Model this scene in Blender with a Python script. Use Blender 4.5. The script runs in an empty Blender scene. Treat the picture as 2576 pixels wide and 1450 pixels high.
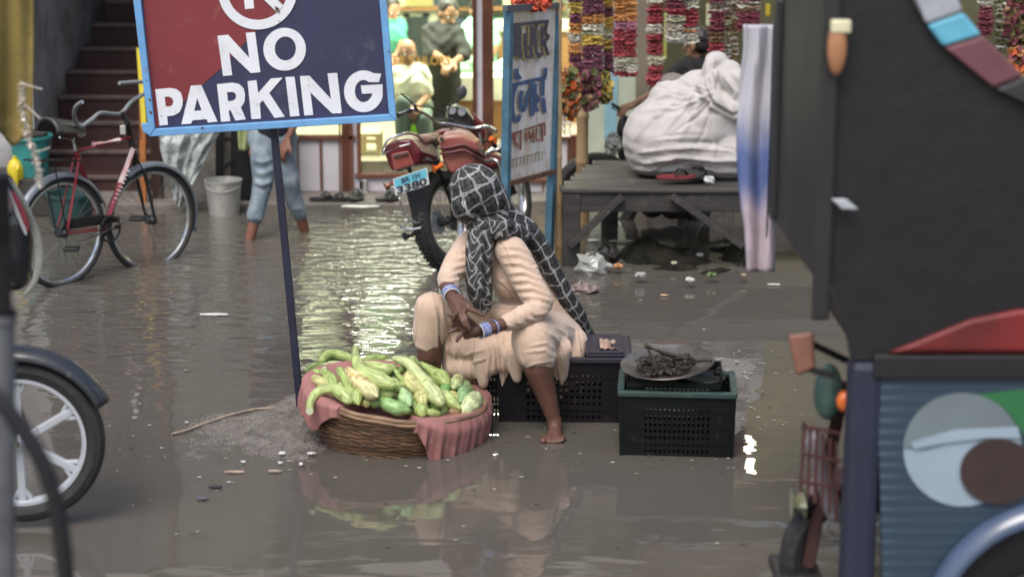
import bpy, bmesh, math, random
import numpy as np
from mathutils import Vector, Matrix, Euler
from mathutils.geometry import tessellate_polygon
SC = bpy.context.scene
COL = SC.collection
# ------------------------------------------------------------------ camera, world, sun, exposure
FP, CX, CY, CAMH = 4900.0, 1287.5, 724.5, 2.70
PITCH = math.radians(13.46)
cp, sp = math.cos(PITCH), math.sin(PITCH)
cam = bpy.data.cameras.new('camera'); camo = bpy.data.objects.new('camera', cam); COL.objects.link(camo)
camo.location = (0, 0, CAMH); camo.rotation_euler = (math.pi/2 - PITCH, 0, 0)
cam.sensor_width = 36; cam.lens = 36*FP/2575; cam.clip_end = 500; cam.clip_start = .1
cam.dof.use_dof = True; cam.dof.focus_distance = 9.7; cam.dof.aperture_fstop = 1.6
SC.camera = camo
wd = bpy.data.worlds.new('World'); SC.world = wd; wd.use_nodes = True
nt = wd.node_tree; bg = nt.nodes['Background']
sky = nt.nodes.new('ShaderNodeTexSky'); sky.sky_type = 'NISHITA'; sky.sun_disc = False
sky.sun_elevation = math.radians(58); sky.sun_rotation = math.radians(200); sky.dust_density = 4; sky.air_density = 1.3; sky.ozone_density = .6
nt.links.new(sky.outputs[0], bg.inputs[0]); bg.inputs[1].default_value = .145
sun = bpy.data.lights.new('sun', 'SUN'); sun.energy = 1.35; sun.angle = math.radians(30); sun.color = (1, .98, .95)
suno = bpy.data.objects.new('sun', sun); COL.objects.link(suno)
suno.rotation_euler = (math.radians(32), 0, math.radians(-20))
SC.view_settings.view_transform = 'Standard'; SC.view_settings.look = 'None'
SC.view_settings.exposure = 0.56; SC.view_settings.gamma = 1
SC.cycles.use_denoising = True; SC.cycles.max_bounces = 6; SC.cycles.transparent_max_bounces = 12
SC.cycles.caustics_reflective = False; SC.cycles.caustics_refractive = False
SC.cycles.sample_clamp_indirect = 4
# ------------------------------------------------------------------ picture <-> place
def ray(u, v):
    a, b = (u-CX)/FP, (v-CY)/FP
    return Vector((a, cp - b*sp, -sp - b*cp))
CAM = Vector((0, 0, CAMH))
def P(u, v, Y):
    d = ray(u, v); return CAM + d*(Y/d.y)
def G(u, v, z=0.0):
    d = ray(u, v); return CAM + d*((z-CAMH)/d.z)
def PL(u, v, p0, n):
    d = ray(u, v); return CAM + d*((p0-CAM).dot(n)/d.dot(n))
def mpp(Y, z=.5): return (Y*cp + (CAMH-z)*sp)/FP
def projn(co):
    x, y, z = co[:, 0], co[:, 1], co[:, 2]-CAMH
    t = y*cp - z*sp; b = -(y*sp + z*cp)/t
    return CX + FP*x/t, CY + FP*b
# ------------------------------------------------------------------ materials
MATS = {}
def mat(name, col, rough=.6, metal=0, var=.25, scale=8, bump=0, bscale=60, spec=.5, col2=None, attr=None, sheen=0, coat=0, emit=None, es=0, trans=0, alpha=1, stretch=(1,1,1), dirt=0, dcol=(.09,.07,.05), uv=False):
    if name in MATS: return MATS[name]
    m = bpy.data.materials.new(name); m.use_nodes = True; MATS[name] = m
    N, L = m.node_tree.nodes, m.node_tree.links; b = N['Principled BSDF']
    b.inputs['Roughness'].default_value = rough; b.inputs['Metallic'].default_value = metal
    b.inputs['Specular IOR Level'].default_value = spec
    b.inputs['Coat Weight'].default_value = coat; b.inputs['Sheen Weight'].default_value = sheen
    b.inputs['Transmission Weight'].default_value = trans; b.inputs['Alpha'].default_value = alpha
    tc = N.new('ShaderNodeTexCoord'); mp = N.new('ShaderNodeMapping'); mp.inputs['Scale'].default_value = stretch
    L.new(tc.outputs['UV' if uv else 'Object'], mp.inputs[0])
    no = N.new('ShaderNodeTexNoise'); no.inputs['Scale'].default_value = scale; no.inputs['Detail'].default_value = 6; no.inputs['Roughness'].default_value = .6
    L.new(mp.outputs[0], no.inputs['Vector'])
    if attr:
        a = N.new('ShaderNodeAttribute'); a.attribute_name = attr; src = a.outputs['Color']
    else:
        mx = N.new('ShaderNodeMix'); mx.data_type = 'RGBA'
        c2 = col2 or tuple(max(0, c*(1-var)) for c in col)
        mx.inputs[6].default_value = (*col, 1); mx.inputs[7].default_value = (*c2, 1)
        rm = N.new('ShaderNodeMapRange'); rm.inputs[1].default_value = .35; rm.inputs[2].default_value = .68
        L.new(no.outputs[0], rm.inputs[0]); L.new(rm.outputs[0], mx.inputs[0]); src = mx.outputs[2]
    if attr and var:
        mm = N.new('ShaderNodeMix'); mm.data_type = 'RGBA'; mm.blend_type = 'MULTIPLY'
        cr = N.new('ShaderNodeMapRange'); cr.inputs[1].default_value = .3; cr.inputs[2].default_value = .7; cr.inputs[3].default_value = 1-var; cr.inputs[4].default_value = 1+var*.3
        L.new(no.outputs[0], cr.inputs[0]); mm.inputs[0].default_value = 1
        L.new(src, mm.inputs[6]); L.new(cr.outputs[0], mm.inputs[7]); src = mm.outputs[2]
    if dirt:
        n2 = N.new('ShaderNodeTexNoise'); n2.inputs['Scale'].default_value = scale*2.7; n2.inputs['Detail'].default_value = 8; n2.inputs['Roughness'].default_value = .7
        L.new(tc.outputs['Object'], n2.inputs['Vector'])
        r2 = N.new('ShaderNodeMapRange'); r2.inputs[1].default_value = .62-.25*dirt; r2.inputs[2].default_value = .78; r2.inputs[4].default_value = .85
        L.new(n2.outputs[0], r2.inputs[0]); m2 = N.new('ShaderNodeMix'); m2.data_type = 'RGBA'
        L.new(r2.outputs[0], m2.inputs[0]); L.new(src, m2.inputs[6]); m2.inputs[7].default_value = (*dcol, 1); src = m2.outputs[2]
    L.new(src, b.inputs['Base Color'])
    rr = N.new('ShaderNodeMapRange'); rr.inputs[3].default_value = max(0, rough-.1); rr.inputs[4].default_value = min(1, rough+.15)
    L.new(no.outputs[0], rr.inputs[0]); L.new(rr.outputs[0], b.inputs['Roughness'])
    if bump:
        n3 = N.new('ShaderNodeTexNoise'); n3.inputs['Scale'].default_value = bscale; n3.inputs['Detail'].default_value = 4
        L.new(mp.outputs[0], n3.inputs['Vector'])
        bu = N.new('ShaderNodeBump'); bu.inputs['Strength'].default_value = 1; bu.inputs['Distance'].default_value = bump
        L.new(n3.outputs[0], bu.inputs['Height']); L.new(bu.outputs[0], b.inputs['Normal'])
    if emit:
        b.inputs['Emission Color'].default_value = (*emit, 1); b.inputs['Emission Strength'].default_value = es
    return m
# ------------------------------------------------------------------ mesh building
def link(o, parent=None):
    COL.objects.link(o)
    if parent is not None: o.parent = parent
    return o
def tag(o, label=None, cat=None, group=None, kind=None):
    if label: o['label'] = label
    if cat: o['category'] = cat
    if group: o['group'] = group
    if kind: o['kind'] = kind
    return o
def thing(name, label, cat, loc=(0, 0, 0), group=None):
    o = bpy.data.objects.new(name, None); o.location = loc; o.empty_display_size = .1; link(o)
    return tag(o, label, cat, group)
def frame(d, up=Vector((0, 0, 1))):
    d = Vector(d).normalized()
    if abs(d.dot(up)) > .98: up = Vector((0, 1, 0))
    x = d.cross(up).normalized(); y = x.cross(d).normalized()
    return x, y
class MB:
    def __init__(s): s.v = []; s.f = []; s.c = []; s.uv = []; s.cc = None
    def add(s, vs, fs, col=None):
        n = len(s.v); s.v += [tuple(p) for p in vs]; s.f += [tuple(i+n for i in f) for f in fs]
        c = col or s.cc or (1, 1, 1); s.c += [c]*len(vs); s.uv += [(0, 0)]*len(vs); return s
    def box(s, a, b, rz=0, piv=None, col=None, M=None):
        (x0, y0, z0), (x1, y1, z1) = a, b
        vs = [Vector(p) for p in ((x0,y0,z0),(x1,y0,z0),(x1,y1,z0),(x0,y1,z0),(x0,y0,z1),(x1,y0,z1),(x1,y1,z1),(x0,y1,z1))]
        if M is not None: vs = [M @ p for p in vs]
        return s.add(vs, [(0,3,2,1),(4,5,6,7),(0,1,5,4),(1,2,6,5),(2,3,7,6),(3,0,4,7)], col)
    def bar(s, p, q, w, h=None, up=Vector((0,0,1)), col=None):
        p, q = Vector(p), Vector(q); h = h or w; x, y = frame(q-p, up)
        vs = [c + x*i*w/2 + y*j*h/2 for c in (p, q) for i, j in ((-1,-1),(1,-1),(1,1),(-1,1))]
        return s.add(vs, [(0,1,2,3)[::-1],(4,5,6,7),(0,1,5,4),(1,2,6,5),(2,3,7,6),(3,0,4,7)], col)
    def tube(s, pts, r, n=8, closed=False, col=None, flat=None, up=None):
        pts = [Vector(p) for p in pts]; m = len(pts); rs = r if isinstance(r, (list, tuple)) else [r]*m
        vs = []; prev = None; PN = None
        if closed:
            cc_ = sum(pts, Vector())/m; PN = sum(((pts[i]-cc_).cross(pts[(i+1) % m]-cc_) for i in range(m)), Vector())
            PN = PN.normalized() if PN.length > 1e-12 else None
        for i, p in enumerate(pts):
            a = pts[i-1] if (i or closed) else p; b = pts[(i+1) % m] if (i < m-1 or closed) else p
            d = (b-a)
            if d.length < 1e-9: d = Vector((0,0,1))
            d.normalize()
            if PN is not None: x = (PN - d*PN.dot(d)).normalized(); y = d.cross(x)
            elif prev is None: x, y = frame(d, up or Vector((0,0,1)))
            else:
                x = prev - d*prev.dot(d)
                x = x.normalized() if x.length > 1e-6 else frame(d)[0]; y = d.cross(x)
            prev = x
            for k in range(n):
                t = 2*math.pi*k/n; vs.append(p + x*math.cos(t)*rs[i] + y*math.sin(t)*rs[i]*(flat or 1))
        fs = []
        for i in range(m if closed else m-1):
            j = (i+1) % m
            for k in range(n): fs.append((i*n+k, i*n+(k+1) % n, j*n+(k+1) % n, j*n+k))
        if not closed: fs += [tuple(range(n))[::-1], tuple(range((m-1)*n, m*n))]
        return s.add(vs, fs, col)
    def lathe(s, prof, n=32, M=None, col=None, cap=False):
        vs = []
        for r, z in prof:
            for k in range(n):
                t = 2*math.pi*k/n; p = Vector((r*math.cos(t), r*math.sin(t), z)); vs.append(M @ p if M is not None else p)
        fs = [(i*n+k, i*n+(k+1) % n, (i+1)*n+(k+1) % n, (i+1)*n+k) for i in range(len(prof)-1) for k in range(n)]
        if cap: fs += [tuple(range(n))[::-1], tuple(range((len(prof)-1)*n, len(prof)*n))]
        return s.add(vs, fs, col)
    def ell(s, c, r, R=None, n=14, m=9, col=None):
        c = Vector(c); r = (r, r, r) if not isinstance(r, (tuple, list)) else r
        vs = []; 
        for i in range(m+1):
            a = math.pi*i/m
            for k in range(n):
                t = 2*math.pi*k/n; p = Vector((r[0]*math.sin(a)*math.cos(t), r[1]*math.sin(a)*math.sin(t), r[2]*math.cos(a)))
                vs.append(c + (R @ p if R is not None else p))
        fs = [(i*n+k, (i+1)*n+k, (i+1)*n+(k+1) % n, i*n+(k+1) % n) for i in range(m) for k in range(n)]
        return s.add(vs, fs, col)
    def poly(s, outer, holes=(), thick=0, n=Vector((0, 1, 0)), col=None):
        # outer: world points of the front face; extruded by thick along n
        loops = [list(map(Vector, outer))] + [list(map(Vector, h)) for h in holes]
        tris = tessellate_polygon(loops); flat = [p for l in loops for p in l]; k = len(flat)
        vs = flat + ([p + n*thick for p in flat] if thick else []); fs = [tuple(t) for t in tris]
        if thick:
            fs += [tuple(i+k for i in t)[::-1] for t in tris]; o = 0
            for l in loops:
                for i in range(len(l)): a, b = o+i, o+(i+1) % len(l); fs.append((a, b, b+k, a+k))
                o += len(l)
        return s.add(vs, fs, col)
    def grid(s, fn, nu, nv, col=None, close=False):
        vs = [fn(i/nu, j/nv) for j in range(nv+1) for i in range(nu+1)]; w = nu+1
        n0 = len(s.v)
        s.add(vs, [(j*w+i, j*w+i+1, (j+1)*w+i+1, (j+1)*w+i) for j in range(nv) for i in range(nu)], col)
        for j in range(nv+1):
            for i in range(nu+1): s.uv[n0+j*w+i] = (i/nu, j/nv)
        return s
    def build(s, name, m, parent=None, smooth=False, bevel=0, solid=0, sub=0, auto=None, fixn=True):
        me = bpy.data.meshes.new(name); me.from_pydata(s.v, [], s.f)
        if fixn or True:
            bm = bmesh.new(); bm.from_mesh(me)
            if not solid: bmesh.ops.remove_doubles(bm, verts=bm.verts, dist=1e-6) if False else None
            bmesh.ops.recalc_face_normals(bm, faces=bm.faces); bm.to_mesh(me); bm.free()
        ca = me.color_attributes.new('Col', 'FLOAT_COLOR', 'POINT')
        ca.data.foreach_set('color', np.array([(*c, 1) for c in s.c], dtype=np.float32).ravel())
        uvl = me.uv_layers.new(name='UVMap')
        li = np.zeros(len(me.loops), dtype=np.int32); me.loops.foreach_get('vertex_index', li)
        uvl.data.foreach_set('uv', np.array(s.uv, dtype=np.float32)[li].ravel())
        me.materials.append(m)
        if smooth: me.polygons.foreach_set('use_smooth', [True]*len(me.polygons))
        o = bpy.data.objects.new(name, me); link(o, parent)
        if parent is not None: o.matrix_parent_inverse = Matrix.Translation(-parent.location)
        if solid: md = o.modifiers.new('s', 'SOLIDIFY'); md.thickness = solid; md.offset = 0
        if bevel: md = o.modifiers.new('b', 'BEVEL'); md.width = bevel; md.segments = 2; md.limit_method = 'ANGLE'
        if sub: md = o.modifiers.new('u', 'SUBSURF'); md.levels = sub; md.render_levels = sub
        if smooth: me.set_sharp_from_angle(angle=auto or .95)
        return o
def capsule(mb, p0, r0, p1, r1, n=14):
    p0, p1 = Vector(p0), Vector(p1); d = p1-p0
    if d.length < 1e-5: return mb.ell(p0, max(r0, r1), n=n)
    x, y = frame(d); d = d.normalized(); vs = []; rings = []
    for a in (-90, -60, -30, 0): rings.append((p0 + d*r0*math.sin(math.radians(a)), r0*math.cos(math.radians(a))))
    for a in (0, 30, 60, 90): rings.append((p1 + d*r1*math.sin(math.radians(a)), r1*math.cos(math.radians(a))))
    for c, r in rings:
        r = max(r, 1e-4)
        for k in range(n): t = 2*math.pi*k/n; vs.append(c + x*r*math.cos(t) + y*r*math.sin(t))
    m = len(rings); fs = [(i*n+k, i*n+(k+1) % n, (i+1)*n+(k+1) % n, (i+1)*n+k) for i in range(m-1) for k in range(n)]
    fs += [tuple(range(n))[::-1], tuple(range((m-1)*n, m*n))]
    mb.add(vs, fs)
def wob(co, f, seed=0, oct=3):
    r = np.random.RandomState(seed); out = np.zeros(len(co))
    for o in range(oct):
        for k in range(5):
            d = r.normal(size=3); d /= np.linalg.norm(d); out += np.sin(co @ d*f*(1.9**o) + r.uniform(0, 6.28))*(.5**o)/3
    return out
def strokes(co, no, lst):
    """folds of cloth: each stroke is (picture points, half width in px, height in m)"""
    u, v = projn(co); out = np.zeros(len(co)); face = np.clip(-(no[:, 1]*.95 - no[:, 2]*.3)*3+.3, 0, 1)
    for pts, w, amp in lst:
        best = np.full(len(co), 1e9); n = len(pts)-1; acc = np.zeros(len(co))
        for i in range(n):
            (x0, y0), (x1, y1) = pts[i], pts[i+1]; dx, dy = x1-x0, y1-y0; L2 = dx*dx+dy*dy+1e-9
            t = np.clip(((u-x0)*dx + (v-y0)*dy)/L2, 0, 1); d = np.hypot(u-x0-t*dx, v-y0-t*dy)
            tt = (i+t)/n; acc = np.where(d < best, tt, acc); best = np.minimum(best, d)
        out += amp*np.exp(-(best/w)**2)*np.minimum(1, .35+2.2*np.minimum(acc, 1-acc))*face
    return out
def organic(name, prims, m, parent=None, voxel=.01, smooth=3, fn=None, uvfn=None, cut=None):
    mb = MB()
    for p in prims:
        if p[0] == 'c': capsule(mb, *p[1:])
        elif p[0] == 'e': mb.ell(p[1], p[2], p[3] if len(p) > 3 else None)
        else: mb.poly(p[1], (), p[2])
    tmp = mb.build('tmp', m); md = tmp.modifiers.new('r', 'REMESH'); md.mode = 'VOXEL'; md.voxel_size = voxel; md.use_smooth_shade = True
    dg = bpy.context.evaluated_depsgraph_get(); me = bpy.data.meshes.new_from_object(tmp.evaluated_get(dg))
    old = tmp.data; bpy.data.objects.remove(tmp); bpy.data.meshes.remove(old); me.name = name
    n = len(me.vertices); co = np.empty(n*3); me.vertices.foreach_get('co', co); co = co.reshape(-1, 3)
    e = np.empty(len(me.edges)*2, dtype=np.int64); me.edges.foreach_get('vertices', e); e = e.reshape(-1, 2)
    deg = np.bincount(e.ravel(), minlength=n)[:, None] + 1e-9
    for _ in range(smooth):
        s = np.zeros_like(co); np.add.at(s, e[:, 0], co[e[:, 1]]); np.add.at(s, e[:, 1], co[e[:, 0]]); co = .5*co + .5*s/deg
    me.vertices.foreach_set('co', co.ravel()); me.update()
    if fn:
        no = np.empty(n*3); me.vertices.foreach_get('normal', no); no = no.reshape(-1, 3)
        r = fn(co, no)
        co = r if r.ndim == 2 else co + no*r[:, None]
        me.vertices.foreach_set('co', co.ravel()); me.update()
    if uvfn:
        uv = uvfn(co); li = np.zeros(len(me.loops), dtype=np.int32); me.loops.foreach_get('vertex_index', li)
        for l in list(me.uv_layers): me.uv_layers.remove(l)
        ul = me.uv_layers.new(name='UVMap'); ul.data.foreach_set('uv', uv[li].astype(np.float32).ravel())
    me.materials.clear(); me.materials.append(m)
    me.polygons.foreach_set('use_smooth', [True]*len(me.polygons))
    o = bpy.data.objects.new(name, me); link(o, parent)
    if parent is not None: o.matrix_parent_inverse = Matrix.Translation(-parent.location)
    return o
def hull(pts, m, parent, name, bevel=.012, smooth=True):
    me = bpy.data.meshes.new(name); bm = bmesh.new()
    for p in pts: bm.verts.new(p)
    r = bmesh.ops.convex_hull(bm, input=bm.verts); bmesh.ops.delete(bm, geom=[g for g in r['geom_interior'] if isinstance(g, bmesh.types.BMVert)], context='VERTS')
    bmesh.ops.dissolve_limit(bm, angle_limit=.12, verts=bm.verts, edges=bm.edges)
    bmesh.ops.recalc_face_normals(bm, faces=bm.faces); bm.to_mesh(me); bm.free(); me.materials.append(m)
    me.polygons.foreach_set('use_smooth', [smooth]*len(me.polygons))
    o = bpy.data.objects.new(name, me); link(o, parent); o.matrix_parent_inverse = Matrix.Translation(-parent.location)
    md = o.modifiers.new('b', 'BEVEL'); md.width = bevel; md.segments = 3; md.limit_method = 'ANGLE'; md.angle_limit = .35; md.harden_normals = True
    return o
def chain(lst):
    return [('c', lst[i][0], lst[i][1], lst[i+1][0], lst[i+1][1]) for i in range(len(lst)-1)]
def smoothline(pts, k=6):
    pts = [Vector(p) for p in pts]; out = []
    for i in range(len(pts)-1):
        p0 = pts[max(i-1, 0)]; p1 = pts[i]; p2 = pts[i+1]; p3 = pts[min(i+2, len(pts)-1)]
        for j in range(k):
            t = j/k; out.append(.5*((2*p1) + (p2-p0)*t + (2*p0-5*p1+4*p2-p3)*t*t + (3*p1-p0-3*p2+p3)*t**3))
    out.append(pts[-1]); return out
def lerp(a, b, t): return a + (b-a)*t
rnd = random.Random(7)
# ------------------------------------------------------------------ water and street
def water_mat():
    m = bpy.data.materials.new('muddy_water'); m.use_nodes = True; N, L = m.node_tree.nodes, m.node_tree.links
    b = N['Principled BSDF']; b.inputs['IOR'].default_value = 1.36; b.inputs['Roughness'].default_value = .02
    b.inputs['Specular IOR Level'].default_value = 1.0
    tc = N.new('ShaderNodeTexCoord')
    n0 = N.new('ShaderNodeTexNoise'); n0.inputs['Scale'].default_value = .9; n0.inputs['Detail'].default_value = 5
    L.new(tc.outputs['Object'], n0.inputs['Vector'])
    mx = N.new('ShaderNodeMix'); mx.data_type = 'RGBA'; mx.inputs[6].default_value = (.106, .096, .083, 1); mx.inputs[7].default_value = (.086, .078, .067, 1)
    L.new(n0.outputs[0], mx.inputs[0]); L.new(mx.outputs[2], b.inputs['Base Color'])
    def ripple(scale, det, amp, st=(1, 1, 1), dist=0):
        mp = N.new('ShaderNodeMapping'); mp.inputs['Scale'].default_value = st; L.new(tc.outputs['Object'], mp.inputs[0])
        n = N.new('ShaderNodeTexNoise'); n.inputs['Scale'].default_value = scale; n.inputs['Detail'].default_value = det; n.inputs['Distortion'].default_value = dist
        L.new(mp.outputs[0], n.inputs['Vector']); k = N.new('ShaderNodeMath'); k.operation = 'MULTIPLY'; k.inputs[1].default_value = amp; L.new(n.outputs[0], k.inputs[0]); return k.outputs[0]
    def add(a, c):
        k = N.new('ShaderNodeMath'); k.operation = 'ADD'; L.new(a, k.inputs[0]); L.new(c, k.inputs[1]); return k.outputs[0]
    def mul(a, c):
        k = N.new('ShaderNodeMath'); k.operation = 'MULTIPLY'; L.new(a, k.inputs[0]); L.new(c, k.inputs[1]); return k.outputs[0]
    def spot(p, r0, r1, lo, hi):
        d = N.new('ShaderNodeVectorMath'); d.operation = 'DISTANCE'; L.new(tc.outputs['Object'], d.inputs[0]); d.inputs[1].default_value = p
        k = N.new('ShaderNodeMapRange'); k.inputs[1].default_value = r0; k.inputs[2].default_value = r1; k.inputs[3].default_value = hi; k.inputs[4].default_value = lo; k.interpolation_type = 'SMOOTHSTEP'
        L.new(d.outputs['Value'], k.inputs[0]); return k.outputs[0]
    calm = add(ripple(1.3, 2, .0085), ripple(4.0, 1, .0016, (.8, 1.25, 1), .6))
    p = G(780, 600); q = G(930, 620)
    chop = mul(add(ripple(9, 3, .034, (.7, 1.3, 1), .3), ripple(24, 2, .010)), spot((q.x, q.y+.1, 0), .1, 2.3, .0, 1.0))
    p2 = G(650, 700); mid = mul(ripple(5.5, 2, .024, (.5, 1.5, 1), .8), spot((p2.x, p2.y, 0), .3, 3.0, .03, 1.0))
    h = add(add(calm, chop), mid)
    bu = N.new('ShaderNodeBump'); bu.inputs['Strength'].default_value = 1; bu.inputs['Distance'].default_value = 1
    L.new(h, bu.inputs['Height']); L.new(bu.outputs[0], b.inputs['Normal']); return m
o = MB().grid(lambda a, c: Vector((-60+120*a, -20+34.6*c, 0)), 4, 4).build('water', water_mat()); tag(o, kind='structure')
M_mud = mat('mud', (.09, .075, .06), .8, var=.4, scale=3, bump=.004, bscale=40)
o = MB().box((-60, -20, -.6), (60, 60, -.22)).build('ground', M_mud); tag(o, kind='structure')
M_conc = mat('wet_concrete', (.2, .18, .16), .6, var=.4, scale=5, bump=.004, bscale=50, dirt=.5)
# raised threshold in front of the shops
o = MB().box((-3.2, 13.75, -.3), (.1, 14.4, .035)).box((.1, 13.9, -.3), (9, 14.4, .03)).build('pavement', M_conc, bevel=.01); tag(o, kind='structure')

# ------------------------------------------------------------------ tailor shop
YW = 14.25
M_white = mat('white_painted_panel', (.58, .56, .60), .5, var=.12, scale=3, dirt=.15, dcol=(.3,.27,.24))
M_brown = mat('brown_trim', (.16, .062, .036), .45, var=.35, scale=6, bump=.001)
pass
M_dim = mat('grey_facade', (.50, .47, .44), .8, var=.25, scale=1.2, bump=.004, dirt=.4)
shop = thing('tailor_shop', 'tailor shop with white panels, brown fluted trim and a brightly lit glass front', 'shop', (-.5, YW, 0))
def rect(mb, u0, v0, u1, v1, Y, th=.04, col=None):
    a = P(u0, v1, Y); b = P(u1, v1, Y); c = P(u1, v0, Y); d = P(u0, v0, Y)
    x0, x1 = (a.x+d.x)/2, (b.x+c.x)/2; z0, z1 = (a.z+b.z)/2, (c.z+d.z)/2
    return mb.box((x0, Y, z0), (x1, Y+th, z1), col=col)
w = MB()
rect(w, 735, 345, 893, 500, YW, .1)          # low panel
rect(w, 893, 446, 1200, 503, YW, .1)
rect(w, 880, 300, 905, 500, YW-.005, .1)
rect(w, 1195, -600, 1222, 500, YW-.004, .12)
rect(w, 1238, 455, 1440, 503, YW, .1)
rect(w, 1385, 345, 1440, 456, YW, .1)
w.build('wall', M_white, shop, bevel=.004)
t = MB()
for (a, b, c, d) in ((735, 486, 884, 506), (735, 340, 893, 352), (893, 437, 1192, 447), (885, 495, 1440, 506), (897, 300, 907, 438), (1238, 449, 1450, 459), (1385, 345, 1450, 352)):
    rect(t, a, b, c, d, YW-.03, .06)
for (a, b, c, d) in ((746, 352, 752, 486), (804, 352, 810, 486), (1363, 459, 1367, 496), (1426, 352, 1432, 496)): rect(t, a, b, c, d, YW-.022, .05)
t.build('trim', M_brown, shop, bevel=.004)
def fluted(u0, u1, v0, v1, n):
    f = MB()
    rect(f, u0, v0, u1, v1, YW-.03, .08)
    for k in range(n):
        uu = u0 + (u1-u0)*(k+.5)/n; a = P(uu, v1, YW-.035); b = P(uu, v0, YW-.035); f.tube([(a.x, YW-.035, a.z), ((a.x+b.x)/2, YW-.035, b.z)], (u1-u0)*mpp(YW)*.33/n, 8)
    return f.build('fluted_post', M_brown, shop, smooth=False, auto=.6)
fluted(852, 880, -500, 500, 4); fluted(1213, 1241, -30, 500, 4); fluted(1188, 1198, -200, 500, 2); fluted(1434, 1452, 340, 500, 2)
# arched head of the doorway that curves away to the left
ar = MB()
for k, (du, r) in enumerate(((0, .035), (12, .03), (24, .022))):
    ar.tube([P(1238-du-((i/10)**2)*(70), -28-(i/10)*90, YW-.05) for i in range(11)], r, 8)
ar.build('arch', M_brown, shop, smooth=True)
# unseen upper wall added for the water reflection, lowered to block the lamps' mirror image
hb = MB(); hb.box((-1.85, YW-.06, 1.98), (.66, YW+.1, 3.5)).box((-1.85, YW-.05, 3.5), (.66, YW+.2, 6.5))
hb.build('upper_wall', M_dim, shop)
aw = MB(); aw.box((-1.85, YW-.7, 2.72), (.66, YW-.1, 2.76)); aw.build('awning_slab', M_dim, shop, bevel=.01)
# glass
gm = bpy.data.materials.new('shop_glass'); gm.use_nodes = True; N, L = gm.node_tree.nodes, gm.node_tree.links
gl = N.new('ShaderNodeBsdfGlossy'); gl.inputs['Roughness'].default_value = .02; tr = N.new('ShaderNodeBsdfTransparent'); tr.inputs[0].default_value = (.93, .96, .9, 1)
fr = N.new('ShaderNodeFresnel'); fr.inputs[0].default_value = 1.3; ms = N.new('ShaderNodeMixShader'); L.new(fr.outputs[0], ms.inputs[0]); L.new(tr.outputs[0], ms.inputs[1]); L.new(gl.outputs[0], ms.inputs[2]); L.new(ms.outputs[0], N['Material Output'].inputs[0])
g = MB(); rect(g, 735, -420, 852, 340, YW+.02, .006); rect(g, 900, -420, 1190, 440, YW+.02, .006); rect(g, 1241, -420, 1434, 450, YW+.02, .006)
g.build('glass', gm, shop)
# gilt lettering on the glass
M_gold = mat('gilt_letters', (.62, .36, .07), .35, metal=.3, var=.2)
def text(body, name, m, parent, size, origin, xdir, ydir, ext=.002, off=0.0, sx=1, shear=0):
    cu = bpy.data.curves.new(name, 'FONT'); cu.body = body; cu.size = size; cu.extrude = ext; cu.offset = off; cu.resolution_u = 3; cu.shear = shear
    to = bpy.data.objects.new('t', cu); COL.objects.link(to); dg = bpy.context.evaluated_depsgraph_get()
    me = bpy.data.meshes.new_from_object(to.evaluated_get(dg)); bpy.data.objects.remove(to); bpy.data.curves.remove(cu)
    x = Vector(xdir).normalized(); y = Vector(ydir).normalized(); z = x.cross(y); o0 = Vector(origin)
    for v in me.vertices: p = v.co.copy(); v.co = o0 + x*p.x*sx + y*p.y + z*p.z
    me.materials.clear(); me.materials.append(m); me.name = name
    o = bpy.data.objects.new(name, me); link(o, parent)
    if parent is not None: o.matrix_parent_inverse = Matrix.Translation(-parent.location)
    return o
p = P(921, 163, YW+.01)
text('MASTER TAILORS', 'lettering', M_gold, shop, .092, p, (1, 0, 0), (0, 0, 1), off=.0025, sx=.86)
# shop room
M_floor = mat('shop_floor_tiles', (.38, .33, .24), .4, var=.2)
M_room = mat('room_plaster', (.68, .69, .58), .75, var=.1, scale=2)
r_ = MB(); r_.box((-1.85, 18.4, .2), (.66, 18.5, 3.0)).box((-1.85, 14.4, .2), (-1.75, 18.4, 3.0)).box((.58, 14.4, .2), (.66, 18.4, 3.0)).box((-1.75, 14.37, 2.7), (.58, 18.4, 2.745))
r_.build('inner_wall', M_room, shop)
MB().box((-1.75, 14.36, .1), (.58, 18.4, .24)).build('inner_floor', M_floor, shop)
# tube lights in the shop (lit in the photograph)
M_tube = mat('lit_tube', (1, 1, 1), .5, emit=(.97, 1, .80), es=14)
for (xa, xb, y) in ((-1.6, -.55, 16.2), (-.3, .5, 16.4)):
    t = thing('tube_light', {-1.6: 'long lit tube lamp on the ceiling above the seated man', -.3: 'lit tube lamp on the ceiling over the right counter'}[xa], 'lamp', ((xa+xb)/2, y, 2.66), 'tube lamps on the shop ceiling')
    MB().tube([(xa, y, 2.64), (xb, y, 2.64)], .02, 10).build('tube', M_tube, t, smooth=True)
    MB().box((xa-.03, y-.03, 2.66), (xb+.03, y+.03, 2.695)).build('fitting', mat('white_metal', (.7, .7, .68), .4), t, bevel=.004)
for (x, y, e) in ((-.9, 14.85, 95), (.05, 14.9, 50), (-.6, 16.6, 90)):
    la = bpy.data.lights.new('shop_lamp', 'AREA'); la.shape = 'RECTANGLE'; la.size = 1.2; la.size_y = .35; la.energy = e; la.color = (1, .99, .88)
    lo = bpy.data.objects.new('shop_lamp', la); lo.location = (x, y, 2.62); COL.objects.link(lo)
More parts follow.
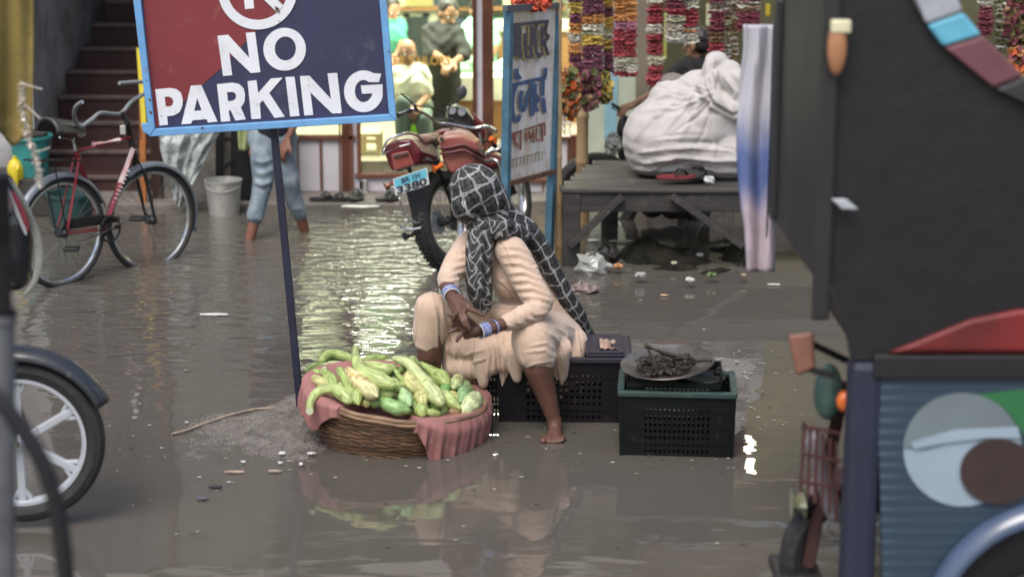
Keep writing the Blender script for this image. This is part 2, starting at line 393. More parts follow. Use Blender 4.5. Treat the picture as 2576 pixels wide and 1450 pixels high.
# shelves and bits at the back of the shop
M_wood = mat('warm_wood', (.34, .17, .07), .45, var=.3, scale=10, stretch=(1, 1, 6))
M_pale = mat('pale_wood', (.62, .50, .28), .5, var=.2, scale=8)
def P_(u, v, Y): return P(u, v, Y)
c = thing('counter', 'wooden shop counter with pale top standing behind the arched post', 'counter', P(1200, 330, 15.5))
MB().box((P(1128, 240, 15.4).x, 15.4, .24), (P(1270, 240, 15.4).x, 16.2, P(1200, 240, 15.4).z)).build('cabinet', M_wood, c, bevel=.01)
MB().box((P(1120, 240, 15.4).x, 15.33, P(1200, 222, 15.4).z-.09), (P(1275, 240, 15.4).x, 16.25, P(1200, 190, 15.4).z)).build('top', mat('pale_marble', (.62, .60, .50), .3), c, bevel=.008)
c2 = thing('display_counter', 'long wooden counter behind the white panels to the right', 'counter', (1.0, 15.6, .24))
MB().box((-.12, 16.3, .24), (.55, 16.7, 1.0)).build('cabinet', M_wood, c2, bevel=.01); MB().box((-.14, 16.25, 1.0), (.57, 16.75, 1.06)).build('top', MATS['pale_marble'], c2, bevel=.008)
for i, (u, v, colr, lab) in enumerate(((1172, 168, (.35, .75, .42), 'green folded cloth on the counter beside the standing man'), (1262, 172, (.45, .8, .6), 'mint folded cloth on the counter beside the blue sign'))):
    q = P(u, v, 15.7); mbx = MB(); mbx.ell((q.x, 15.7, q.z), (.1, .12, .06)); mbx.ell((q.x+.05, 15.68, q.z+.05), (.08, .1, .04)); tag(mbx.build('folded_cloth', mat('cloth_green%d' % i, colr, .8), smooth=True), lab, 'cloth', 'folded cloth on the counters')
for (u, v, colr, nm, lab, r) in ((1022, 42, (.85, .88, .72), 'wall_plate', 'round white dial on the shop back wall, left one', .115), (1072, 41, (.85, .88, .72), 'wall_plate', 'round white dial on the shop back wall, right one behind the standing man', .115)):
    q = P(u, v, 18.3); w_ = thing(nm, lab, 'dial', q, 'dials on the back wall')
    M = Matrix.Translation(q) @ Matrix.Rotation(math.pi/2, 4, 'X')
    MB().lathe([(.001, .03), (r*.8, .03), (r, .015), (r, 0), (.001, 0)], 28, M).build('rim', mat('cream_enamel', colr, .4), w_, smooth=True, auto=.5)
    MB().box((q.x-.03, q.y-.045, q.z+.0), (q.x+.03, q.y-.031, q.z+.035)).build('badge', mat('black_plastic', (.02, .02, .02), .4, var=.1), w_)
sh = thing('cloth_shelf', 'shelves of folded green and dark cloth on the back wall of the shop', 'shelf', (-1.2, 18.2, .24))
MB().box((-1.7, 18.15, 1.0), (.5, 18.38, 1.04)).box((-1.7, 18.15, 1.62), (.5, 18.38, 1.66)).box((-1.7, 18.15, .5), (.5, 18.38, .54)).build('board', M_wood, sh)
st = MB()
for k in range(60):
    x = -1.68 + 1.9*rnd.random(); z = rnd.choice((.54, 1.04, 1.66)); h = .12 + .3*rnd.random(); cc = rnd.choice(((.06,.3,.2),(.02,.03,.03),(.15,.45,.3),(.35,.3,.12),(.05,.07,.1),(.5,.55,.35)))
    st.box((x, 18.12+rnd.random()*.05, z), (x+.16+.1*rnd.random(), 18.34, z+h), col=cc)
st.build('cloth_stack', mat('shelf_cloth', (1, 1, 1), .8, attr='Col'), sh)
# khaki curtain
def drape(u0, v0, u1, v1, Y, folds=5, amp=.02): 
    a, b = P(u0, v0, Y), P(u1, v1, Y)
    return lambda s, t: Vector((a.x+(b.x-a.x)*s*(1+.06*t), Y+amp*math.sin(s*folds*6.28+1.5*t)*(.4+.6*t), a.z+(b.z-a.z)*t))
o = MB().grid(drape(1082, 215, 1135, 440, 15.35, 3, .03), 30, 16).build('hanging_cloth', mat('khaki_cloth', (.50, .46, .22), .8), smooth=True, solid=.01)
tag(o, 'khaki cloth hanging from the front of the wooden counter', 'cloth')
# little stool and green tub by the glass
s_ = thing('wooden_stool', 'pale wooden stool inside the low window behind the red motorcycle', 'stool', P(950, 430, 14.75))
pa = P(905, 330, 14.7); pb = P(960, 432, 14.7); sb_ = MB()
sb_.box((pa.x, 14.6, pa.z-.03), (pb.x, 14.9, pa.z)); sb_.build('seat', M_pale, s_, bevel=.004)
for x in (pa.x+.015, pb.x-.02):
    for y in (14.62, 14.88): MB().box((x-.015, y-.015, .24), (x+.02, y+.015, pa.z-.03)).build('leg', M_pale, s_)
MB().box((pa.x, 14.61, .33), (pb.x, 14.63, .36)).build('stretcher', M_pale, s_)
q = P(1035, 322, 15.0); tb = MB().lathe([(.001, -.1), (.09, -.1), (.115, .03), (.12, .03), (.105, .02), (.08, -.09), (.001, -.09)], 24, Matrix.Translation(q)).build('tub', mat('lime_plastic', (.30, .75, .05), .35), smooth=True, auto=.6)
tag(tb, 'lime green plastic tub beneath the seated man behind the motorcycle', 'tub')

lb = thing('lamp_box', 'bright lit lamp box hanging inside the tailor shop behind the parking sign', 'lamp', (-1.22, 16.2, 1.68))
MB().box((-1.34, 16.18, 1.70), (-1.10, 16.20, 1.80)).build('diffuser', mat('lit_panel', (1, 1, 1), emit=(1, .98, .85), es=22), lb, bevel=.003)
MB().box((-1.36, 16.202, 1.68), (-1.08, 16.26, 1.82)).build('housing', MATS['white_metal'], lb, bevel=.004); MB().tube([(-1.22, 16.23, 1.82), (-1.22, 16.23, 2.7)], .008, 6).build('hanger', MATS['white_metal'], lb)
# ------------------------------------------------------------------ house with the dark staircase, left
M_plast = mat('stained_plaster', (.42, .42, .43), .8, col2=(.16, .155, .15), scale=1.6, bump=.003, dirt=.35, dcol=(.06,.055,.05))
M_red = mat('dark_red_oxide', (.050, .018, .016), .55, col2=(.028, .013, .013), scale=4, bump=.002, dirt=.3, dcol=(.05,.04,.035))
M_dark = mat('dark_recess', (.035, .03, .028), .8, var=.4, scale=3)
ho = thing('stair_house', 'stained grey house with a dark red staircase rising inside its doorway', 'house', (-2.9, 14.5, 0))
edges = [(120, 560), (100, 500), (90, 442), (105, 378), (141, 306), (176, 241), (208, 178), (243, 120), (273, 60), (277, 2), (300, -55), (325, -110), (350, -165)]
sb_ = MB(); nosing = MB()
for k in range(len(edges)-1):
    ul, v0 = edges[k]; ut, v1 = edges[k+1]; Yk = 14.0 + k*.24
    a = P(ul, v0, Yk); b = P(ut, v1, Yk); z1 = b.z; xl = min(b.x, a.x) - .02
    sb_.box((xl, Yk, a.z-.25), (-1.86, Yk+.6, z1)); nosing.box((xl, Yk-.018, z1-.028), (-1.862, Yk+.03, z1+.004))
    last = (xl, Yk, z1)
sb_.build('staircase', M_red, ho); nosing.build('step_edge', mat('worn_step_edge', (.12, .085, .08), .5, var=.5, scale=14), ho, bevel=.006)
wl = MB()
# plaster side wall running back along the left ends of the steps
pts = []
for k in range(len(edges)-1):
    Yk = 14.0+k*.24; ul = edges[k+1][0]; a = P(ul, edges[k+1][1], Yk); pts.append((a.x-.0, Yk))
x0 = P(85, 300, 13.95).x
wl.poly([Vector((x0, 13.95, -.2)), Vector((P(95,300,14.3).x, 14.3, -.2)), Vector((P(150,300,15.0).x, 15.0, -.2)), Vector((P(215,200,15.8).x, 15.8, -.2)), Vector((P(285,0,16.9).x, 16.9, -.2)), Vector((P(285,0,16.9).x-.6, 16.9, -.2)), Vector((x0-.5, 13.95, -.2))], (), 5.5, Vector((0,0,1)))
wl.build('side_wall', M_plast, ho)
bw = MB(); bw.box((-6.5, 16.95, 0), (-1.86, 17.1, 6)).box((-7, 13.9, 2.9), (-1.86, 14.1, 6.5)).box((-7.5, 13.9, 0), (P(0,0,13.9).x-.3, 14.1, 2.9))
bw.build('back_wall', M_dim, ho)
rw = MB(); rw.box((P(375, 300, 13.95).x, 13.93, -.2), (P(402, 300, 13.95).x, 14.3, 2.9)); rw.build('door_jamb', mat('dark_wood', (.06, .028, .018), .5, var=.4, scale=8, stretch=(4, 4, .6)), ho, bevel=.01)
rw = MB(); rw.box((P(402, 300, 14).x, 13.97, -.2), (-1.62, 14.3, 2.9)); rw.build('pier', mat('grey_render', (.22, .21, .19), .8, var=.4, scale=6, dirt=.5), ho)
a = P(357, 505, 13.8); b = P(363, 120, 13.8)
o = MB().bar((a.x, 13.8, -.2), (b.x, 13.8, 1.45), .045, .045).build('painted_post', mat('orange_paint', (.42, .15, .04), .5, var=.3, scale=12, dirt=.3), bevel=.004); tag(o, 'thin orange painted post standing left of the plastic sheet', 'post')
a = P(361, 318, 13.6); b = P(345, 130, 13.6)
o = MB().poly([P(356, 318, 13.6), P(368, 318, 13.6), P(358, 130, 13.6), P(343, 120, 13.6)], (), .02).build('yellow_board', mat('yellow_paint', (.75, .62, .06), .5, var=.15)); tag(o, 'narrow yellow board showing behind the left edge of the parking sign', 'board')
# plastic sheet
M_sheet = mat('clouded_plastic', (.50, .54, .52), .42, col2=(.17, .20, .20), scale=9, bump=.006, bscale=22, spec=.4, dirt=.3, dcol=(.14,.12,.10))
def sheet(s, t):
    uL = lerp(408, 425, t) - 12*math.sin(t*5); uR = lerp(585, 470, t**.8)
    u = lerp(uL, uR, s); v = lerp(290, 522 - 45*abs(s-.45), t); Y = 13.55 + float(wob(np.array([[s*1.0, t*.9, 0]]), 9, 44, 4)[0])*.05 + .03*abs(math.sin(s*13+t*4)) + .012*rnd.random()
    return P(u, v, Y)
o = MB().grid(sheet, 44, 36).build('plastic_sheet', M_sheet, smooth=False, solid=.004); tag(o, 'crumpled cloudy plastic sheet hanging behind the steel bucket', 'sheet')
# dark grille / stand behind
M_iron = mat('dark_iron', (.018, .017, .018), .5, var=.3, metal=.4)
st = thing('iron_rack', 'dark iron rack with scrolls standing between bucket and wading person', 'rack', P(585, 500, 13.9))
for u in (552, 590, 612): MB().bar(P(u, 510, 13.9), P(u, 240, 13.9), .05 if u != 612 else .10).build('upright', M_iron, st)
for (p, q) in (((552, 430), (612, 385)), ((552, 350), (612, 352)), ((552, 465), (612, 470))): MB().bar(P(*p, 13.88), P(*q, 13.88), .03).build('rail', M_iron, st)
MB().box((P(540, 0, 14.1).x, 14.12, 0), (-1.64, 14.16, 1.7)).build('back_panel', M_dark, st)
o = MB().grid(lambda s, t: P(lerp(598, 622+8*math.sin(t*4), s)+6*t, lerp(300, 378, t), 13.75+.03*math.sin(s*8)), 12, 14).build('hanging_bag', mat('lime_cloth', (.38, .45, .20), .7, var=.4, scale=9), smooth=True, solid=.02); tag(o, 'pale green cloth bag hanging left of the wading person', 'bag')
# steel bucket
q = G(558, 545); bk = thing('steel_bucket', 'dull steel bucket standing in the water before the plastic sheet', 'bucket', (q.x, q.y+.12, 0))
M = Matrix.Translation((q.x, q.y+.12, -.06)); M_steel = mat('dull_steel', (.52, .52, .49), .42, metal=.55, var=.2, scale=9, dirt=.15)
MB().lathe([(.001, .0), (.10, 0), (.128, .29), (.134, .295), (.134, .305), (.124, .305), (.098, .02), (.001, .02)], 36, M).build('body', M_steel, bk, smooth=True, auto=.5)
for k in (-1, 1): MB().lathe([(.001, 0), (.026, 0), (.026, .012), (.001, .012)], 14, M @ Matrix.Translation((.0+.03*k+.02, -.118 if k < 0 else .118, .26)) @ Matrix.Rotation(math.pi/2*(1 if k<0 else -1), 4, 'X')).build('lug', M_steel, bk)
MB().tube([M @ Vector((.128*math.cos(t), .128*math.sin(t)-.0, .285-.05*math.sin(-t))) for t in [math.pi*(1+i/16) for i in range(17)]], .004, 6).build('handle', M_steel, bk, smooth=True)
# teal tub and yellow can far left
q = P(80, 440, 13.6); tu = thing('teal_tub', 'large teal plastic tub beyond the bicycle rear wheel', 'tub', q)
M_teal = mat('teal_plastic', (.035, .24, .23), .4, var=.3, dirt=.2)
MB().lathe([(.001, 0), (.115, 0), (.135, .26), (.16, .265), (.16, .285), (.14, .285), (.11, .01), (.001, .01)], 32, Matrix.Translation(q)).build('body', M_teal, tu, smooth=True, auto=.5)
MB().lathe([(.12, .27), (.125, .30), (.11, .31), (.001, .315)], 24, Matrix.Translation(q)).build('wet_cloth', M_dark, tu, smooth=True)
q2 = P(165, 590, 13.0); o = MB().lathe([(.001, 0), (.13, 0), (.16, .3), (.172, .3), (.172, .32), (.15, .32), (.125, .01), (.001, .01)], 32, Matrix.Translation((q2.x, 13.2, -.1))).build('teal_bucket', mat('dark_teal_plastic', (.018, .06, .06), .45, var=.3, dirt=.3), smooth=True, auto=.5); tag(o, 'dark teal bucket standing in water behind the bicycle rear spokes', 'bucket')
q = P(42, 470, 13.5); ya = thing('yellow_can', 'yellow plastic can with handle at the left edge', 'can', q); M_yel = mat('yellow_plastic', (.62, .50, .02), .4, var=.2)
MB().lathe([(.001, 0), (.05, 0), (.058, .05), (.058, .14), (.04, .185), (.018, .2), (.018, .22), (.001, .22)], 24, Matrix.Translation(q)).build('body', M_yel, ya, smooth=True, auto=.6)
MB().tube([q+Vector((.03, -.055, .17)), q+Vector((.035, -.09, .14)), q+Vector((.035, -.09, .08)), q+Vector((.03, -.055, .05))], .008, 6).build('handle', M_yel, ya, smooth=True)
o = MB().box((P(-60, 0, 13.6).x, 13.45, .0), (P(150, 0, 13.7).x, 13.95, P(80, 440, 13.6).z-.003)).build('stone_ledge', mat('dark_stone', (.05, .045, .04), .8, var=.4, bump=.004, dirt=.3), bevel=.01); tag(o, 'dark stone ledge under the teal tub and yellow can', 'ledge')

# ------------------------------------------------------------------ flower stall on the right
fs = thing('flower_stall', 'flower seller stall with pale green and light blue painted walls', 'stall', (2.0, 14.4, 0))
M_pg = mat('pale_green_wash', (.50, .56, .44), .75, col2=(.38, .42, .34), scale=2.5, dirt=.25, dcol=(.3,.28,.2))
M_lb = mat('pale_blue_wash', (.26, .46, .56), .7, var=.25, scale=3)
YB = 14.3
def xr(u, Y=YB, v=250): return P(u, v, Y).x
MB().box((xr(1462), YB, -.2), (xr(1628), YB+.1, 3.0)).build('wall', M_pg, fs)
MB().box((xr(1520), YB-.012, P(0,355,YB).z), (xr(1552), YB, 2.2)).build('blue_stripe', M_lb, fs)
MB().box((xr(1598), YB-.05, 0), (xr(1632), YB+.06, 3.0)).build('column', mat('brown_wash', (.20, .17, .13), .7, var=.3, scale=3), fs)
MB().box((xr(1632), 15.6, 0), (6.2, 15.7, 3.2)).build('inner_wall', mat('olive_wash', (.20, .19, .11), .8, var=.5, scale=1.5), fs)
MB().box((xr(1628), YB, -.2), (6.2, 15.6, .45)).build('platform', M_conc, fs)
MB().box((.6, YB-.6, 2.85), (6.2, YB+.3, 2.95)).box((.6, YB+.1, 2.95), (6.2, YB+.4, 6.0)).build('canopy', M_dim, fs)
MB().box((6.2, 13.9, -.2), (9.5, 14.1, 6)).build('side_wall', M_plast, fs)
for (x, y, e) in ((1.9, 15.0, 16), (3.4, 14.9, 14)):
    la = bpy.data.lights.new('stall_lamp', 'POINT'); la.shadow_soft_size = .06; la.energy = e; la.color = (1, .93, .62); lo = bpy.data.objects.new('stall_lamp', la); lo.location = (x, y, 2.3); COL.objects.link(lo)
    b_ = thing('lamp_bulb', 'lit bulb hanging in the flower stall %s' % ('above the white sack' if x < 2 else 'behind the right garlands'), 'lamp', (x, y, 2.38)); MB().ell((x, y, 2.37), .05).build('bulb', mat('lit_bulb', (1, 1, 1), emit=(1, .95, .7), es=2), b_, smooth=True); MB().tube([(x, y, 2.41), (x, y, 2.85)], .008, 6).build('cable', M_iron, b_)
# things glimpsed inside the stall
for i, (u, v, w_, h_, Y, c, lab) in enumerate(((1668, 30, 10, 120, 14.6, (.6,.62,.15), 'narrow yellow green strip hanging in the flower stall'), (1775, 10, 14, 55, 14.9, (.85,.85,.6), 'cream packet hanging behind the middle garlands'), (1925, 10, 12, 30, 14.9, (.8,.6,.05), 'small yellow packet by the right garlands'))):
    a, b = P(u, v+h_, Y), P(u+w_, v, Y); o = MB().box((a.x, Y, a.z), (b.x, Y+.03, b.z)).build('hanging_packet', mat('packet%d' % i, c, .5), bevel=.006); tag(o, lab, 'packet', 'packets hanging in the flower stall')
# ornate little grille window between sign and bamboo
gw = MB()
for i in range(3):
    for j in range(3):
        q = P(1395+16*i, 300+16*j, 14.2); gw.tube([q+Vector((.022*math.cos(t*.7), 0, .022*math.sin(t*.7))) for t in range(10)], .005, 5, True)
gw.build('grille', mat('silver_paint', (.5, .5, .52), .3, metal=.5), shop, smooth=True)
# ------------------------------------------------------------------ bamboo poles
M_bam = mat('bamboo', (.44, .32, .17), .5, col2=(.30, .20, .11), scale=5, stretch=(3, 3, .5), dirt=.2)
def bamboo(lab, p0, p1, r, seed):
    t = thing('bamboo_pole', lab, 'pole', p0, 'bamboo poles of the flower stall'); rr = random.Random(seed); p0, p1 = Vector(p0), Vector(p1); L_ = (p1-p0).length; n = int(L_/.28)
    pts, rs, nodes = [], [], MB()
    for i in range(n+1):
        f = i/n; q = p0.lerp(p1, f) + Vector((rr.uniform(-.006,.006), 0, 0)); e = .012/L_
        for df, k in ((-.02/L_, 1), (-.006/L_, 1.14), (.006/L_, 1.14), (.02/L_, 1)): pts.append(q + (p1-p0)*df); rs.append(r*k*(1-.15*f))
        nodes.tube([q-(p1-p0).normalized()*.004, q+(p1-p0).normalized()*.004], r*1.17*(1-.15*f), 12)
    MB().tube(pts, rs, 12).build('culm', M_bam, t, smooth=True); nodes.build('joint', mat('bamboo_joint', (.16, .10, .05), .6), t)
def foot(u, v): g = G(u, v); return (g.x, g.y, -.2)
b0 = G(1405, 650); bamboo('tall bamboo pole close beside the right edge of the blue lettered board', (b0.x, b0.y, -.2), (P(1403, -60, b0.y).x, b0.y, P(1403, -60, b0.y).z), .026, 1)
b0 = P(1465, 520, 13.2); bamboo('thick bamboo pole standing at the back corner of the wooden platform', (b0.x, 13.2, -.2), (P(1470, -60, 13.2).x, 13.2, P(1470, -60, 13.2).z), .043, 2)
b0 = P(1655, -50, 12.9); bamboo('horizontal bamboo rail above the garlands', (P(1390, -80, 12.9).x, 12.9, P(1400, -80, 12.9).z), (5.0, 12.9, P(1400, -80, 12.9).z), .025, 3)
# ------------------------------------------------------------------ garlands
M_pet = mat('petals', (1, 1, 1), .7, var=.35, scale=40, attr='Col')
PUR, ORA, WHI, RED, MAR, YEL, PNK, GRN, CRM, BRN = (.20,.07,.11), (.58,.27,.09), (.60,.58,.50), (.36,.06,.075), (.22,.055,.075), (.62,.45,.10), (.52,.22,.30), (.12,.13,.04), (.55,.54,.38), (.24,.15,.08)
def garland(lab, u, vt, vb, w, pat, Y=12.8, strands=1, seed=0, tip=True):
    rr = random.Random(seed); t = MB(); s = mpp(Y, 2.2)
    for k in range(strands):
        uu = u + (k-(strands-1)/2)*w/strands; r = w/strands*s*.66; v = vt; x0 = rr.uniform(-1, 1)
        while v < vb:
            f = (v-vt)/(vb-vt); c = pat[min(len(pat)-1, int(f*len(pat)))]
            if isinstance(c[0], tuple): c = rr.choice(c)
            q = P(uu + 1.5*math.sin(v*.05+x0), v, Y + rr.uniform(-.01, .01)); n = 9
            vs = [q + Vector((0, 0, .006))]; fl = rr.uniform(.75, 1.1)
            for i in range(n*2):
                a = math.pi*i/n + rr.random()*.2; rad = r*fl*(1.0 if i % 2 else .72)*rr.uniform(.85, 1.1)
                vs.append(q + Vector((rad*math.cos(a), rad*math.sin(a), rr.uniform(-.012, .006))))
            k_ = rr.uniform(.7, 1.15); t.add(vs, [(0, i+1, (i+1) % (n*2)+1) for i in range(n*2)], tuple(x*k_ for x in c))
            v += 3.2
    o = t.build('garland', M_pet, solid=.004); return tag(o, lab, 'garland', 'flower garlands hanging from the stall rail')
W2 = (WHI, CRM); 
garland('purple and orange garland hanging nearest the bamboo pole', 1446, -70, 186, 30, [PUR, ORA, PUR, YEL, PUR, ORA, W2, ORA, PUR, PUR], seed=1)
garland('widest purple garland with orange and silver bands', 1490, -70, 188, 52, [ORA, PUR, PUR, PUR, ORA, W2, YEL, PUR, PUR, PUR], strands=2, seed=2)
garland('dark purple and yellow garland between the wide purple and the orange one', 1530, -70, 182, 25, [YEL, PUR, YEL, PUR, YEL, W2, YEL, PUR, PUR], Y=12.9, seed=3)
garland('orange garland with pink and red beaded lower half', 1572, -70, 192, 56, [ORA, ORA, ORA, ORA, ORA, PNK, RED, RED, RED, W2, (RED, WHI)], strands=2, seed=4)
garland('slim red and white garland hanging in front of the sack', 1647, -70, 214, 36, [WHI, RED, W2, RED, RED, WHI, RED, RED, CRM, RED, RED], seed=5)
garland('short maroon garland with white skirts above the sack top', 1697, -70, 104, 40, [W2, MAR, W2, MAR, RED, CRM, (ORA, WHI), WHI], seed=6, Y=12.75)
garland('short crimson garland with a white fringe next to the maroon one', 1732, -70, 106, 42, [W2, RED, W2, W2, RED, RED, (ORA, WHI), WHI], seed=7)
garland('maroon garland ending in a white tuft over the sack knot', 1802, -70, 178, 34, [CRM, MAR, MAR, (BRN, WHI), MAR, MAR, BRN, RED, RED, WHI], seed=8)
garland('brown and cream string garland right of the maroon one', 1838, -70, 146, 36, [(BRN, CRM), (BRN, WHI), (BRN, CRM), (BRN, WHI)], strands=2, seed=9, Y=12.95)
garland('maroon garland with scalloped white top beside the rickshaw', 1882, -70, 76, 56, [W2, (BRN, WHI), MAR, (BRN, WHI), MAR, MAR], strands=2, seed=10)
garland('maroon garland seen over the rickshaw roof slope', 2478, -60, 90, 34, [MAR, W2, MAR, MAR], seed=11, Y=12.6)
garland('white and green flower string at the upper right edge', 2520, -60, 130, 30, [W2, (GRN, WHI), (GRN, WHI)], strands=2, seed=12, Y=12.7)
def bunch(lab, u, v, du, dv, cols, Y, n=150, seed=1, sz=.03, name='flower_bunch'):
    rr = random.Random(seed); t = MB(); 
    for _ in range(n):
        a = rr.random()*6.28; ra = math.sqrt(rr.random()); q = P(u+du*ra*math.cos(a), v+dv*ra*math.sin(a), Y+rr.uniform(-.05, .05)); c = rr.choice(cols); k = rr.uniform(.6, 1.2)
        R = Euler((rr.random()*3, rr.random()*3, rr.random()*3)).to_matrix(); m = 7; s = sz*rr.uniform(.6, 1.2)
        vs = [q] + [q + R @ Vector((s*math.cos(6.28*i/m)*(1 if i % 2 else .7), s*math.sin(6.28*i/m), rr.uniform(0, .4)*s)) for i in range(m)]
        t.add(vs, [(0, i+1, (i+1) % m+1) for i in range(m)], tuple(x*k for x in c))
    return tag(t.build(name, M_pet, solid=.003), lab, 'flowers', 'loose flower bunches on the stall')
bunch('orange and green marigold bunch hanging against the front bamboo pole', 1432, 235, 24, 66, [ORA, (.6,.12,.03), GRN, GRN, BRN], 12.6, 220, 1)
bunch('dark purple and brown flower bunch below the wide purple garland', 1482, 225, 26, 50, [PUR, GRN, BRN, MAR, PUR], 12.75, 200, 2)
bunch('green leafy bunch below the dark purple garland', 1520, 222, 18, 36, [GRN, (.2,.2,.05), YEL], 12.8, 130, 3)
bunch('orange flower bunch at the far upper right edge', 2560, 190, 30, 70, [(.6,.12,.03), ORA, MAR, GRN], 12.4, 180, 5, .04)
bunch('maroon leaves hanging at the upper right corner', 2560, 60, 30, 80, [MAR, BRN, GRN], 12.5, 180, 6, .04)
# ------------------------------------------------------------------ wooden platform table
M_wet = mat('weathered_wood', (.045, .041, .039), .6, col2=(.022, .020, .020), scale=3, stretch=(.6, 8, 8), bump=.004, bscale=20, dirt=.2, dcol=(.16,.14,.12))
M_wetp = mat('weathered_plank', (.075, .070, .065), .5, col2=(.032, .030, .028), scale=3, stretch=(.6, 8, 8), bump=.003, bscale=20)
A = P(1408, 474, 11.85); zt = A.z; tb = thing('wooden_platform', 'low weathered dark wooden platform table carrying the big white sack', 'table', (A.x, 11.85, 0))
xR = A.x + 2.55; planks = MB()
for k in range(7):
    y0 = 11.85+k*.15; sk = .28*k*.15/1.05
    planks.box((A.x+sk*1.0-.01*(k % 2), y0, zt-.028-.004*(k % 2)), (xR+.02*(k % 3), y0+.143, zt-.003*(k % 2)))
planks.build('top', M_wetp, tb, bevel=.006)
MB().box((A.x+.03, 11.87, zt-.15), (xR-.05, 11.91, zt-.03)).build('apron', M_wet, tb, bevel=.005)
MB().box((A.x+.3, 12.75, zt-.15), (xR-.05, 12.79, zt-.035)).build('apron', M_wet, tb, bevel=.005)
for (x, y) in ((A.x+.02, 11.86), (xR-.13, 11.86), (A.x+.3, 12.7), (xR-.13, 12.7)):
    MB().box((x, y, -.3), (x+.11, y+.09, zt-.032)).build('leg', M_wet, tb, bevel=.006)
MB().bar(P(1432, 618, 11.83), P(1565, 492, 11.83), .07, .04).build('brace', M_wet, tb, bevel=.004)
MB().bar(P(1690, 492, 11.83), P(1868, 618, 11.83), .07, .04).build('brace', M_wet, tb, bevel=.004)
# sack
M_sack = mat('white_sackcloth', (.50, .48, .47), .85, col2=(.38, .36, .35), scale=3, bump=.0015, bscale=140, dirt=.12, dcol=(.25,.21,.18), sheen=.2)
YS = 12.35
def S(u, v, dy=0): return P(u, v, YS+dy)
q = mpp(YS)
sp_ = [('e', S(1730, 335), (155*q, .34, 118*q)), ('e', S(1680, 345), (112*q, .32, 105*q)), ('e', S(1770, 300), (118*q, .33, 125*q)), ('e', S(1790, 370), (150*q, .34, 80*q)), ('e', S(1760, 250), (75*q, .24, 75*q)), ('e', S(1640, 380), (64*q, .26, 62*q)),('e', S(1830, 250), (70*q, .22, 60*q)), ('e', S(1700, 260), (70*q, .2, 50*q)), ('e', S(1860, 320), (80*q, .26, 100*q)), ('e', S(1690, 250, .02), (60*q, .2, 50*q))]
sp_ += [('e', S(1782, 190, -.12), (.05, .07, .11)), ('e', S(1800, 150, -.08), (.07, .06, .05)), ('e', S(1830, 200, -.1), (.10, .09, .12))] + chain([(S(1775, 215, -.22), .06), (S(1800, 255, -.28), .07), (S(1850, 280, -.28), .06), (S(1875, 250, -.26), .08), (S(1850, 205, -.24), .09), (S(1810, 190, -.22), .06)])
fl = [([(1760, 235), (1710, 255), (1640, 300), (1600, 350)], 5, .014), ([(1765, 240), (1720, 275), (1670, 330)], 5, .013), ([(1770, 245), (1740, 290), (1710, 350)], 5, .012), ([(1750, 230), (1690, 235), (1630, 260)], 6, .014),
      ([(1600, 385), (1680, 372), (1800, 375)], 5, .016), ([(1620, 410), (1700, 395), (1800, 405), (1900, 400)], 5, .018), ([(1590, 425), (1680, 428), (1800, 432), (1900, 428)], 5, .014), ([(1795, 290), (1800, 350), (1790, 420)], 4, .012),
      ([(1700, 360), (1780, 358), (1880, 385)], 5, -.014), ([(1780, 150), (1778, 210), (1800, 260)], 5, .02), ([(1800, 160), (1805, 220), (1840, 270)], 4, -.02), ([(1820, 190), (1850, 230), (1845, 270)], 5, .018), ([(1840, 180), (1880, 220), (1885, 260)], 5, .016), ([(1640, 430), (1720, 415)], 5, -.012), ([(1775, 222), (1790, 262), (1840, 292), (1880, 280)], 5, -.022)]
_r = random.Random(6)
for _k in range(26):
    _a = _r.uniform(1.7, 3.6); _l = _r.uniform(60, 190); _x, _y = 1790+_r.uniform(-25, 5), 235+_r.uniform(-15, 15); fl.append(([(_x, _y), (_x+_l*.5*math.cos(_a)+_r.uniform(-8, 8), _y+_l*.5*math.sin(_a)), (_x+_l*math.cos(_a+.15), _y+_l*math.sin(_a+.15)*.9)], _r.uniform(2.2, 3.6), _r.choice((-1, 1))*_r.uniform(.005, .011)))
for _k in range(22):
    _x, _y, _l = _r.uniform(1590, 1850), _r.uniform(340, 438), _r.uniform(40, 130); fl.append(([(_x, _y), (_x+_l*.5, _y+_r.uniform(-8, 6)), (_x+_l, _y+_r.uniform(-8, 10))], _r.uniform(2, 3.5), _r.choice((-1, 1))*_r.uniform(.004, .010)))
def sackfn(co, no):
    return wob(co, 9, 3)*.008 + strokes(co, no, fl) + .003*np.sin(co[:, 2]*90 + 3*np.sin(co[:, 0]*9))*np.clip((zt+.32-co[:, 2])*4, 0, 1)
def flatten(co, no):
    d = sackfn(co, no); co = co + no*d[:, None]; co[:, 2] = np.maximum(co[:, 2], zt+.002); return co
o = organic('sack', sp_, M_sack, None, .010, 3, flatten); tag(o, 'huge bulging white cloth sack tied with a knot on the wooden platform', 'sack')
o = organic('sack', [('e', S(1690, 250, .45), (60*q, .15, 72*q)), ('e', S(1715, 300, .5), (60*q, .15, 72*q))], mat('grey_sackcloth', (.20, .18, .165), .85, var=.3), None, .02, 3, lambda co, no: wob(co, 9, 5)*.01); tag(o, 'dull grey sack behind the white sack', 'sack')
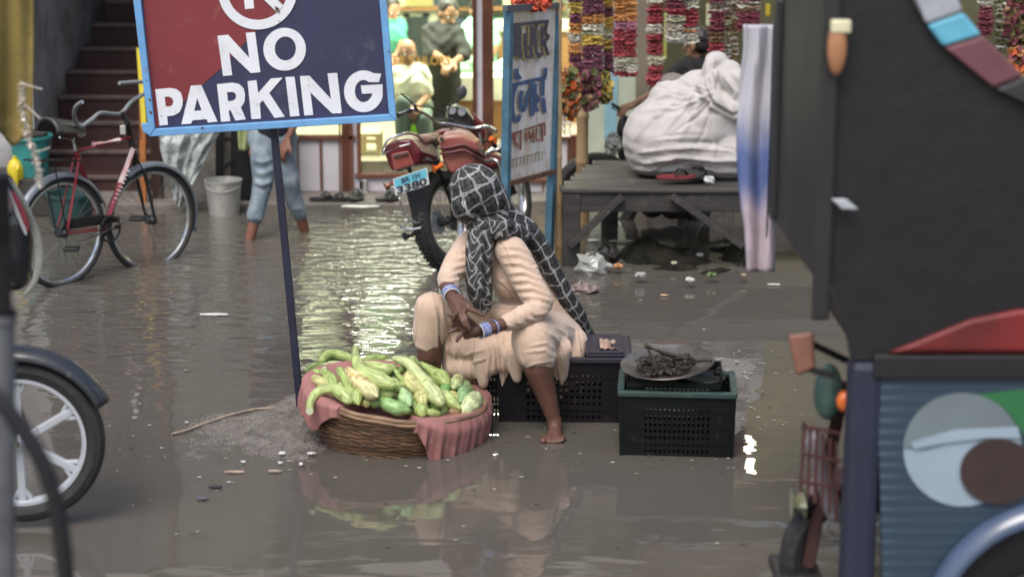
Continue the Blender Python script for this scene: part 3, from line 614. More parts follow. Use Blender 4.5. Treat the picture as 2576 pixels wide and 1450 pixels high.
# slippers and bag scrap on the platform
M_rub = mat('maroon_rubber', (.20, .03, .035), .6, var=.3); M_blk = mat('black_rubber', (.02, .019, .02), .55, var=.3)
def slipper(lab, c, rz, m1, m2, L_=.25, tilt=0, grp='slippers', w=.045):
    t = thing('slipper', lab, 'slipper', c, grp); M = Matrix.Translation(c) @ Matrix.Rotation(rz, 4, 'Z') @ Matrix.Rotation(tilt, 4, 'X'); mb = MB(); out = []
    for i in range(20):
        a = 6.283*i/20; x = L_/2*math.cos(a); y = w*math.sin(a)*(1+.25*math.cos(a)); out.append(M @ Vector((x, y, .0)))
    up = (M.to_3x3() @ Vector((0, 0, 1)))
    mb.poly(out, (), .018, up); mb.build('sole', m1, t)
    s2 = MB()
    for y in (-1, 1): s2.tube([M @ Vector(p) for p in ((L_*.3, 0, .02), (L_*.2, y*.02, .05), (.02, y*.045, .05), (-.01, y*w*.95, .018))], .008, 6)
    s2.build('strap', m2, t, smooth=True); return t
slipper('maroon and black slipper lying before the sack', P(1700, 447, 12.0), .1, M_rub, M_blk)
slipper('black strappy slipper leaning on the sack base', P(1745, 440, 12.04), .25, M_blk, M_blk, tilt=.7)
def crumple(lab, c, r, m, seed, name='crumpled_bag', cat='bag', flat=.6, grp=None):
    rr = np.random.RandomState(seed); mb = MB().ell(c, (r, r*.8, r*flat), n=16, m=9); mb.v = [tuple(Vector(v)+Vector(rr.normal(size=3)*r*.13)) for v in mb.v]; return tag(mb.build(name, m), lab, cat, grp)
M_wp = mat('white_polythene', (.62, .64, .64), .3, var=.25, scale=20)
crumple('small crumpled white plastic bag on the platform edge', P(1783, 452, 11.98), .035, M_wp, 4)
# rubbish heap under and before the platform
M_rub2 = mat('wet_rubbish', (.006, .006, .005), .75, spec=.15, col2=(.022, .021, .014), scale=7, bump=.01, bscale=30)
def heapf(x0, x1, y0, y1, h, seed, f=5):
    def fn(s, t):
        x, y = lerp(x0, x1, s), lerp(y0, y1, t); e = min(1, 5*min(s, 1-s))*min(1, 4*min(t, 1-t)); c = np.array([[x, y, 0]])
        return Vector((x, y, -.05 + e*h*(.55+.45*math.sin(s*9+seed)*math.sin(t*5+seed)) + e*float(wob(c, f*2.2, seed, 5)[0])*h*.45 + .010*e*rnd.random()))
    return fn
hx0 = G(1500, 640).x; hx1 = G(1960, 660).x
o = MB().grid(heapf(hx0, hx1, G(1700, 705).y, 12.7, .11, 2), 90, 50).build('rubbish_heap', M_rub2, smooth=False); tag(o, 'dark wet mound of rotting rubbish beneath the wooden platform', 'rubbish', kind='stuff')
crumple('grey translucent plastic bag half floating beside the platform leg', P(1490, 672, 11.7), .105, mat('grey_polythene', (.32, .33, .31), .25, var=.3, scale=10), 8, flat=.75)
crumple('pinkish brown plastic scrap floating right behind the woman', G(1465, 728, .01), .10, mat('pink_scrap', (.25, .19, .17), .5, var=.4, scale=9), 9, name='plastic_scrap', cat='scrap', flat=.25)
crumple('crumpled dark foil at the heap edge behind the grey bag', P(1530, 640, 12.0), .09, mat('dark_foil', (.07, .065, .06), .3, metal=.3, var=.5), 10, name='foil', cat='scrap', flat=.5)
def chip(lab, u, v, w, h, c, name='litter', ang=0, grp='scraps of litter floating on the water', z=.006):
    g = G(u, v, z); s = mpp(g.y); rr = random.Random(int(u*7+v)); n = 9; pts = []
    for i in range(n):
        a = 6.283*i/n; k = rr.uniform(.75, 1.1); x = w*s/2*math.cos(a)*k; y = h*s/2*2.6*math.sin(a)*k; pts.append(g+Vector((x*math.cos(ang)-y*math.sin(ang), x*math.sin(ang)+y*math.cos(ang), rr.uniform(-.001, .002))))
    mb = MB().poly(pts, (), .004, Vector((0, 0, 1))); return tag(mb.build(name, mat('litter_%d%d%d' % tuple(int(9*x) for x in c), c, .5, var=.2, scale=30)), lab, 'litter', grp)
for a in ((539, 790, 88, 8, (.72,.72,.70), 'long white paper strip floating left of the sign post'), (590, 1186, 55, 5, (.55,.38,.30), 'pinkish strip floating below the mud mound'), (690, 1184, 40, 7, (.40,.31,.25), 'faint tan strip floating right of the pinkish strip'), (508, 1252, 34, 9, (.10,.10,.13), 'dark plastic scrap floating at lower left'), (540, 1222, 40, 9, (.05,.05,.06), 'black scrap floating just above the dark plastic one'), (905, 519, 112, 12, (.78,.80,.74), 'white paper sheet lying on the shop threshold'), (1560, 606, 60, 7, (.5,.5,.38), 'pale strip on the water under the platform'), (1448, 604, 34, 9, (.66,.70,.72), 'bright white scrap by the platform leg, left one'), (1492, 604, 34, 10, (.6,.66,.70), 'pale blue white scrap by the platform leg, right one'), (1670, 742, 22, 5, (.62,.45,.25), 'orange tan scrap at the front of the rubbish heap'), (1945, 715, 40, 6, (.6,.6,.58), 'white scrap floating beside the rickshaw front'), (470, 1062, 12, 5, (.5,.5,.48), 'tiny pale scrap on the left of the mud mound')):
    chip(a[5], a[0], a[1], a[2], a[3], a[4], z=.042 if 'threshold' in a[5] else .006)
# black sandals along the shop threshold
for i, (u, v, rz, lab) in enumerate(((812, 511, .2, 'flat black slipper at the left end of the threshold'), (845, 508, -.2, 'dark slipper lying against its left neighbour on the threshold'), (893, 497, 1.2, 'black sandal tipped up left of the white paper'), (975, 508, .5, 'black sandal lying right of the white paper'), (985, 497, 1.3, 'black sandal tipped up closest to the motorcycle number plate'))):
    g = P(u, v, 13.85); slipper(lab, Vector((g.x, 13.85, max(g.z, .045))), rz, M_blk, mat('grey_strap', (.08, .08, .08), .5), .2, .5 if i in (2, 4) else 0, 'sandals left at the shop door')
# tap fitting on the white wall
tp = thing('wall_latch', 'grey metal latch on the white wall below the low window', 'latch', P(908, 470, 14.2))
MB().box((P(902,0,14.2).x, 14.19, P(0,485,14.2).z), (P(914,0,14.2).x, 14.24, P(0,452,14.2).z)).build('plate', M_steel, tp, bevel=.003); MB().tube([P(908, 455, 14.18), P(908, 476, 14.18)], .012, 8).build('bolt', M_iron, tp, smooth=True); MB().box((P(898,0,14.17).x, 14.17, P(0,490,14.2).z), (P(918,0,14.17).x, 14.19, P(0,482,14.2).z)).build('foot', M_steel, tp)
# fine floating specks that nobody could count
rr = random.Random(17); sk = MB()
for _ in range(240):
    u, v = rr.uniform(60, 1900), rr.uniform(640, 1440) if rr.random() < .5 else rr.gauss(1130, 50); 
    if rr.random() < .45: u, v = rr.gauss(1880, 60), rr.uniform(880, 1080)
    if not 600 < v < 1500: continue
    g = G(u, v, .004); s_ = rr.uniform(.002, .007); n = 5; a0 = rr.random()*3; sk.add([g+Vector((s_*1.8*math.cos(a0+1.257*i), s_*math.sin(a0+1.257*i), 0)) for i in range(n)], [tuple(range(n))], rr.choice(((.5,.48,.44), (.35,.30,.24), (.06,.05,.04), (.6,.6,.58))))
o = sk.build('floating_specks', mat('speck', (1, 1, 1), .6, attr='Col')); tag(o, 'scattered tiny specks of litter floating on the brown water', 'litter', kind='stuff')

rr = random.Random(23)
LB_ = ['orange peel scrap at the left of the rubbish heap', 'pale paper scrap low on the rubbish heap', 'green leaf scrap on the right of the heap', 'cream scrap in the middle of the heap', 'brown wrapper under the middle of the platform', 'grey wrapper under the right brace', 'white cup fragment at the heap front edge', 'tan scrap at the far right of the heap']
for i, (u, v, c) in enumerate(((1555, 668, (.5,.25,.1)), (1610, 690, (.4,.4,.38)), (1790, 690, (.10,.16,.05)), (1695, 660, (.5,.48,.36)), (1640, 625, (.2,.12,.08)), (1760, 640, (.25,.25,.25)), (1735, 702, (.6,.6,.56)), (1870, 690, (.35,.28,.18)))):
    g = G(u, v, .05); crumple(LB_[i], g, rr.uniform(.018, .032), mat('scrap_%d' % i, c, .6, var=.3), 60+i, 'rubbish_scrap', 'scrap', .4, 'scraps lying on the rubbish heap')
# ------------------------------------------------------------------ people
M_skin = mat('brown_skin', (.115, .055, .040), .5, var=.2, scale=25, bump=.0004, bscale=200)
M_skin2 = mat('tan_skin', (.30, .16, .09), .5, var=.15, scale=20)
M_hair = mat('black_hair', (.012, .010, .010), .45, var=.2, scale=60, bump=.002, bscale=150)
def head_prims(c, f, k=1.0):
    """head with brow, nose, lips, chin, ears; f = direction it faces"""
    f = Vector(f).normalized(); s = f.cross(Vector((0, 0, 1))).normalized(); u = s.cross(f); R = Matrix((s, f, u)).transposed()
    W_ = lambda a, b, c_: c + (s*a + f*b + u*c_)*k
    return [('e', W_(0, -.01, .03), (.074*k, .09*k, .085*k), R), ('e', W_(0, .012, -.045), (.056*k, .068*k, .07*k), R), ('e', W_(0, .05, -.098), (.026*k, .024*k, .02*k), R),
            ('c', W_(0, .082, .012), .008*k, W_(0, .105, -.03), .013*k), ('e', W_(0, .078, -.066), (.026*k, .014*k, .006*k), R), ('e', W_(0, .076, -.078), (.023*k, .014*k, .007*k), R),
            ('e', W_(-.076, -.005, -.015), (.01*k, .02*k, .032*k), R), ('e', W_(.076, -.005, -.015), (.01*k, .02*k, .032*k), R), ('c', W_(-.045, .07, .028), .011*k, W_(.045, .07, .028), .011*k)], W_, R
def eyes(parent, W_, k):
    for a in (-1, 1):
        MB().ell(W_(.031*a, .074, .006), .0125*k, n=12, m=8).build('eye', mat('eye_white', (.6, .56, .5), .2, var=.05), parent, smooth=True)
        MB().ell(W_(.031*a, .083, .006), .0062*k, n=10, m=6).build('iris', mat('iris', (.02, .012, .01), .2), parent, smooth=True)
def hand_prims(w, d, n, k=1.0, curl=.5, side=1):
    """palm plus five fingers; w wrist, d direction, n palm normal"""
    d = Vector(d).normalized(); n = Vector(n); n = (n - d*n.dot(d)).normalized(); s = d.cross(n)*side; out = [('e', w + d*.045*k, (.04*k, .04*k, .04*k))]
    out = [('c', w + s*o*k + d*.01*k, .017*k, w + s*o*1.25*k + d*.08*k, .014*k) for o in (-.022, 0, .022)]
    for o, L_ in ((-.032, .062), (-.011, .076), (.011, .080), (.032, .072)):
        a = w + s*o*k + d*.082*k; b = a + (d*math.cos(curl*.6) + n*math.sin(curl*.6))*L_*.5*k; c = b + (d*math.cos(curl*1.7) + n*math.sin(curl*1.7))*L_*.55*k
        out += chain([(a, .0105*k), (b, .0092*k), (c, .0075*k)])
    a = w + s*.03*k + d*.02*k; b = a + (s*.7+d*.7)*.04*k + n*.01*k; out += chain([(a, .014*k), (b, .0115*k), (b + (d*.9+s*.2+n*.3)*.034*k, .009*k)])
    return out
def human(label, J, k, skin, shirt, pants, sleeve=.5, hair=M_hair, facing=(0, -1, 0), beard=False, bald=False, pantlen=.95, group=None, scar=None, loose=1.0):
    t = thing('person', label, 'person', J['pelvis'], group)
    hp, W_, R = head_prims(J['head'], facing, k)
    pr = hp + chain([(J['head']-Vector((0, 0, .03)), .05*k), (J['neck'], .052*k)]) + chain([(J['neck'], .06*k), (J['chest'], .12*k), (J['pelvis'], .12*k)])
    sl, pl = [], []
    for i in (0, 1):
        a, b, c = J['sh'][i], J['el'][i], J['wr'][i]
        pr += chain([(J['neck'], .05*k), (a, .05*k), (b, .038*k), (c, .024*k)])
        dd = (c-b).normalized(); pr += hand_prims(c, dd, J.get('pn', Vector((0, .3, -1))), k, .6, 1 if i else -1)
        h, kn, an = J['hip'][i], J['kn'][i], J['an'][i]
        pr += chain([(h, .085*k), (kn, .052*k), (an, .034*k)]); ft = J.get('toe', [None, None])[i] or an + Vector((0, -.15*k, -.05*k))
        pr += chain([(an - Vector((0, 0, .03)), .035*k), (ft, .022*k)])
        e = b.lerp(c, (sleeve-.5)*2) if sleeve > .5 else a.lerp(b, sleeve*2)
        ch = [(J['neck'].lerp(a, .5), .07*k), (a, .067*k*loose)] + ([(b, .053*k*loose)] if sleeve > .5 else []) + [(e, .052*k*loose)]
        sl += chain(ch)
        ke = h.lerp(kn, pantlen*2) if pantlen < .5 else kn.lerp(an, (pantlen-.5)*2)
        pl += chain([(h, .105*k), (kn, .072*k*loose), (ke, .058*k*loose)])
    organic('body', pr, skin, t, .009*k, 2)
    sl += chain([(J['neck']-Vector((0, 0, .05*k)), .10*k), (J['chest'], .145*k*loose), (J['pelvis'], .15*k*loose)])
    organic('shirt', sl, shirt, t, .014, 3, lambda co, no: wob(co, 26, 4, 2)*.006 + .004*np.sin(co[:, 2]*70 + 4*np.sin(co[:, 0]*20)))
    pl += [('c', J['hip'][0], .12*k, J['hip'][1], .12*k)]
    organic('trousers', pl, pants, t, .013, 3, (lambda co, no: wob(co, 30, 6, 2)*.005 + strokes(co, no, scar)) if scar else (lambda co, no: wob(co, 30, 6, 2)*.006))
    eyes(t, W_, k)
    if not bald:
        organic('hair', [('e', W_(0, -.022, .045), (.083*k, .09*k, .086*k), R), ('e', W_(0, -.045, -.01), (.078*k, .062*k, .06*k), R)], hair, t, .008, 2, lambda co, no: wob(co, 80, 2)*.003)
    if beard: organic('beard', [('c', W_(-.055, .04, -.07), .02*k, W_(0, .066, -.10), .026*k), ('c', W_(.055, .04, -.07), .02*k, W_(0, .066, -.10), .026*k), ('c', W_(-.03, .083, -.055), .006, W_(.03, .083, -.055), .006)], hair, t, .006, 2)
    return t
# ---- wading passer-by (upper body is behind the parking sign)
Yw = 12.85
def Q(u, v, d=0): return P(u, v, Yw+d)
M_jean = mat('faded_denim', (.10, .145, .185), .8, col2=(.27, .32, .36), scale=11, bump=.003, bscale=60)
M_navyshirt = mat('navy_shirt', (.02, .02, .035), .8)
pz = Q(690, 330); 
J = dict(head=pz+Vector((.02, 0, .75)), neck=pz+Vector((.01, 0, .56)), chest=pz+Vector((0, 0, .35)), pelvis=pz+Vector((0, 0, .05)),
    sh=[pz+Vector((-.17, 0, .5)), pz+Vector((.19, 0, .5))], el=[pz+Vector((-.20, .02, .22)), pz+Vector((.22, -.02, .22))], wr=[Q(645, 358, -.05), Q(722, 352, -.1)],
    hip=[Q(664, 345), Q(704, 345)], kn=[Q(663, 455, -.12), Q(725, 450, -.02)], an=[Q(628, 604, -.18), Q(772, 596, .12)], toe=[Q(622, 628, -.26), Q(790, 612, .05)])
fo = [([(640, y), (660, y+7), (684, y-2)], 3.5, a) for y, a in ((402, .018), (416, -.014), (430, .018), (445, -.014), (458, .020), (470, -.012))] + [([(627, 548), (668, 552)], 3, .008), ([(728, 527), (760, 522)], 3, .008)]
human('person in rolled up faded jeans and navy shirt wading behind the parking sign', J, .98, mat('shin_skin', (.20, .085, .055), .5, var=.2), M_navyshirt, M_jean, .3, pantlen=.80, facing=(.3, -1, -.2), scar=fo)
# ---- men in the tailor shop
Ys = 14.75
def T(u, v, Y=Ys): return P(u, v, Y)
J = dict(head=T(1024, 134), neck=T(1028, 168), chest=T(1032, 205), pelvis=T(1040, 262, 14.85), sh=[T(1000, 182), T(1062, 180)], el=[T(996, 240), T(1076, 238)], wr=[T(1030, 262, 14.55), T(1050, 268, 14.55)],
    hip=[T(1022, 272, 14.85), T(1056, 272, 14.85)], kn=[T(1014, 262, 14.5), T(1066, 300, 14.5)], an=[T(1012, 400, 14.5), T(1070, 415, 14.5)], pn=Vector((0, .2, -1)))
human('bald man in white shirt sitting inside the tailor shop', J, .92, M_skin2, mat('white_shirt', (.85, .85, .70), .8, var=.1), mat('grey_green_trousers', (.14, .19, .16), .8), .45, facing=(.25, -1, -.12), bald=True)
J = dict(head=T(1128, 34, 15.1), neck=T(1118, 68, 15.1), chest=T(1116, 110, 15.1), pelvis=T(1112, 190, 15.15), sh=[T(1080, 78, 15.1), T(1150, 84, 15.05)], el=[T(1082, 130, 15.0), T(1172, 135, 14.95)], wr=[T(1118, 150, 14.85), T(1140, 158, 14.8)],
    hip=[T(1098, 205, 15.15), T(1126, 205, 15.15)], kn=[T(1098, 320, 15.1), T(1126, 320, 15.1)], an=[T(1098, 425, 15.15), T(1126, 425, 15.15)])
human('bearded man in black shirt standing inside the tailor shop looking down', J, .98, M_skin2, mat('black_shirt', (.02, .022, .02), .8), mat('black_trousers', (.018, .018, .018), .8), .62, facing=(.45, -1, -.5), beard=True)
J = dict(head=T(1205, 28, 16.0), neck=T(1205, 55, 16.0), chest=T(1206, 100, 16.0), pelvis=T(1206, 170, 16.25), sh=[T(1178, 68, 16.0), T(1236, 70, 16.0)], el=[T(1172, 118, 15.95), T(1246, 118, 15.95)], wr=[T(1186, 150, 15.8), T(1230, 152, 15.8)],
    hip=[T(1194, 185, 16.28), T(1220, 185, 16.28)], kn=[T(1194, 270, 16.3), T(1220, 270, 16.3)], an=[T(1194, 350, 16.35), T(1220, 350, 16.35)])
human('man in a mint green shirt standing half hidden behind the arched post', J, .95, M_skin2, mat('mint_shirt', (.34, .66, .52), .8), mat('dark_trousers', (.05, .05, .05), .8), .4, facing=(.2, -1, -.3))
J = dict(head=T(985, 28, 16.8), neck=T(982, 52, 16.8), chest=T(985, 90, 16.8), pelvis=T(988, 150, 16.9), sh=[T(958, 62, 16.8), T(1006, 64, 16.8)], el=[T(952, 110, 16.7), T(1012, 108, 16.7)], wr=[T(970, 135, 16.6), T(1000, 135, 16.6)],
    hip=[T(974, 165, 16.9), T(1000, 165, 16.9)], kn=[T(974, 240, 16.9), T(1000, 240, 16.9)], an=[T(974, 320, 16.9), T(1000, 320, 16.9)])
human('man in sea green shirt at the shop back beside the parking sign', J, .95, mat('red_brown_skin', (.36, .16, .10), .5), mat('sea_green_shirt', (.07, .36, .24), .8), mat('dark_trousers', (.05, .05, .05), .8), .4, facing=(.5, -1, -.3))
# chair of the seated man
ch = thing('wooden_chair', 'pale wooden chair under the bald seated man', 'chair', T(1040, 330, 14.85)); zc = T(1040, 295, 14.85).z
MB().box((T(1012, 0, 14.8).x, 14.62, zc-.03), (T(1070, 0, 14.8).x, 15.05, zc)).build('seat', M_pale, ch, bevel=.005)
for x in (T(1014, 0, 14.8).x, T(1064, 0, 14.8).x):
    for y in (14.63, 15.0): MB().box((x, y, .24), (x+.03, y+.03, zc-.03)).build('leg', M_pale, ch)
MB().box((T(1012, 0, 14.8).x, 15.03, zc), (T(1070, 0, 14.8).x, 15.06, zc+.4)).build('backrest', M_pale, ch, bevel=.005)
# ---- the woman
def Z2(x, y, Y): return P(1094.4+x*.35523, 386.25+y*.35523, Y)
wo = thing('person', 'woman in peach dress and black patterned headscarf sitting with clasped hands', 'person', P(1385, 830, 8.95))
mp = .00181
hc = P(1192, 492, 8.70); fdir = Vector((-.75, .45, -.25))
hp, Wf, R = head_prims(hc, fdir, .93)
b = hp + chain([(hc - Vector((0, 0, .05)), .05), (P(1235, 575, 8.75), .05), (P(1265, 640, 8.8), .09), (P(1330, 750, 8.88), .11), (P(1385, 825, 8.95), .11)])
SHR, ELR, CUR, WRR = P(1285, 628, 8.66), P(1358, 766, 8.52), P(1272, 812, 8.38), P(1222, 829, 8.32)
SHL, ELL, WRL = P(1178, 612, 8.78), P(1122, 700, 8.62), P(1140, 752, 8.40)
b += chain([(P(1235, 600, 8.75), .06), (SHR, .052), (ELR, .042), (CUR, .031), (WRR, .027), (Z2(270, 1245, 8.30), .027)])
b += chain([(P(1235, 600, 8.75), .06), (SHL, .052), (ELL, .042), (P(1128, 728, 8.5), .035), (WRL, .028), (Z2(160, 1060, 8.33), .028)])
# near hand: palm, four fingers, thumb
b += [('c', Z2(285, 1225, 8.30), .022, Z2(215, 1200, 8.27), .019), ('c', Z2(285, 1270, 8.30), .022, Z2(215, 1245, 8.27), .019), ('c', Z2(290, 1250, 8.29), .025, Z2(220, 1290, 8.28), .016)]
for c in (((215, 1245), (175, 1285), (152, 1325)), ((205, 1228), (145, 1240), (97, 1262)), ((205, 1210), (150, 1195), (110, 1212)), ((215, 1195), (165, 1168), (122, 1178))):
    b += chain([(Z2(*c[0], 8.27), .0125), (Z2(*c[1], 8.245), .0115), (Z2(*c[2], 8.235), .0085)])
b += chain([(Z2(270, 1200, 8.28), .014), (Z2(225, 1160, 8.25), .012), (Z2(200, 1120, 8.24), .0095)])
# far hand
b += [('c', Z2(130, 1030, 8.36), .026, Z2(175, 1110, 8.28), .021), ('c', Z2(165, 1025, 8.36), .024, Z2(205, 1090, 8.28), .02), ('c', Z2(115, 1040, 8.36), .02, Z2(150, 1125, 8.29), .018)]
for c in (((205, 1085), (262, 1105), (345, 1143)), ((200, 1110), (218, 1170), (243, 1240)), ((180, 1125), (192, 1180), (212, 1215)), ((168, 1130), (135, 1140), (95, 1140)), ((152, 1130), (130, 1158), (128, 1170))):
    b += chain([(Z2(*c[0], 8.26), .0125), (Z2(*c[1], 8.222), .0115), (Z2(*c[2], 8.215), .009)])
b += chain([(Z2(205, 1060, 8.30), .016), (Z2(228, 1070, 8.25), .013), (Z2(250, 1095, 8.24), .011)])
# legs and feet
b += chain([(P(1400, 830, 8.93), .10), (P(1335, 850, 8.47), .062), (P(1352, 925, 8.46), .064), (P(1372, 985, 8.47), .050), (P(1392, 1050, 8.47), .034), (P(1396, 1068, 8.46), .034)])
b += [('c', P(1397, 1072, 8.48), .034, P(1392, 1094, 8.40), .030), ('c', P(1392, 1090, 8.42), .030, P(1378, 1106, 8.34), .022), ('c', P(1400, 1090, 8.42), .028, P(1402, 1106, 8.34), .022)]
for k, (u, r, v) in enumerate(((1366, .017, 1108), (1381, .0125, 1110), (1393, .012, 1110), (1404, .0115, 1109), (1414, .011, 1106))):
    b += chain([(P(u+3, v-8, 8.35), r), (P(u, v, 8.315), r*.95)])
b += chain([(P(1300, 825, 8.97), .10), (P(1083, 778, 8.64), .062), (P(1080, 890, 8.66), .058), (P(1090, 985, 8.74), .034)]) + [('c', P(1090, 990, 8.74), .034, G(1075, 1010, .0), .026)]
organic('body', b, M_skin, wo, .0055, 2)
# clothes
M_peach = mat('peach_cotton', (.57, .43, .335), .9, col2=(.47, .345, .265), scale=6, bump=.0016, bscale=70, sheen=.25, dirt=.08, dcol=(.3,.2,.13))
kz = chain([(P(1240, 590, 8.76), .075), (P(1262, 640, 8.8), .105), (P(1300, 705, 8.84), .118), (P(1340, 765, 8.88), .125), (P(1385, 820, 8.94), .145)])
kz += [('e', P(1282, 690, 8.74), (.085, .08, .11)), ('e', P(1290, 785, 8.78), (.11, .10, .06))]
kz += chain([(P(1262, 612, 8.72), .06), (P(1287, 632, 8.66), .074), (P(1322, 700, 8.6), .072), (P(1356, 758, 8.53), .064), (P(1345, 782, 8.49), .055), (P(1276, 812, 8.385), .041)])
kz += chain([(P(1225, 600, 8.76), .064), (P(1180, 612, 8.78), .066), (P(1150, 665, 8.70), .066), (P(1126, 700, 8.62), .052), (P(1130, 712, 8.55), .050)])
kf = []
for (a_, b_, c_, h) in (((1268, 618), (1305, 622), (1340, 640), .008), ((1262, 640), (1305, 640), (1345, 660), .009), ((1268, 662), (1308, 662), (1352, 684), .011), ((1278, 686), (1318, 684), (1362, 702), .011), ((1290, 706), (1330, 704), (1372, 722), .012), ((1300, 726), (1340, 724), (1382, 742), .013), ((1312, 746), (1350, 744), (1390, 758), .012),
    ((1258, 600), (1275, 625), (1290, 665), .006), ((1325, 770), (1345, 790), (1385, 785), .010), ((1305, 772), (1325, 800), (1350, 805), .009), ((1285, 785), (1300, 810), (1318, 815), .007), ((1266, 796), (1276, 815), (1290, 822), .006),
    ((1112, 690), (1135, 692), (1165, 682), .009), ((1118, 672), (1140, 672), (1168, 664), .009), ((1128, 652), (1148, 652), (1170, 646), .008), ((1140, 628), (1158, 632), (1172, 630), .007), ((1108, 704), (1130, 706), (1158, 700), .007),
    ((1245, 740), (1275, 752), (1310, 752), .010), ((1245, 765), (1280, 772), (1320, 770), .010), ((1250, 700), (1270, 715), (1290, 740), .007)):
    kf.append(([a_, b_, c_], 3.4, h*.75))
    kf.append(([(a_[0], a_[1]+10), (b_[0], b_[1]+10), (c_[0], c_[1]+10)], 3.2, -h*.5))
for _k in range(46):
    _x, _y = rnd.uniform(1255, 1380), rnd.uniform(600, 790); kf.append(([(_x, _y), (_x+rnd.uniform(12, 26), _y+rnd.uniform(-2, 6))], 1.8, rnd.choice((-1, 1))*.0028))
organic('tunic', kz, M_peach, wo, .0055, 3, lambda co, no: strokes(co, no, kf) + wob(co, 30, 9, 2)*.002)
sw = [('c', P(1400, 838, 8.92), .125, P(1340, 848, 8.50), .095), ('c', P(1338, 848, 8.48), .098, P(1345, 880, 8.47), .092), ('c', P(1345, 880, 8.47), .092, P(1356, 893, 8.48), .080),
      ('c', P(1310, 825, 8.97), .12, P(1090, 778, 8.66), .078), ('c', P(1085, 778, 8.65), .082, P(1078, 835, 8.66), .080), ('c', P(1078, 835, 8.66), .08, P(1077, 852, 8.66), .072),
      ('e', P(1385, 838, 8.97), (.17, .17, .12)), ('c', P(1440, 855, 8.85), .075, P(1432, 930, 8.74), .062), ('c', P(1432, 930, 8.74), .062, P(1414, 985, 8.68), .030), ('c', P(1414, 985, 8.68), .03, P(1410, 1003, 8.66), .012), ('c', P(1400, 880, 8.62), .07, P(1412, 950, 8.64), .035),
      ('c', P(1135, 800, 8.72), .06, P(1140, 930, 8.72), .055), ('c', P(1140, 930, 8.72), .055, P(1160, 1010, 8.72), .04), ('c', P(1195, 840, 8.76), .075, P(1190, 960, 8.74), .055), ('c', P(1190, 960, 8.74), .055, P(1190, 1010, 8.74), .03),
      ('c', P(1215, 820, 8.76), .06, P(1235, 890, 8.68), .05), ('c', P(1235, 890, 8.68), .045, P(1240, 930, 8.66), .025), ('c', P(1285, 850, 8.70), .055, P(1290, 925, 8.68), .045), ('c', P(1262, 850, 8.70), .05, P(1266, 940, 8.64), .026), ('c', P(1266, 940, 8.64), .026, P(1263, 972, 8.62), .008),
      ('e', P(1250, 850, 8.82), (.14, .13, .09)), ('c', P(1212, 880, 8.62), .05, P(1216, 965, 8.60), .022), ('c', P(1290, 885, 8.60), .05, P(1300, 950, 8.58), .028), ('c', P(1245, 870, 8.62), .05, P(1238, 925, 8.60), .03), ('c', P(1150, 925, 8.68), .055, P(1225, 925, 8.64), .045), ('c', P(1225, 915, 8.64), .045, P(1318, 905, 8.62), .045), ('c', P(1150, 870, 8.68), .055, P(1310, 865, 8.64), .05), ('c', P(1300, 910, 8.68), .05, P(1315, 960, 8.66), .03), ('c', P(1315, 960, 8.66), .03, P(1335, 985, 8.66), .015)]
sf = []
for pts, w_, h in (([(1055, 740), (1050, 800), (1040, 860)], 5, .007), ([(1085, 735), (1098, 800), (1100, 880)], 5, .009), ([(1110, 760), (1122, 850), (1128, 940)], 5, .012), ([(1105, 770), (1108, 840), (1105, 890)], 4, -.012), ([(1130, 800), (1145, 880), (1150, 990)], 5, .011), ([(1155, 870), (1168, 940), (1175, 1000)], 5, .011), ([(1190, 860), (1188, 930), (1192, 1000)], 5, -.011),
    ([(1140, 850), (1170, 890), (1215, 880)], 6, .012), ([(1150, 870), (1185, 912), (1225, 900)], 5, .010), ([(1225, 850), (1232, 890), (1226, 940)], 5, .014), ([(1240, 850), (1250, 900), (1252, 950)], 4, -.014), ([(1262, 850), (1270, 900), (1266, 960)], 4, .012), ([(1280, 860), (1278, 900), (1285, 950)], 4, -.012),
    ([(1292, 830), (1320, 808), (1370, 800)], 5, .006), ([(1330, 870), (1375, 862), (1400, 880)], 5, .008), ([(1320, 885), (1370, 880), (1398, 900)], 5, .009), ([(1350, 815), (1400, 850), (1420, 920)], 5, .011), ([(1370, 805), (1425, 840), (1440, 920)], 5, .012), ([(1395, 800), (1450, 830), (1462, 900)], 5, .010), ([(1410, 870), (1418, 940), (1410, 1000)], 4, .012), ([(1395, 900), (1402, 950), (1408, 990)], 4, -.012), ([(1430, 880), (1440, 930), (1425, 980)], 4, -.010),
    ([(1318, 925), (1345, 912), (1395, 906)], 3.5, .008), ([(1034, 862), (1070, 880), (1110, 892)], 3.5, .006), ([(1300, 855), (1310, 900), (1325, 920)], 4, .005), ([(1345, 830), (1372, 850), (1390, 890)], 4, .006), ([(1205, 800), (1230, 820), (1280, 815)], 6, .01)):
    sf.append((pts, w_*.72, h*.8)); sf.append(([(x+5, y+3) for x, y in pts], w_*.5, -h*.35))
organic('trousers', sw, M_peach, wo, .0065, 14, lambda co, no: strokes(co, no, sf) + wob(co, 22, 12, 2)*.003)
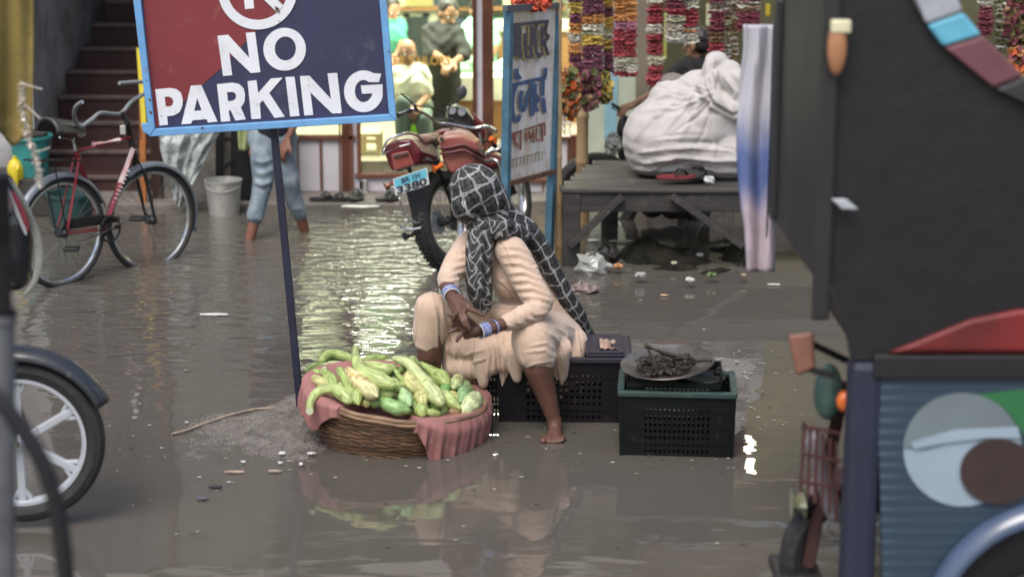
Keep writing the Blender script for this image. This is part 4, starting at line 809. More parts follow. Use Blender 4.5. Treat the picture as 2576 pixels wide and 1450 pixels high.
# patterned scarf
sm = bpy.data.materials.new('block_print_scarf'); sm.use_nodes = True; N, L = sm.node_tree.nodes, sm.node_tree.links; bs = N['Principled BSDF']; bs.inputs['Roughness'].default_value = .75
uvn = N.new('ShaderNodeUVMap'); nz = N.new('ShaderNodeTexNoise'); nz.inputs['Scale'].default_value = 1.3; L.new(uvn.outputs[0], nz.inputs['Vector'])
vm = N.new('ShaderNodeVectorMath'); vm.operation = 'MULTIPLY_ADD'; L.new(nz.outputs['Color'], vm.inputs[0]); vm.inputs[1].default_value = (.6, .6, 0); L.new(uvn.outputs[0], vm.inputs[2])
frc = N.new('ShaderNodeVectorMath'); frc.operation = 'FRACTION'; L.new(vm.outputs[0], frc.inputs[0]); sx = N.new('ShaderNodeSeparateXYZ'); L.new(frc.outputs[0], sx.inputs[0])
def mth(op, a, b=None, c=None):
    n = N.new('ShaderNodeMath'); n.operation = op
    for i, q in enumerate((a, b, c)):
        if q is None: continue
        if isinstance(q, (int, float)): n.inputs[i].default_value = q
        else: L.new(q, n.inputs[i])
    return n.outputs[0]
def edge(c): return mth('ABSOLUTE', mth('SUBTRACT', c, .5))
dx_, dy_ = edge(sx.outputs[0]), edge(sx.outputs[1])
line = mth('MAXIMUM', mth('MULTIPLY', mth('GREATER_THAN', dx_, .425), mth('LESS_THAN', dx_, .487)), mth('MULTIPLY', mth('GREATER_THAN', dy_, .425), mth('LESS_THAN', dy_, .487)))
ax, ay = mth('SUBTRACT', dx_, .2), mth('SUBTRACT', dy_, .2); rr_ = mth('SQRT', mth('ADD', mth('MULTIPLY', ax, ax), mth('MULTIPLY', ay, ay)))
disc = mth('LESS_THAN', rr_, .155); core = mth('LESS_THAN', rr_, .11)
n5 = N.new('ShaderNodeTexNoise'); n5.inputs['Scale'].default_value = 3; L.new(uvn.outputs[0], n5.inputs['Vector'])
val = mth('ADD', .006, mth('ADD', mth('MULTIPLY', disc, .045), mth('MULTIPLY', core, -.02))); val = mth('MULTIPLY', val, mth('ADD', .5, n5.outputs[0]))
val = mth('MAXIMUM', val, mth('MULTIPLY', mth('MULTIPLY', line, .52), mth('SUBTRACT', n5.outputs[0], -.12))); cb = N.new('ShaderNodeCombineColor'); L.new(val, cb.inputs[0]); L.new(val, cb.inputs[1]); L.new(mth('MULTIPLY', val, 1.02), cb.inputs[2]); L.new(cb.outputs[0], bs.inputs['Base Color'])
hd = P(1193, 488, 8.70)
scp = [('e', P(1194, 476, 8.70), (66*mp, .125, 66*mp)), ('e', P(1172, 510, 8.68), (40*mp, .105, 50*mp)), ('e', P(1222, 500, 8.72), (52*mp, .12, 45*mp)), ('c', P(1212, 470, 8.72), .092, P(1250, 530, 8.74), .080), ('c', P(1248, 528, 8.74), .075, P(1295, 560, 8.78), .052),
       ('c', P(1180, 540, 8.68), .05, P(1235, 560, 8.72), .055), ('c', P(1220, 570, 8.66), .055, P(1262, 572, 8.66), .055), ('c', P(1262, 572, 8.67), .05, P(1315, 585, 8.74), .05)]
back = [(1285, 558, 8.78, .055), (1325, 580, 8.80, .055), (1352, 615, 8.82, .050), (1378, 660, 8.83, .048), (1400, 705, 8.84, .047), (1422, 748, 8.86, .046), (1445, 785, 8.9, .046), (1466, 820, 8.96, .038), (1484, 850, 9.0, .032), (1492, 885, 9.02, .026), (1490, 898, 9.02, .02)]
scp += chain([(P(u, v, Y), r) for u, v, Y, r in back])
front = [(1208, 575, 8.66, .055), (1200, 620, 8.63, .052), (1197, 670, 8.61, .052), (1198, 720, 8.6, .05), (1205, 755, 8.6, .042), (1216, 778, 8.6, .026)]
scp += chain([(P(u, v, Y), r) for u, v, Y, r in front]) + [('c', P(1222, 600, 8.64), .035, P(1222, 770, 8.62), .026)]
bp = np.array([P(u, v, Y) for u, v, Y, r in back]); fp_ = np.array([P(u, v, Y) for u, v, Y, r in front])
def seg_uv(co, pl):
    best = np.full(len(co), 1e9); s_ = np.zeros(len(co)); l_ = np.zeros(len(co)); acc = 0
    for i in range(len(pl)-1):
        a, b_ = pl[i], pl[i+1]; d = b_-a; L2 = d@d; t = np.clip((co-a)@d/L2, 0 if i else -.5, 1); q = co-a-t[:, None]*d; dist = np.linalg.norm(q, axis=1)
        side = np.cross(d/np.sqrt(L2), np.array([0, 1., 0])); m = dist < best
        s_ = np.where(m, acc + t*np.sqrt(L2), s_); l_ = np.where(m, q@side, l_); best = np.minimum(best, dist); acc += np.sqrt(L2)
    return best, s_, l_
def scarf_uv(co):
    hv = co - np.array(hd); ca, sa = math.cos(.45), math.sin(.45)
    x, z = hv[:, 0]*ca + hv[:, 2]*sa, -hv[:, 0]*sa + hv[:, 2]*ca; y = hv[:, 1]; r = np.linalg.norm(hv, axis=1)
    az = np.arctan2(x, -y); el = np.arctan2(z, np.hypot(x, y)); uv = np.stack([az*.115/.072+.3, el*.125/.072+.2], 1)
    db, sb, lb = seg_uv(co, bp); df, sf_, lf = seg_uv(co, fp_)
    isb = (db < .1) & (co[:, 0] > P(1262, 560, 8.8).x) ; isf = (~isb) & (co[:, 2] < P(1200, 552, 8.65).z)
    uv = np.where(isb[:, None], np.stack([lb/.048+.5, sb/.066], 1), uv); uv = np.where(isf[:, None], np.stack([lf/.05+.4*np.sin(sf_*60), sf_/.06+.5*np.sin(lf*90)], 1), uv)
    return uv
cf = [([(1150, 440), (1175, 500), (1190, 560)], 4, .005), ([(1215, 420), (1250, 470), (1275, 530)], 5, .006), ([(1200, 440), (1235, 500), (1265, 540)], 4, -.005), ([(1140, 500), (1170, 535), (1215, 558)], 4, .007), ([(1150, 478), (1190, 520), (1240, 545)], 4, .006),
      ([(1180, 575), (1176, 650), (1180, 730)], 4, .008), ([(1195, 575), (1193, 650), (1200, 750)], 4, -.009), ([(1210, 580), (1208, 660), (1212, 760)], 4, .009), ([(1224, 590), (1222, 660), (1224, 760)], 4, -.008), ([(1232, 600), (1232, 700), (1230, 765)], 3, .006),
      ([(1250, 560), (1300, 572), (1345, 620)], 4, .006), ([(1330, 585), (1375, 660), (1420, 750)], 4, .006), ([(1345, 630), (1380, 700), (1415, 765)], 4, -.006), ([(1350, 600), (1395, 680), (1440, 770)], 4, -.006), ([(1400, 730), (1440, 790), (1485, 860)], 4, .007), ([(1425, 760), (1465, 830), (1490, 880)], 4, -.006), ([(1185, 572), (1225, 580), (1262, 560)], 5, -.008), ([(1240, 610), (1260, 592), (1300, 590)], 4, .007)]
so = organic('headscarf', scp, sm, wo, .0065, 2, lambda co, no: strokes(co, no, cf) + wob(co, 40, 5, 2)*.0022, scarf_uv)
bmx = bmesh.new(); bmx.from_mesh(so.data); fc = hc + fdir.normalized()*.115
bmesh.ops.delete(bmx, geom=[v for v in bmx.verts if (v.co-fc).length < .062], context='VERTS'); bmx.to_mesh(so.data); bmx.free()
eyes(wo, Wf, .93)
# bangles
def ring(mb, c, d, r, w_, th=.003, n=30):
    x, y = frame(d); d = Vector(d).normalized()
    prof = [(-w_/2, r), (-w_/2, r+th), (w_/2, r+th), (w_/2, r)]; vs = []
    for k in range(n):
        a = 6.283*k/n
        for s_, q in prof: vs.append(c + d*s_ + (x*math.cos(a)+y*math.sin(a))*q)
    mb.add(vs, [(k*4+j, k*4+(j+1) % 4, ((k+1) % n)*4+(j+1) % 4, ((k+1) % n)*4+j) for k in range(n) for j in range(4)]); return mb
M_blue = mat('blue_bangle', (.07, .12, .42), .25, col2=(.45, .47, .55), scale=85, spec=.6); M_wbg = mat('white_bangle', (.66, .66, .68), .2, var=.1)
d1 = WRL-P(1128, 728, 8.5); c1 = P(1134, 738, 8.452)
for k in range(4): ring(MB(), c1 + d1.normalized()*(k-1.5)*.0095, d1, .036, .0085, .003).build('bangle', M_blue, wo)
ring(MB(), c1 + d1.normalized()*.026, d1, .034, .006, .004).build('bangle', M_wbg, wo)
d2 = WRR-CUR; c2 = P(1218, 829, 8.315)
for k in range(4): ring(MB(), c2 + d2.normalized()*(k-1.5)*.0095, d2, .030, .0085, .003).build('bangle', M_blue, wo)
ring(MB(), c2 + d2.normalized()*.024, d2, .031, .005, .004).build('bangle', M_wbg, wo)
ring(MB(), P(1244, 821, 8.345), d2, .031, .007, .003).build('bangle', M_blue, wo)
# ------------------------------------------------------------------ crates
def crate(name, lab, cx, cy, w, d, z0, h, rz, m, ny=7, lidded=True, taper=.03):
    t = thing(name, lab, 'crate', (cx, cy, z0), 'plastic vegetable crates'); M = Matrix.Translation((cx, cy, z0)) @ Matrix.Rotation(rz, 4, 'Z')
    def panel(p0, ex, L_, nx):
        """perforated wall: solid margins, rows of round holes"""
        mb = MB(); mx, mz = L_*.2, h*.12; ex = Vector(ex); iw = L_-2*mx; ih = h*.80-mz
        def pt(a, b): 
            k = 1 - taper*(1-b/h); q = Vector(p0)+ex*a; return M @ Vector((q.x*k, q.y*k, b))
        mb.add([pt(0, 0), pt(L_, 0), pt(L_, mz), pt(0, mz)], [(0, 1, 2, 3)]); mb.add([pt(0, mz+ih), pt(L_, mz+ih), pt(L_, h), pt(0, h)], [(0, 1, 2, 3)])
        mb.add([pt(0, mz), pt(mx, mz), pt(mx, mz+ih), pt(0, mz+ih)], [(0, 1, 2, 3)]); mb.add([pt(L_-mx, mz), pt(L_, mz), pt(L_, mz+ih), pt(L_-mx, mz+ih)], [(0, 1, 2, 3)])
        for i in range(nx):
            for j in range(ny):
                ax, az = mx+iw*i/nx, mz+ih*j/ny; cw, chh = iw/nx, ih/ny; vs = []
                sq = [(1, .5), (1, 1), (.5, 1), (0, 1), (0, .5), (0, 0), (.5, 0), (1, 0)]
                for k in range(8):
                    an = k*math.pi/4; r = .30 if cw < chh*1.3 else .3; vs.append(pt(ax+cw*(.5+.33*math.cos(an)), az+chh*(.5+.31*math.sin(an))))
                vs += [pt(ax+cw*a, az+chh*b) for a, b in sq]
                mb.add(vs, [(k, (k+1) % 8, 8+(k+1) % 8, 8+k) for k in range(8)])
        return mb
    for p0, ex, L_, n in (((-w/2, -d/2, 0), (1, 0, 0), w, 14), ((-w/2, d/2, 0), (1, 0, 0), w, 14), ((-w/2, -d/2, 0), (0, 1, 0), d, 10), ((w/2, -d/2, 0), (0, 1, 0), d, 10)):
        panel(p0, ex, L_, n).build('side_panel', m, t, solid=.005)
    r = MB()
    for b_, o_ in ((h*.28, .006), (h*.52, .006), (h*.74, .006), (.006, .004)):
        k = 1-taper*(1-b_/h)
        for a, c in (((-w/2, -d/2), (w/2, -d/2)), ((w/2, -d/2), (w/2, d/2)), ((w/2, d/2), (-w/2, d/2)), ((-w/2, d/2), (-w/2, -d/2))):
            r.bar(M @ Vector((a[0]*k*1.012, a[1]*k*1.012, b_)), M @ Vector((c[0]*k*1.012, c[1]*k*1.012, b_)), .006, .006)
    for sx_ in (-1, 1):
        for sy_ in (-1, 1): r.bar(M @ Vector((sx_*w/2*(1-taper)*1.0, sy_*d/2*(1-taper), 0)), M @ Vector((sx_*w/2, sy_*d/2, h)), .018, .018, up=Vector((0, 1, 0)))
    r.build('rib', m, t)
    rim = MB()
    for a, c in (((-w/2-.012, -d/2), (w/2+.012, -d/2)), ((w/2, -d/2), (w/2, d/2)), ((w/2+.012, d/2), (-w/2-.012, d/2)), ((-w/2, d/2), (-w/2, -d/2))):
        rim.bar(M @ Vector((*a, h)), M @ Vector((*c, h)), .03, .024)
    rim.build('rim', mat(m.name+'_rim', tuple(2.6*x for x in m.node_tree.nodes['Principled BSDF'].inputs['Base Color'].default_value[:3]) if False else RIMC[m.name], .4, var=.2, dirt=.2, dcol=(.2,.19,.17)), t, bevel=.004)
    if lidded: MB().box((-w/2+.015, -d/2+.015, h*.1), (w/2-.015, d/2-.015, h*.12), M=M).build('floor', m, t)
    return t, M
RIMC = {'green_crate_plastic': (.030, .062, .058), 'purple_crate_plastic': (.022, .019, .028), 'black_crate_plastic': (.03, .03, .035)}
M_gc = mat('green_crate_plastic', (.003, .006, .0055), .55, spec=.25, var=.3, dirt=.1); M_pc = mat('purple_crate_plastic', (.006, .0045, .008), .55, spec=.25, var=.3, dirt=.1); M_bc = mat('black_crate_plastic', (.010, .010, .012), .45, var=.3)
a = G(1563, 1143); b_ = G(1838, 1150); w_ = (b_-a).length; Yg = (a.y+b_.y)/2
rzg = math.atan2(b_.y-a.y, b_.x-a.x); mid = (a+b_)/2; nrm = Vector((-math.sin(rzg), math.cos(rzg), 0)); dg_ = .34; c_ = mid + nrm*dg_/2
zg = P(1700, 992, Yg-.01).z; hg = zg+.03
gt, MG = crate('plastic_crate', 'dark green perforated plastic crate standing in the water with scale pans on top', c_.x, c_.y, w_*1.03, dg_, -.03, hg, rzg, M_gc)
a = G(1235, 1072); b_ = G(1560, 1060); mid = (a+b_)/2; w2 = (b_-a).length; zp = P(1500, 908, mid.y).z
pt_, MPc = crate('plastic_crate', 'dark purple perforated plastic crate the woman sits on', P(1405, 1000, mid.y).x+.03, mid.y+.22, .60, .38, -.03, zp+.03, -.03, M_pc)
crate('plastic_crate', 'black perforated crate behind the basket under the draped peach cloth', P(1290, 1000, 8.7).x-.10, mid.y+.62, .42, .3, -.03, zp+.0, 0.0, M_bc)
# things on the purple crate: dark lid and bit of newspaper
lid = thing('tray_lid', 'flat dark violet tray lying on the crate beside the woman', 'tray', P(1545, 895, 8.8)); zt2 = zp+.014
x0, x1 = P(1470, 900, 8.8).x, P(1580, 900, 8.8).x
MB().box((x0, 8.62, zt2), (x1, 8.95, zt2+.012)).box((x0, 8.62, zt2+.014), (x1-.03, 8.93, zt2+.026)).build('tray', mat('violet_tray', (.035, .032, .05), .3, var=.2), lid, bevel=.003)
o = MB().grid(lambda s, t: Vector((lerp(P(1506, 900, 8.75).x, P(1550, 900, 8.75).x, s), lerp(8.64, 8.80, t), zt2+.034+.018*math.sin(s*4+1)*math.sin(t*3)+.004*math.sin(s*17))), 12, 8).build('newspaper', mat('old_newspaper', (.50, .40, .33), .8, col2=(.28, .17, .11), scale=12), solid=.002, smooth=True); tag(o, 'torn piece of brown and cream newspaper on the violet tray', 'newspaper')
# clear glass-like box and scale pans on the green crate
ztop = zg+.012
M_tub = mat('wet_green_box', (.10, .15, .13), .15, var=.3, alpha=.55)
bx = thing('shallow_tray', 'dark green shallow tray lying on the green crate under the scale pans', 'tray', (c_.x, c_.y, ztop)); Mt = Matrix.Translation((c_.x-.015, c_.y, ztop+.002)) @ Matrix.Rotation(rzg, 4, 'Z')
tw, td, th_ = w_*.88, dg_*.80, .055; bxm = MB()
for (x0_, y0_, x1_, y1_) in ((-tw/2, -td/2, tw/2, -td/2+.008), (-tw/2, td/2-.008, tw/2, td/2), (-tw/2, -td/2, -tw/2+.008, td/2), (tw/2-.008, -td/2, tw/2, td/2)): bxm.box((x0_, y0_, 0), (x1_, y1_, th_ if y1_ > 0 else th_*.5), M=Mt)
bxm.build('side', M_gc, bx); MB().box((-tw/2+.009, -td/2+.009, .001), (tw/2-.009, td/2-.009, .006), M=Mt).build('base', MATS['green_crate_plastic_rim'], bx)
M_pan = mat('worn_steel_pan', (.20, .19, .17), .4, metal=.6, col2=(.06, .05, .045), scale=6, dirt=.3, dcol=(.05,.04,.035))
M_panin = mat('pan_inside', (.30, .28, .26), .4, metal=.5, col2=(.12, .10, .09), scale=7, dirt=.3)
def pan(lab, c, r, tiltx, tilty, dep=.035):
    M = Matrix.Translation(c) @ Euler((tiltx, tilty, 0)).to_matrix().to_4x4()
    prof = [(.001, 0), (r*.5, .003), (r*.8, dep*.45), (r, dep), (r+.004, dep+.003), (r+.002, dep+.005), (r*.97, dep+.001), (r*.78, dep*.5+.003), (r*.5, .006), (.001, .004)]
    o = MB().lathe(prof, 44, M).build('scale_pan', M_pan, smooth=True, auto=.7); tag(o, lab, 'scale pan', 'pans of the hand scale'); return M
pc = P(1680, 915, 8.30); Mp = pan('big round steel scale pan holding a tangle of chains on the green crate', pc + Vector((0, 0, -.025)), .205, .10, -.09)
Mp2 = pan('smaller steel scale pan half tucked under the big one', P(1765, 945, 8.30) + Vector((0, 0, -.02)), .10, .02, .03, .02)
# chains and beam
M_chain = mat('rusty_chain', (.085, .07, .06), .5, metal=.5, var=.5, scale=30)
sc_ = thing('hand_scale', 'rusty hand scale beam with a heap of chain lying in the big pan', 'scale', pc); rr = random.Random(5)
def chainlinks(pts, nm='chain'):
    pts = smoothline(pts, 10); mb = MB(); acc = 0; last = pts[0]; k = 0
    for p in pts[1:]:
        if (p-last).length > .012:
            d = (p-last).normalized(); x, y = frame(d); a_, b2 = (x, d) if k % 2 else (y, d); c = (p+last)/2
            mb.tube([c + b2*.010*math.cos(t*1.047) + a_*.0055*math.sin(t*1.047) for t in range(6)], .0024, 5, True); last = p; k += 1
    return mb.build(nm, M_chain, sc_)
for s in range(16):
    p = [Mp @ Vector((rr.uniform(-.13, .11), rr.uniform(-.12, .08), .02+.03*rr.random())) for _ in range(7)]; chainlinks(p)
MB().tube([P(1622, 868, 8.22), P(1668, 886, 8.25), P(1722, 900, 8.3)], [.013, .012, .008], 8).build('beam', mat('wood_beam_handle', (.07, .06, .05), .5, var=.5, scale=20), sc_, smooth=True)
MB().bar(P(1640, 905, 8.2), P(1652, 935, 8.18), .008).bar(P(1628, 872, 8.22), P(1650, 925, 8.18), .008).build('hook', M_chain, sc_); 
for (p, q) in (((1668, 893), (1710, 925)), ((1700, 900), (1760, 908)), ((1715, 918), (1790, 905)), ((1600, 905), (1640, 918))): MB().tube([P(*p, 8.25), P((p[0]+q[0])/2, (p[1]+q[1])/2-5, 8.2), P(*q, 8.25)], .006, 6).build('bar', M_chain, sc_, smooth=True)
pk = thing('weight', 'small iron weight ring on the small scale pan', 'weight', P(1808, 935, 8.28)); MB().lathe([(.001, 0), (.02, 0), (.022, .015), (.014, .02), (.001, .02)], 16, Matrix.Translation(P(1805, 942, 8.28))).build('body', M_iron, pk, smooth=True, auto=.5); MB().tube([P(1808, 935, 8.28)+Vector((.013*math.cos(t*.63), 0, .013*math.sin(t*.63)+.008)) for t in range(10)], .003, 5, True).build('ring', M_chain, pk)
# ------------------------------------------------------------------ basket
bz = -.10; bc = Vector((P(1000, 1000, 8.45).x, 8.45, 0)); tilt = Euler((.02, math.radians(7.2), 0)).to_matrix().to_4x4()
zr = P(1000, 985, 8.45).z; Rb = .405
MBk = Matrix.Translation((bc.x, bc.y, zr)) @ tilt      # origin at the rim centre
M_wk = bpy.data.materials.new('woven_bamboo'); M_wk.use_nodes = True; N, L = M_wk.node_tree.nodes, M_wk.node_tree.links; bs = N['Principled BSDF']; bs.inputs['Roughness'].default_value = .6
at = N.new('ShaderNodeAttribute'); at.attribute_name = 'Col'; n1 = N.new('ShaderNodeTexNoise'); n1.inputs['Scale'].default_value = 14; n1.inputs['Detail'].default_value = 6; tc = N.new('ShaderNodeTexCoord'); mpn = N.new('ShaderNodeMapping'); mpn.inputs['Scale'].default_value = (1, 1, 5); L.new(tc.outputs['Object'], mpn.inputs[0]); L.new(mpn.outputs[0], n1.inputs['Vector'])
m1 = N.new('ShaderNodeMix'); m1.data_type = 'RGBA'; m1.blend_type = 'MULTIPLY'; m1.inputs[0].default_value = 1; mr = N.new('ShaderNodeMapRange'); mr.inputs[1].default_value = .3; mr.inputs[2].default_value = .7; mr.inputs[3].default_value = .45; mr.inputs[4].default_value = 1.35; L.new(n1.outputs[0], mr.inputs[0]); L.new(at.outputs['Color'], m1.inputs[6]); L.new(mr.outputs[0], m1.inputs[7]); L.new(m1.outputs[2], bs.inputs['Base Color'])
bk = thing('woven_basket', 'big round woven bamboo basket full of green gourds, tilted in the water', 'basket', (bc.x, bc.y, 0))
wv = MB(); rows = 34; NS = 160; hB = .36; rr = random.Random(3); n0 = 0; vs = []; cs = []
for i in range(rows+1):
    f = i/rows; rad = Rb*(1 - .40*f**1.5) ; z = -hB*f
    for s in range(4):                                     # a rounded strand profile per row
        ff = f + s/4/rows; rad_ = Rb*(1 - .40*ff**1.6) + (.0055 if s in (1, 2) else .0); z_ = -hB*ff
        c0 = (rr.uniform(.17, .29) if s == 0 else c0); 
        for k in range(NS):
            a_ = 6.2832*k/NS; wvz = (.0028 if (int(k/4)+i) % 2 else -.0028) if s in (1, 2) else 0
            vs.append(MBk @ Vector(((rad_+wvz)*math.cos(a_), (rad_+wvz)*math.sin(a_), z_+.0025*math.sin(a_*5+i))))
            dk = .35 if s in (0, 3) else 1; g_ = c0*dk*(1+.25*math.sin(a_*3+i*.7)); cs.append((g_, g_*.56, g_*.33))
nr = (rows+1)*4; n0 = len(wv.v); wv.add(vs, [(i*NS+k, i*NS+(k+1) % NS, (i+1)*NS+(k+1) % NS, (i+1)*NS+k) for i in range(nr-1) for k in range(NS)]); wv.c = cs
wv.build('body', M_wk, bk, smooth=True)
rm = MB()
for dz, dr, r in ((.0, 0, .011), (-.016, .005, .009)): rm.tube([MBk @ Vector(((Rb+dr)*math.cos(t*.0785), (Rb+dr)*math.sin(t*.0785), dz+.002*math.sin(t))) for t in range(80)], r, 7, True, col=(.24, .15, .09))
rm.build('rim', M_wk, bk, smooth=True)
# pink cloth lining: over the rim on the left and the front right
M_pink = mat('faded_pink_cotton', (.36, .165, .155), .9, col2=(.27, .12, .115), scale=6, bump=.0012, bscale=120, dirt=.1, dcol=(.45,.30,.27))
cl = MB(); NA = 260
def drop(deg):
    deg %= 360        # angle in plan: 270 = towards the camera
    if 284 <= deg <= 352: f = min(1, (deg-284)/22); return .04 + .31*f**1.2 - .04*max(0, (deg-338)/14)
    if deg > 352 or deg < 12: return lerp(.26, .06, min(1, ((deg-352) % 360)/20))
    if 178 <= deg <= 236: return .04 + .12*math.exp(-((deg-214)/13)**2) + .09*math.exp(-((deg-192)/12)**2)
    if 236 < deg < 284: return -.02
    return .02
def cloth(s, t):
    a_ = 360*s; ar_ = math.radians(a_); d = drop(a_); fo = math.sin(ar_*41+2*math.sin(ar_*3))*.5+math.sin(ar_*67+1)*.35
    if t < .5:   # inside
        f = t/.5; r = lerp(.02, Rb-.012, f); z = lerp(-.03, .012 if d > 0 else -.035, f**2)
        return MBk @ Vector((r*math.cos(ar_), r*math.sin(ar_), z))
    f = (t-.5)/.5
    if d <= 0: return MBk @ Vector(((Rb-.014)*math.cos(ar_), (Rb-.014)*math.sin(ar_), -.035-.02*f))
    over = min(1, f*6); z = .014 - d*f*(1-.0*f); r = Rb + .027*over + .018*fo*min(1, f*1.5)*min(1, d*8) - .10*max(0, f*d-.05); 
    return MBk @ Vector((r*math.cos(ar_), r*math.sin(ar_), z))
cl.grid(cloth, NA, 40); o = cl.build('basket_cloth', M_pink, smooth=True, solid=.003); tag(o, 'faded pink cloth lining the gourd basket and hanging over its rim', 'cloth')
# ------------------------------------------------------------------ gourds
M_gd = bpy.data.materials.new('gourd_skin'); M_gd.use_nodes = True; N, L = M_gd.node_tree.nodes, M_gd.node_tree.links; bs = N['Principled BSDF']; bs.inputs['Roughness'].default_value = .48; bs.inputs['Subsurface Weight'].default_value = .05; bs.inputs['Subsurface Radius'].default_value = (.01, .012, .004); bs.inputs['Subsurface Scale'].default_value = .5
at = N.new('ShaderNodeAttribute'); at.attribute_name = 'Col'; uvn = N.new('ShaderNodeUVMap')
mpn = N.new('ShaderNodeMapping'); mpn.inputs['Scale'].default_value = (16, 1.2, 1); L.new(uvn.outputs[0], mpn.inputs[0]); ns = N.new('ShaderNodeTexNoise'); ns.inputs['Scale'].default_value = 1; ns.inputs['Detail'].default_value = 3; L.new(mpn.outputs[0], ns.inputs['Vector'])
tc = N.new('ShaderNodeTexCoord'); n2 = N.new('ShaderNodeTexNoise'); n2.inputs['Scale'].default_value = 28; n2.inputs['Detail'].default_value = 5; L.new(tc.outputs['Object'], n2.inputs['Vector'])
r1 = N.new('ShaderNodeMapRange'); r1.inputs[1].default_value = .35; r1.inputs[2].default_value = .65; r1.inputs[3].default_value = .62; r1.inputs[4].default_value = 1.25; L.new(ns.outputs[0], r1.inputs[0])
m1 = N.new('ShaderNodeMix'); m1.data_type = 'RGBA'; m1.blend_type = 'MULTIPLY'; m1.inputs[0].default_value = 1; L.new(at.outputs['Color'], m1.inputs[6]); L.new(r1.outputs[0], m1.inputs[7])
r2 = N.new('ShaderNodeMapRange'); r2.inputs[1].default_value = .57; r2.inputs[2].default_value = .70; r2.inputs[4].default_value = .7; L.new(n2.outputs[0], r2.inputs[0])
m2 = N.new('ShaderNodeMix'); m2.data_type = 'RGBA'; L.new(r2.outputs[0], m2.inputs[0]); L.new(m1.outputs[2], m2.inputs[6]); m2.inputs[7].default_value = (.13, .15, .05, 1); L.new(m2.outputs[2], bs.inputs['Base Color'])
bu = N.new('ShaderNodeBump'); bu.inputs['Distance'].default_value = .0012; L.new(ns.outputs[0], bu.inputs['Height']); L.new(bu.outputs[0], bs.inputs['Normal'])
rimn = (MBk.to_3x3() @ Vector((0, 0, 1))); rc = MBk @ Vector((0, 0, 0)); MBi = MBk.inverted()
def pile(u, v, lift=0):
    d = ray(u, v); lo, hi = 6.0, 11.0
    for _ in range(30):
        m_ = (lo+hi)/2; p = CAM + d*m_/cp; q = MBi @ p; r2_ = (q.x**2+q.y**2)/Rb**2; zz = .12*max(-.3, 1-r2_) - .015 + lift
        if q.z > zz: lo = m_
        else: hi = m_
    return CAM + d*lo/cp
PG, GG, YG, DG, WG = (.41, .50, .19), (.33, .43, .14), (.52, .52, .22), (.17, .25, .075), (.48, .55, .26)
def gourd(lab, pts, rs, col, lift=0, cut=False, scar=False, crown=False):
    w3 = [pile(708.1+x*.24415, 836.9+y*.24415, lift) for x, y in pts]; k = 8; cl3 = smoothline(w3, k); n = len(cl3); rr_ = []
    for i in range(n):
        f = i/k; j = min(int(f), len(rs)-2); t = f-j; t = t*t*(3-2*t); rr_.append(lerp(rs[j], rs[j+1], t)*.24415*.00180*1.27)
    # rounded ends
    d0 = (cl3[0]-cl3[1]).normalized(); d1 = (cl3[-1]-cl3[-2]).normalized(); a, b2 = rr_[0], rr_[-1]
    pre = [(cl3[0]+d0*a*math.sin(x), a*math.cos(x)) for x in (1.45, 1.1, .6)]; post = [(cl3[-1]+d1*b2*math.sin(x), b2*math.cos(x)) for x in (.6, 1.1, 1.45)]
    if cut: pre = []
    P3 = [p for p, r in pre]+cl3+[p for p, r in post]; R3 = [r for p, r in pre]+rr_+[r for p, r in post]
    # keep the gourd above its neighbours: push its body down half into the heap
    P3 = [p - rimn*r*.35 for p, r in zip(P3, R3)]
    mb = MB(); ns_ = 18; mb.tube(P3, R3, ns_); N_ = len(P3); cc = []; uu = []
    for i in range(N_):
        f = i/(N_-1)
        for q in range(ns_):
            g = 1+.12*math.sin(q*2.1+i*.4); c = tuple(x*g for x in col)
            if scar and .05 < f < .6 and (math.sin(i*1.7)+math.sin(q*1.3+i*.5)) > .5: c = (.50, .34, .12)
            if crown and f > .9: c = (.30, .33, .15)
            cc.append(c); uu.append((q/ns_, f*4))
    mb.c = cc; mb.uv = uu; o = mb.build('gourd', M_gd, smooth=True); tag(o, lab, 'gourd', 'green gourds heaped in the basket'); 
    if cut:
        e = P3[0]; dd = (P3[0]-P3[1]).normalized(); x, y = frame(dd); m3 = MB(); m3.add([e+dd*.001]+[e+dd*.001+(x*math.cos(t*.5236)+y*math.sin(t*.5236))*R3[0]*1.01 for t in range(12)], [(0, t+1, (t+1) % 12+1) for t in range(12)], (.62, .66, .45)); m3.build('cut_end', M_gd, o)
    if crown:
        e = P3[-1]; dd = (P3[-1]-P3[-4]).normalized(); x, y = frame(dd); m3 = MB()
        for t in range(5): a_ = t*1.257; m3.bar(e-dd*.01, e+dd*.012+(x*math.cos(a_)+y*math.sin(a_))*.016, .007, .004, col=(.25, .28, .12))
        m3.build('dried_flower', M_gd, o)
    return o
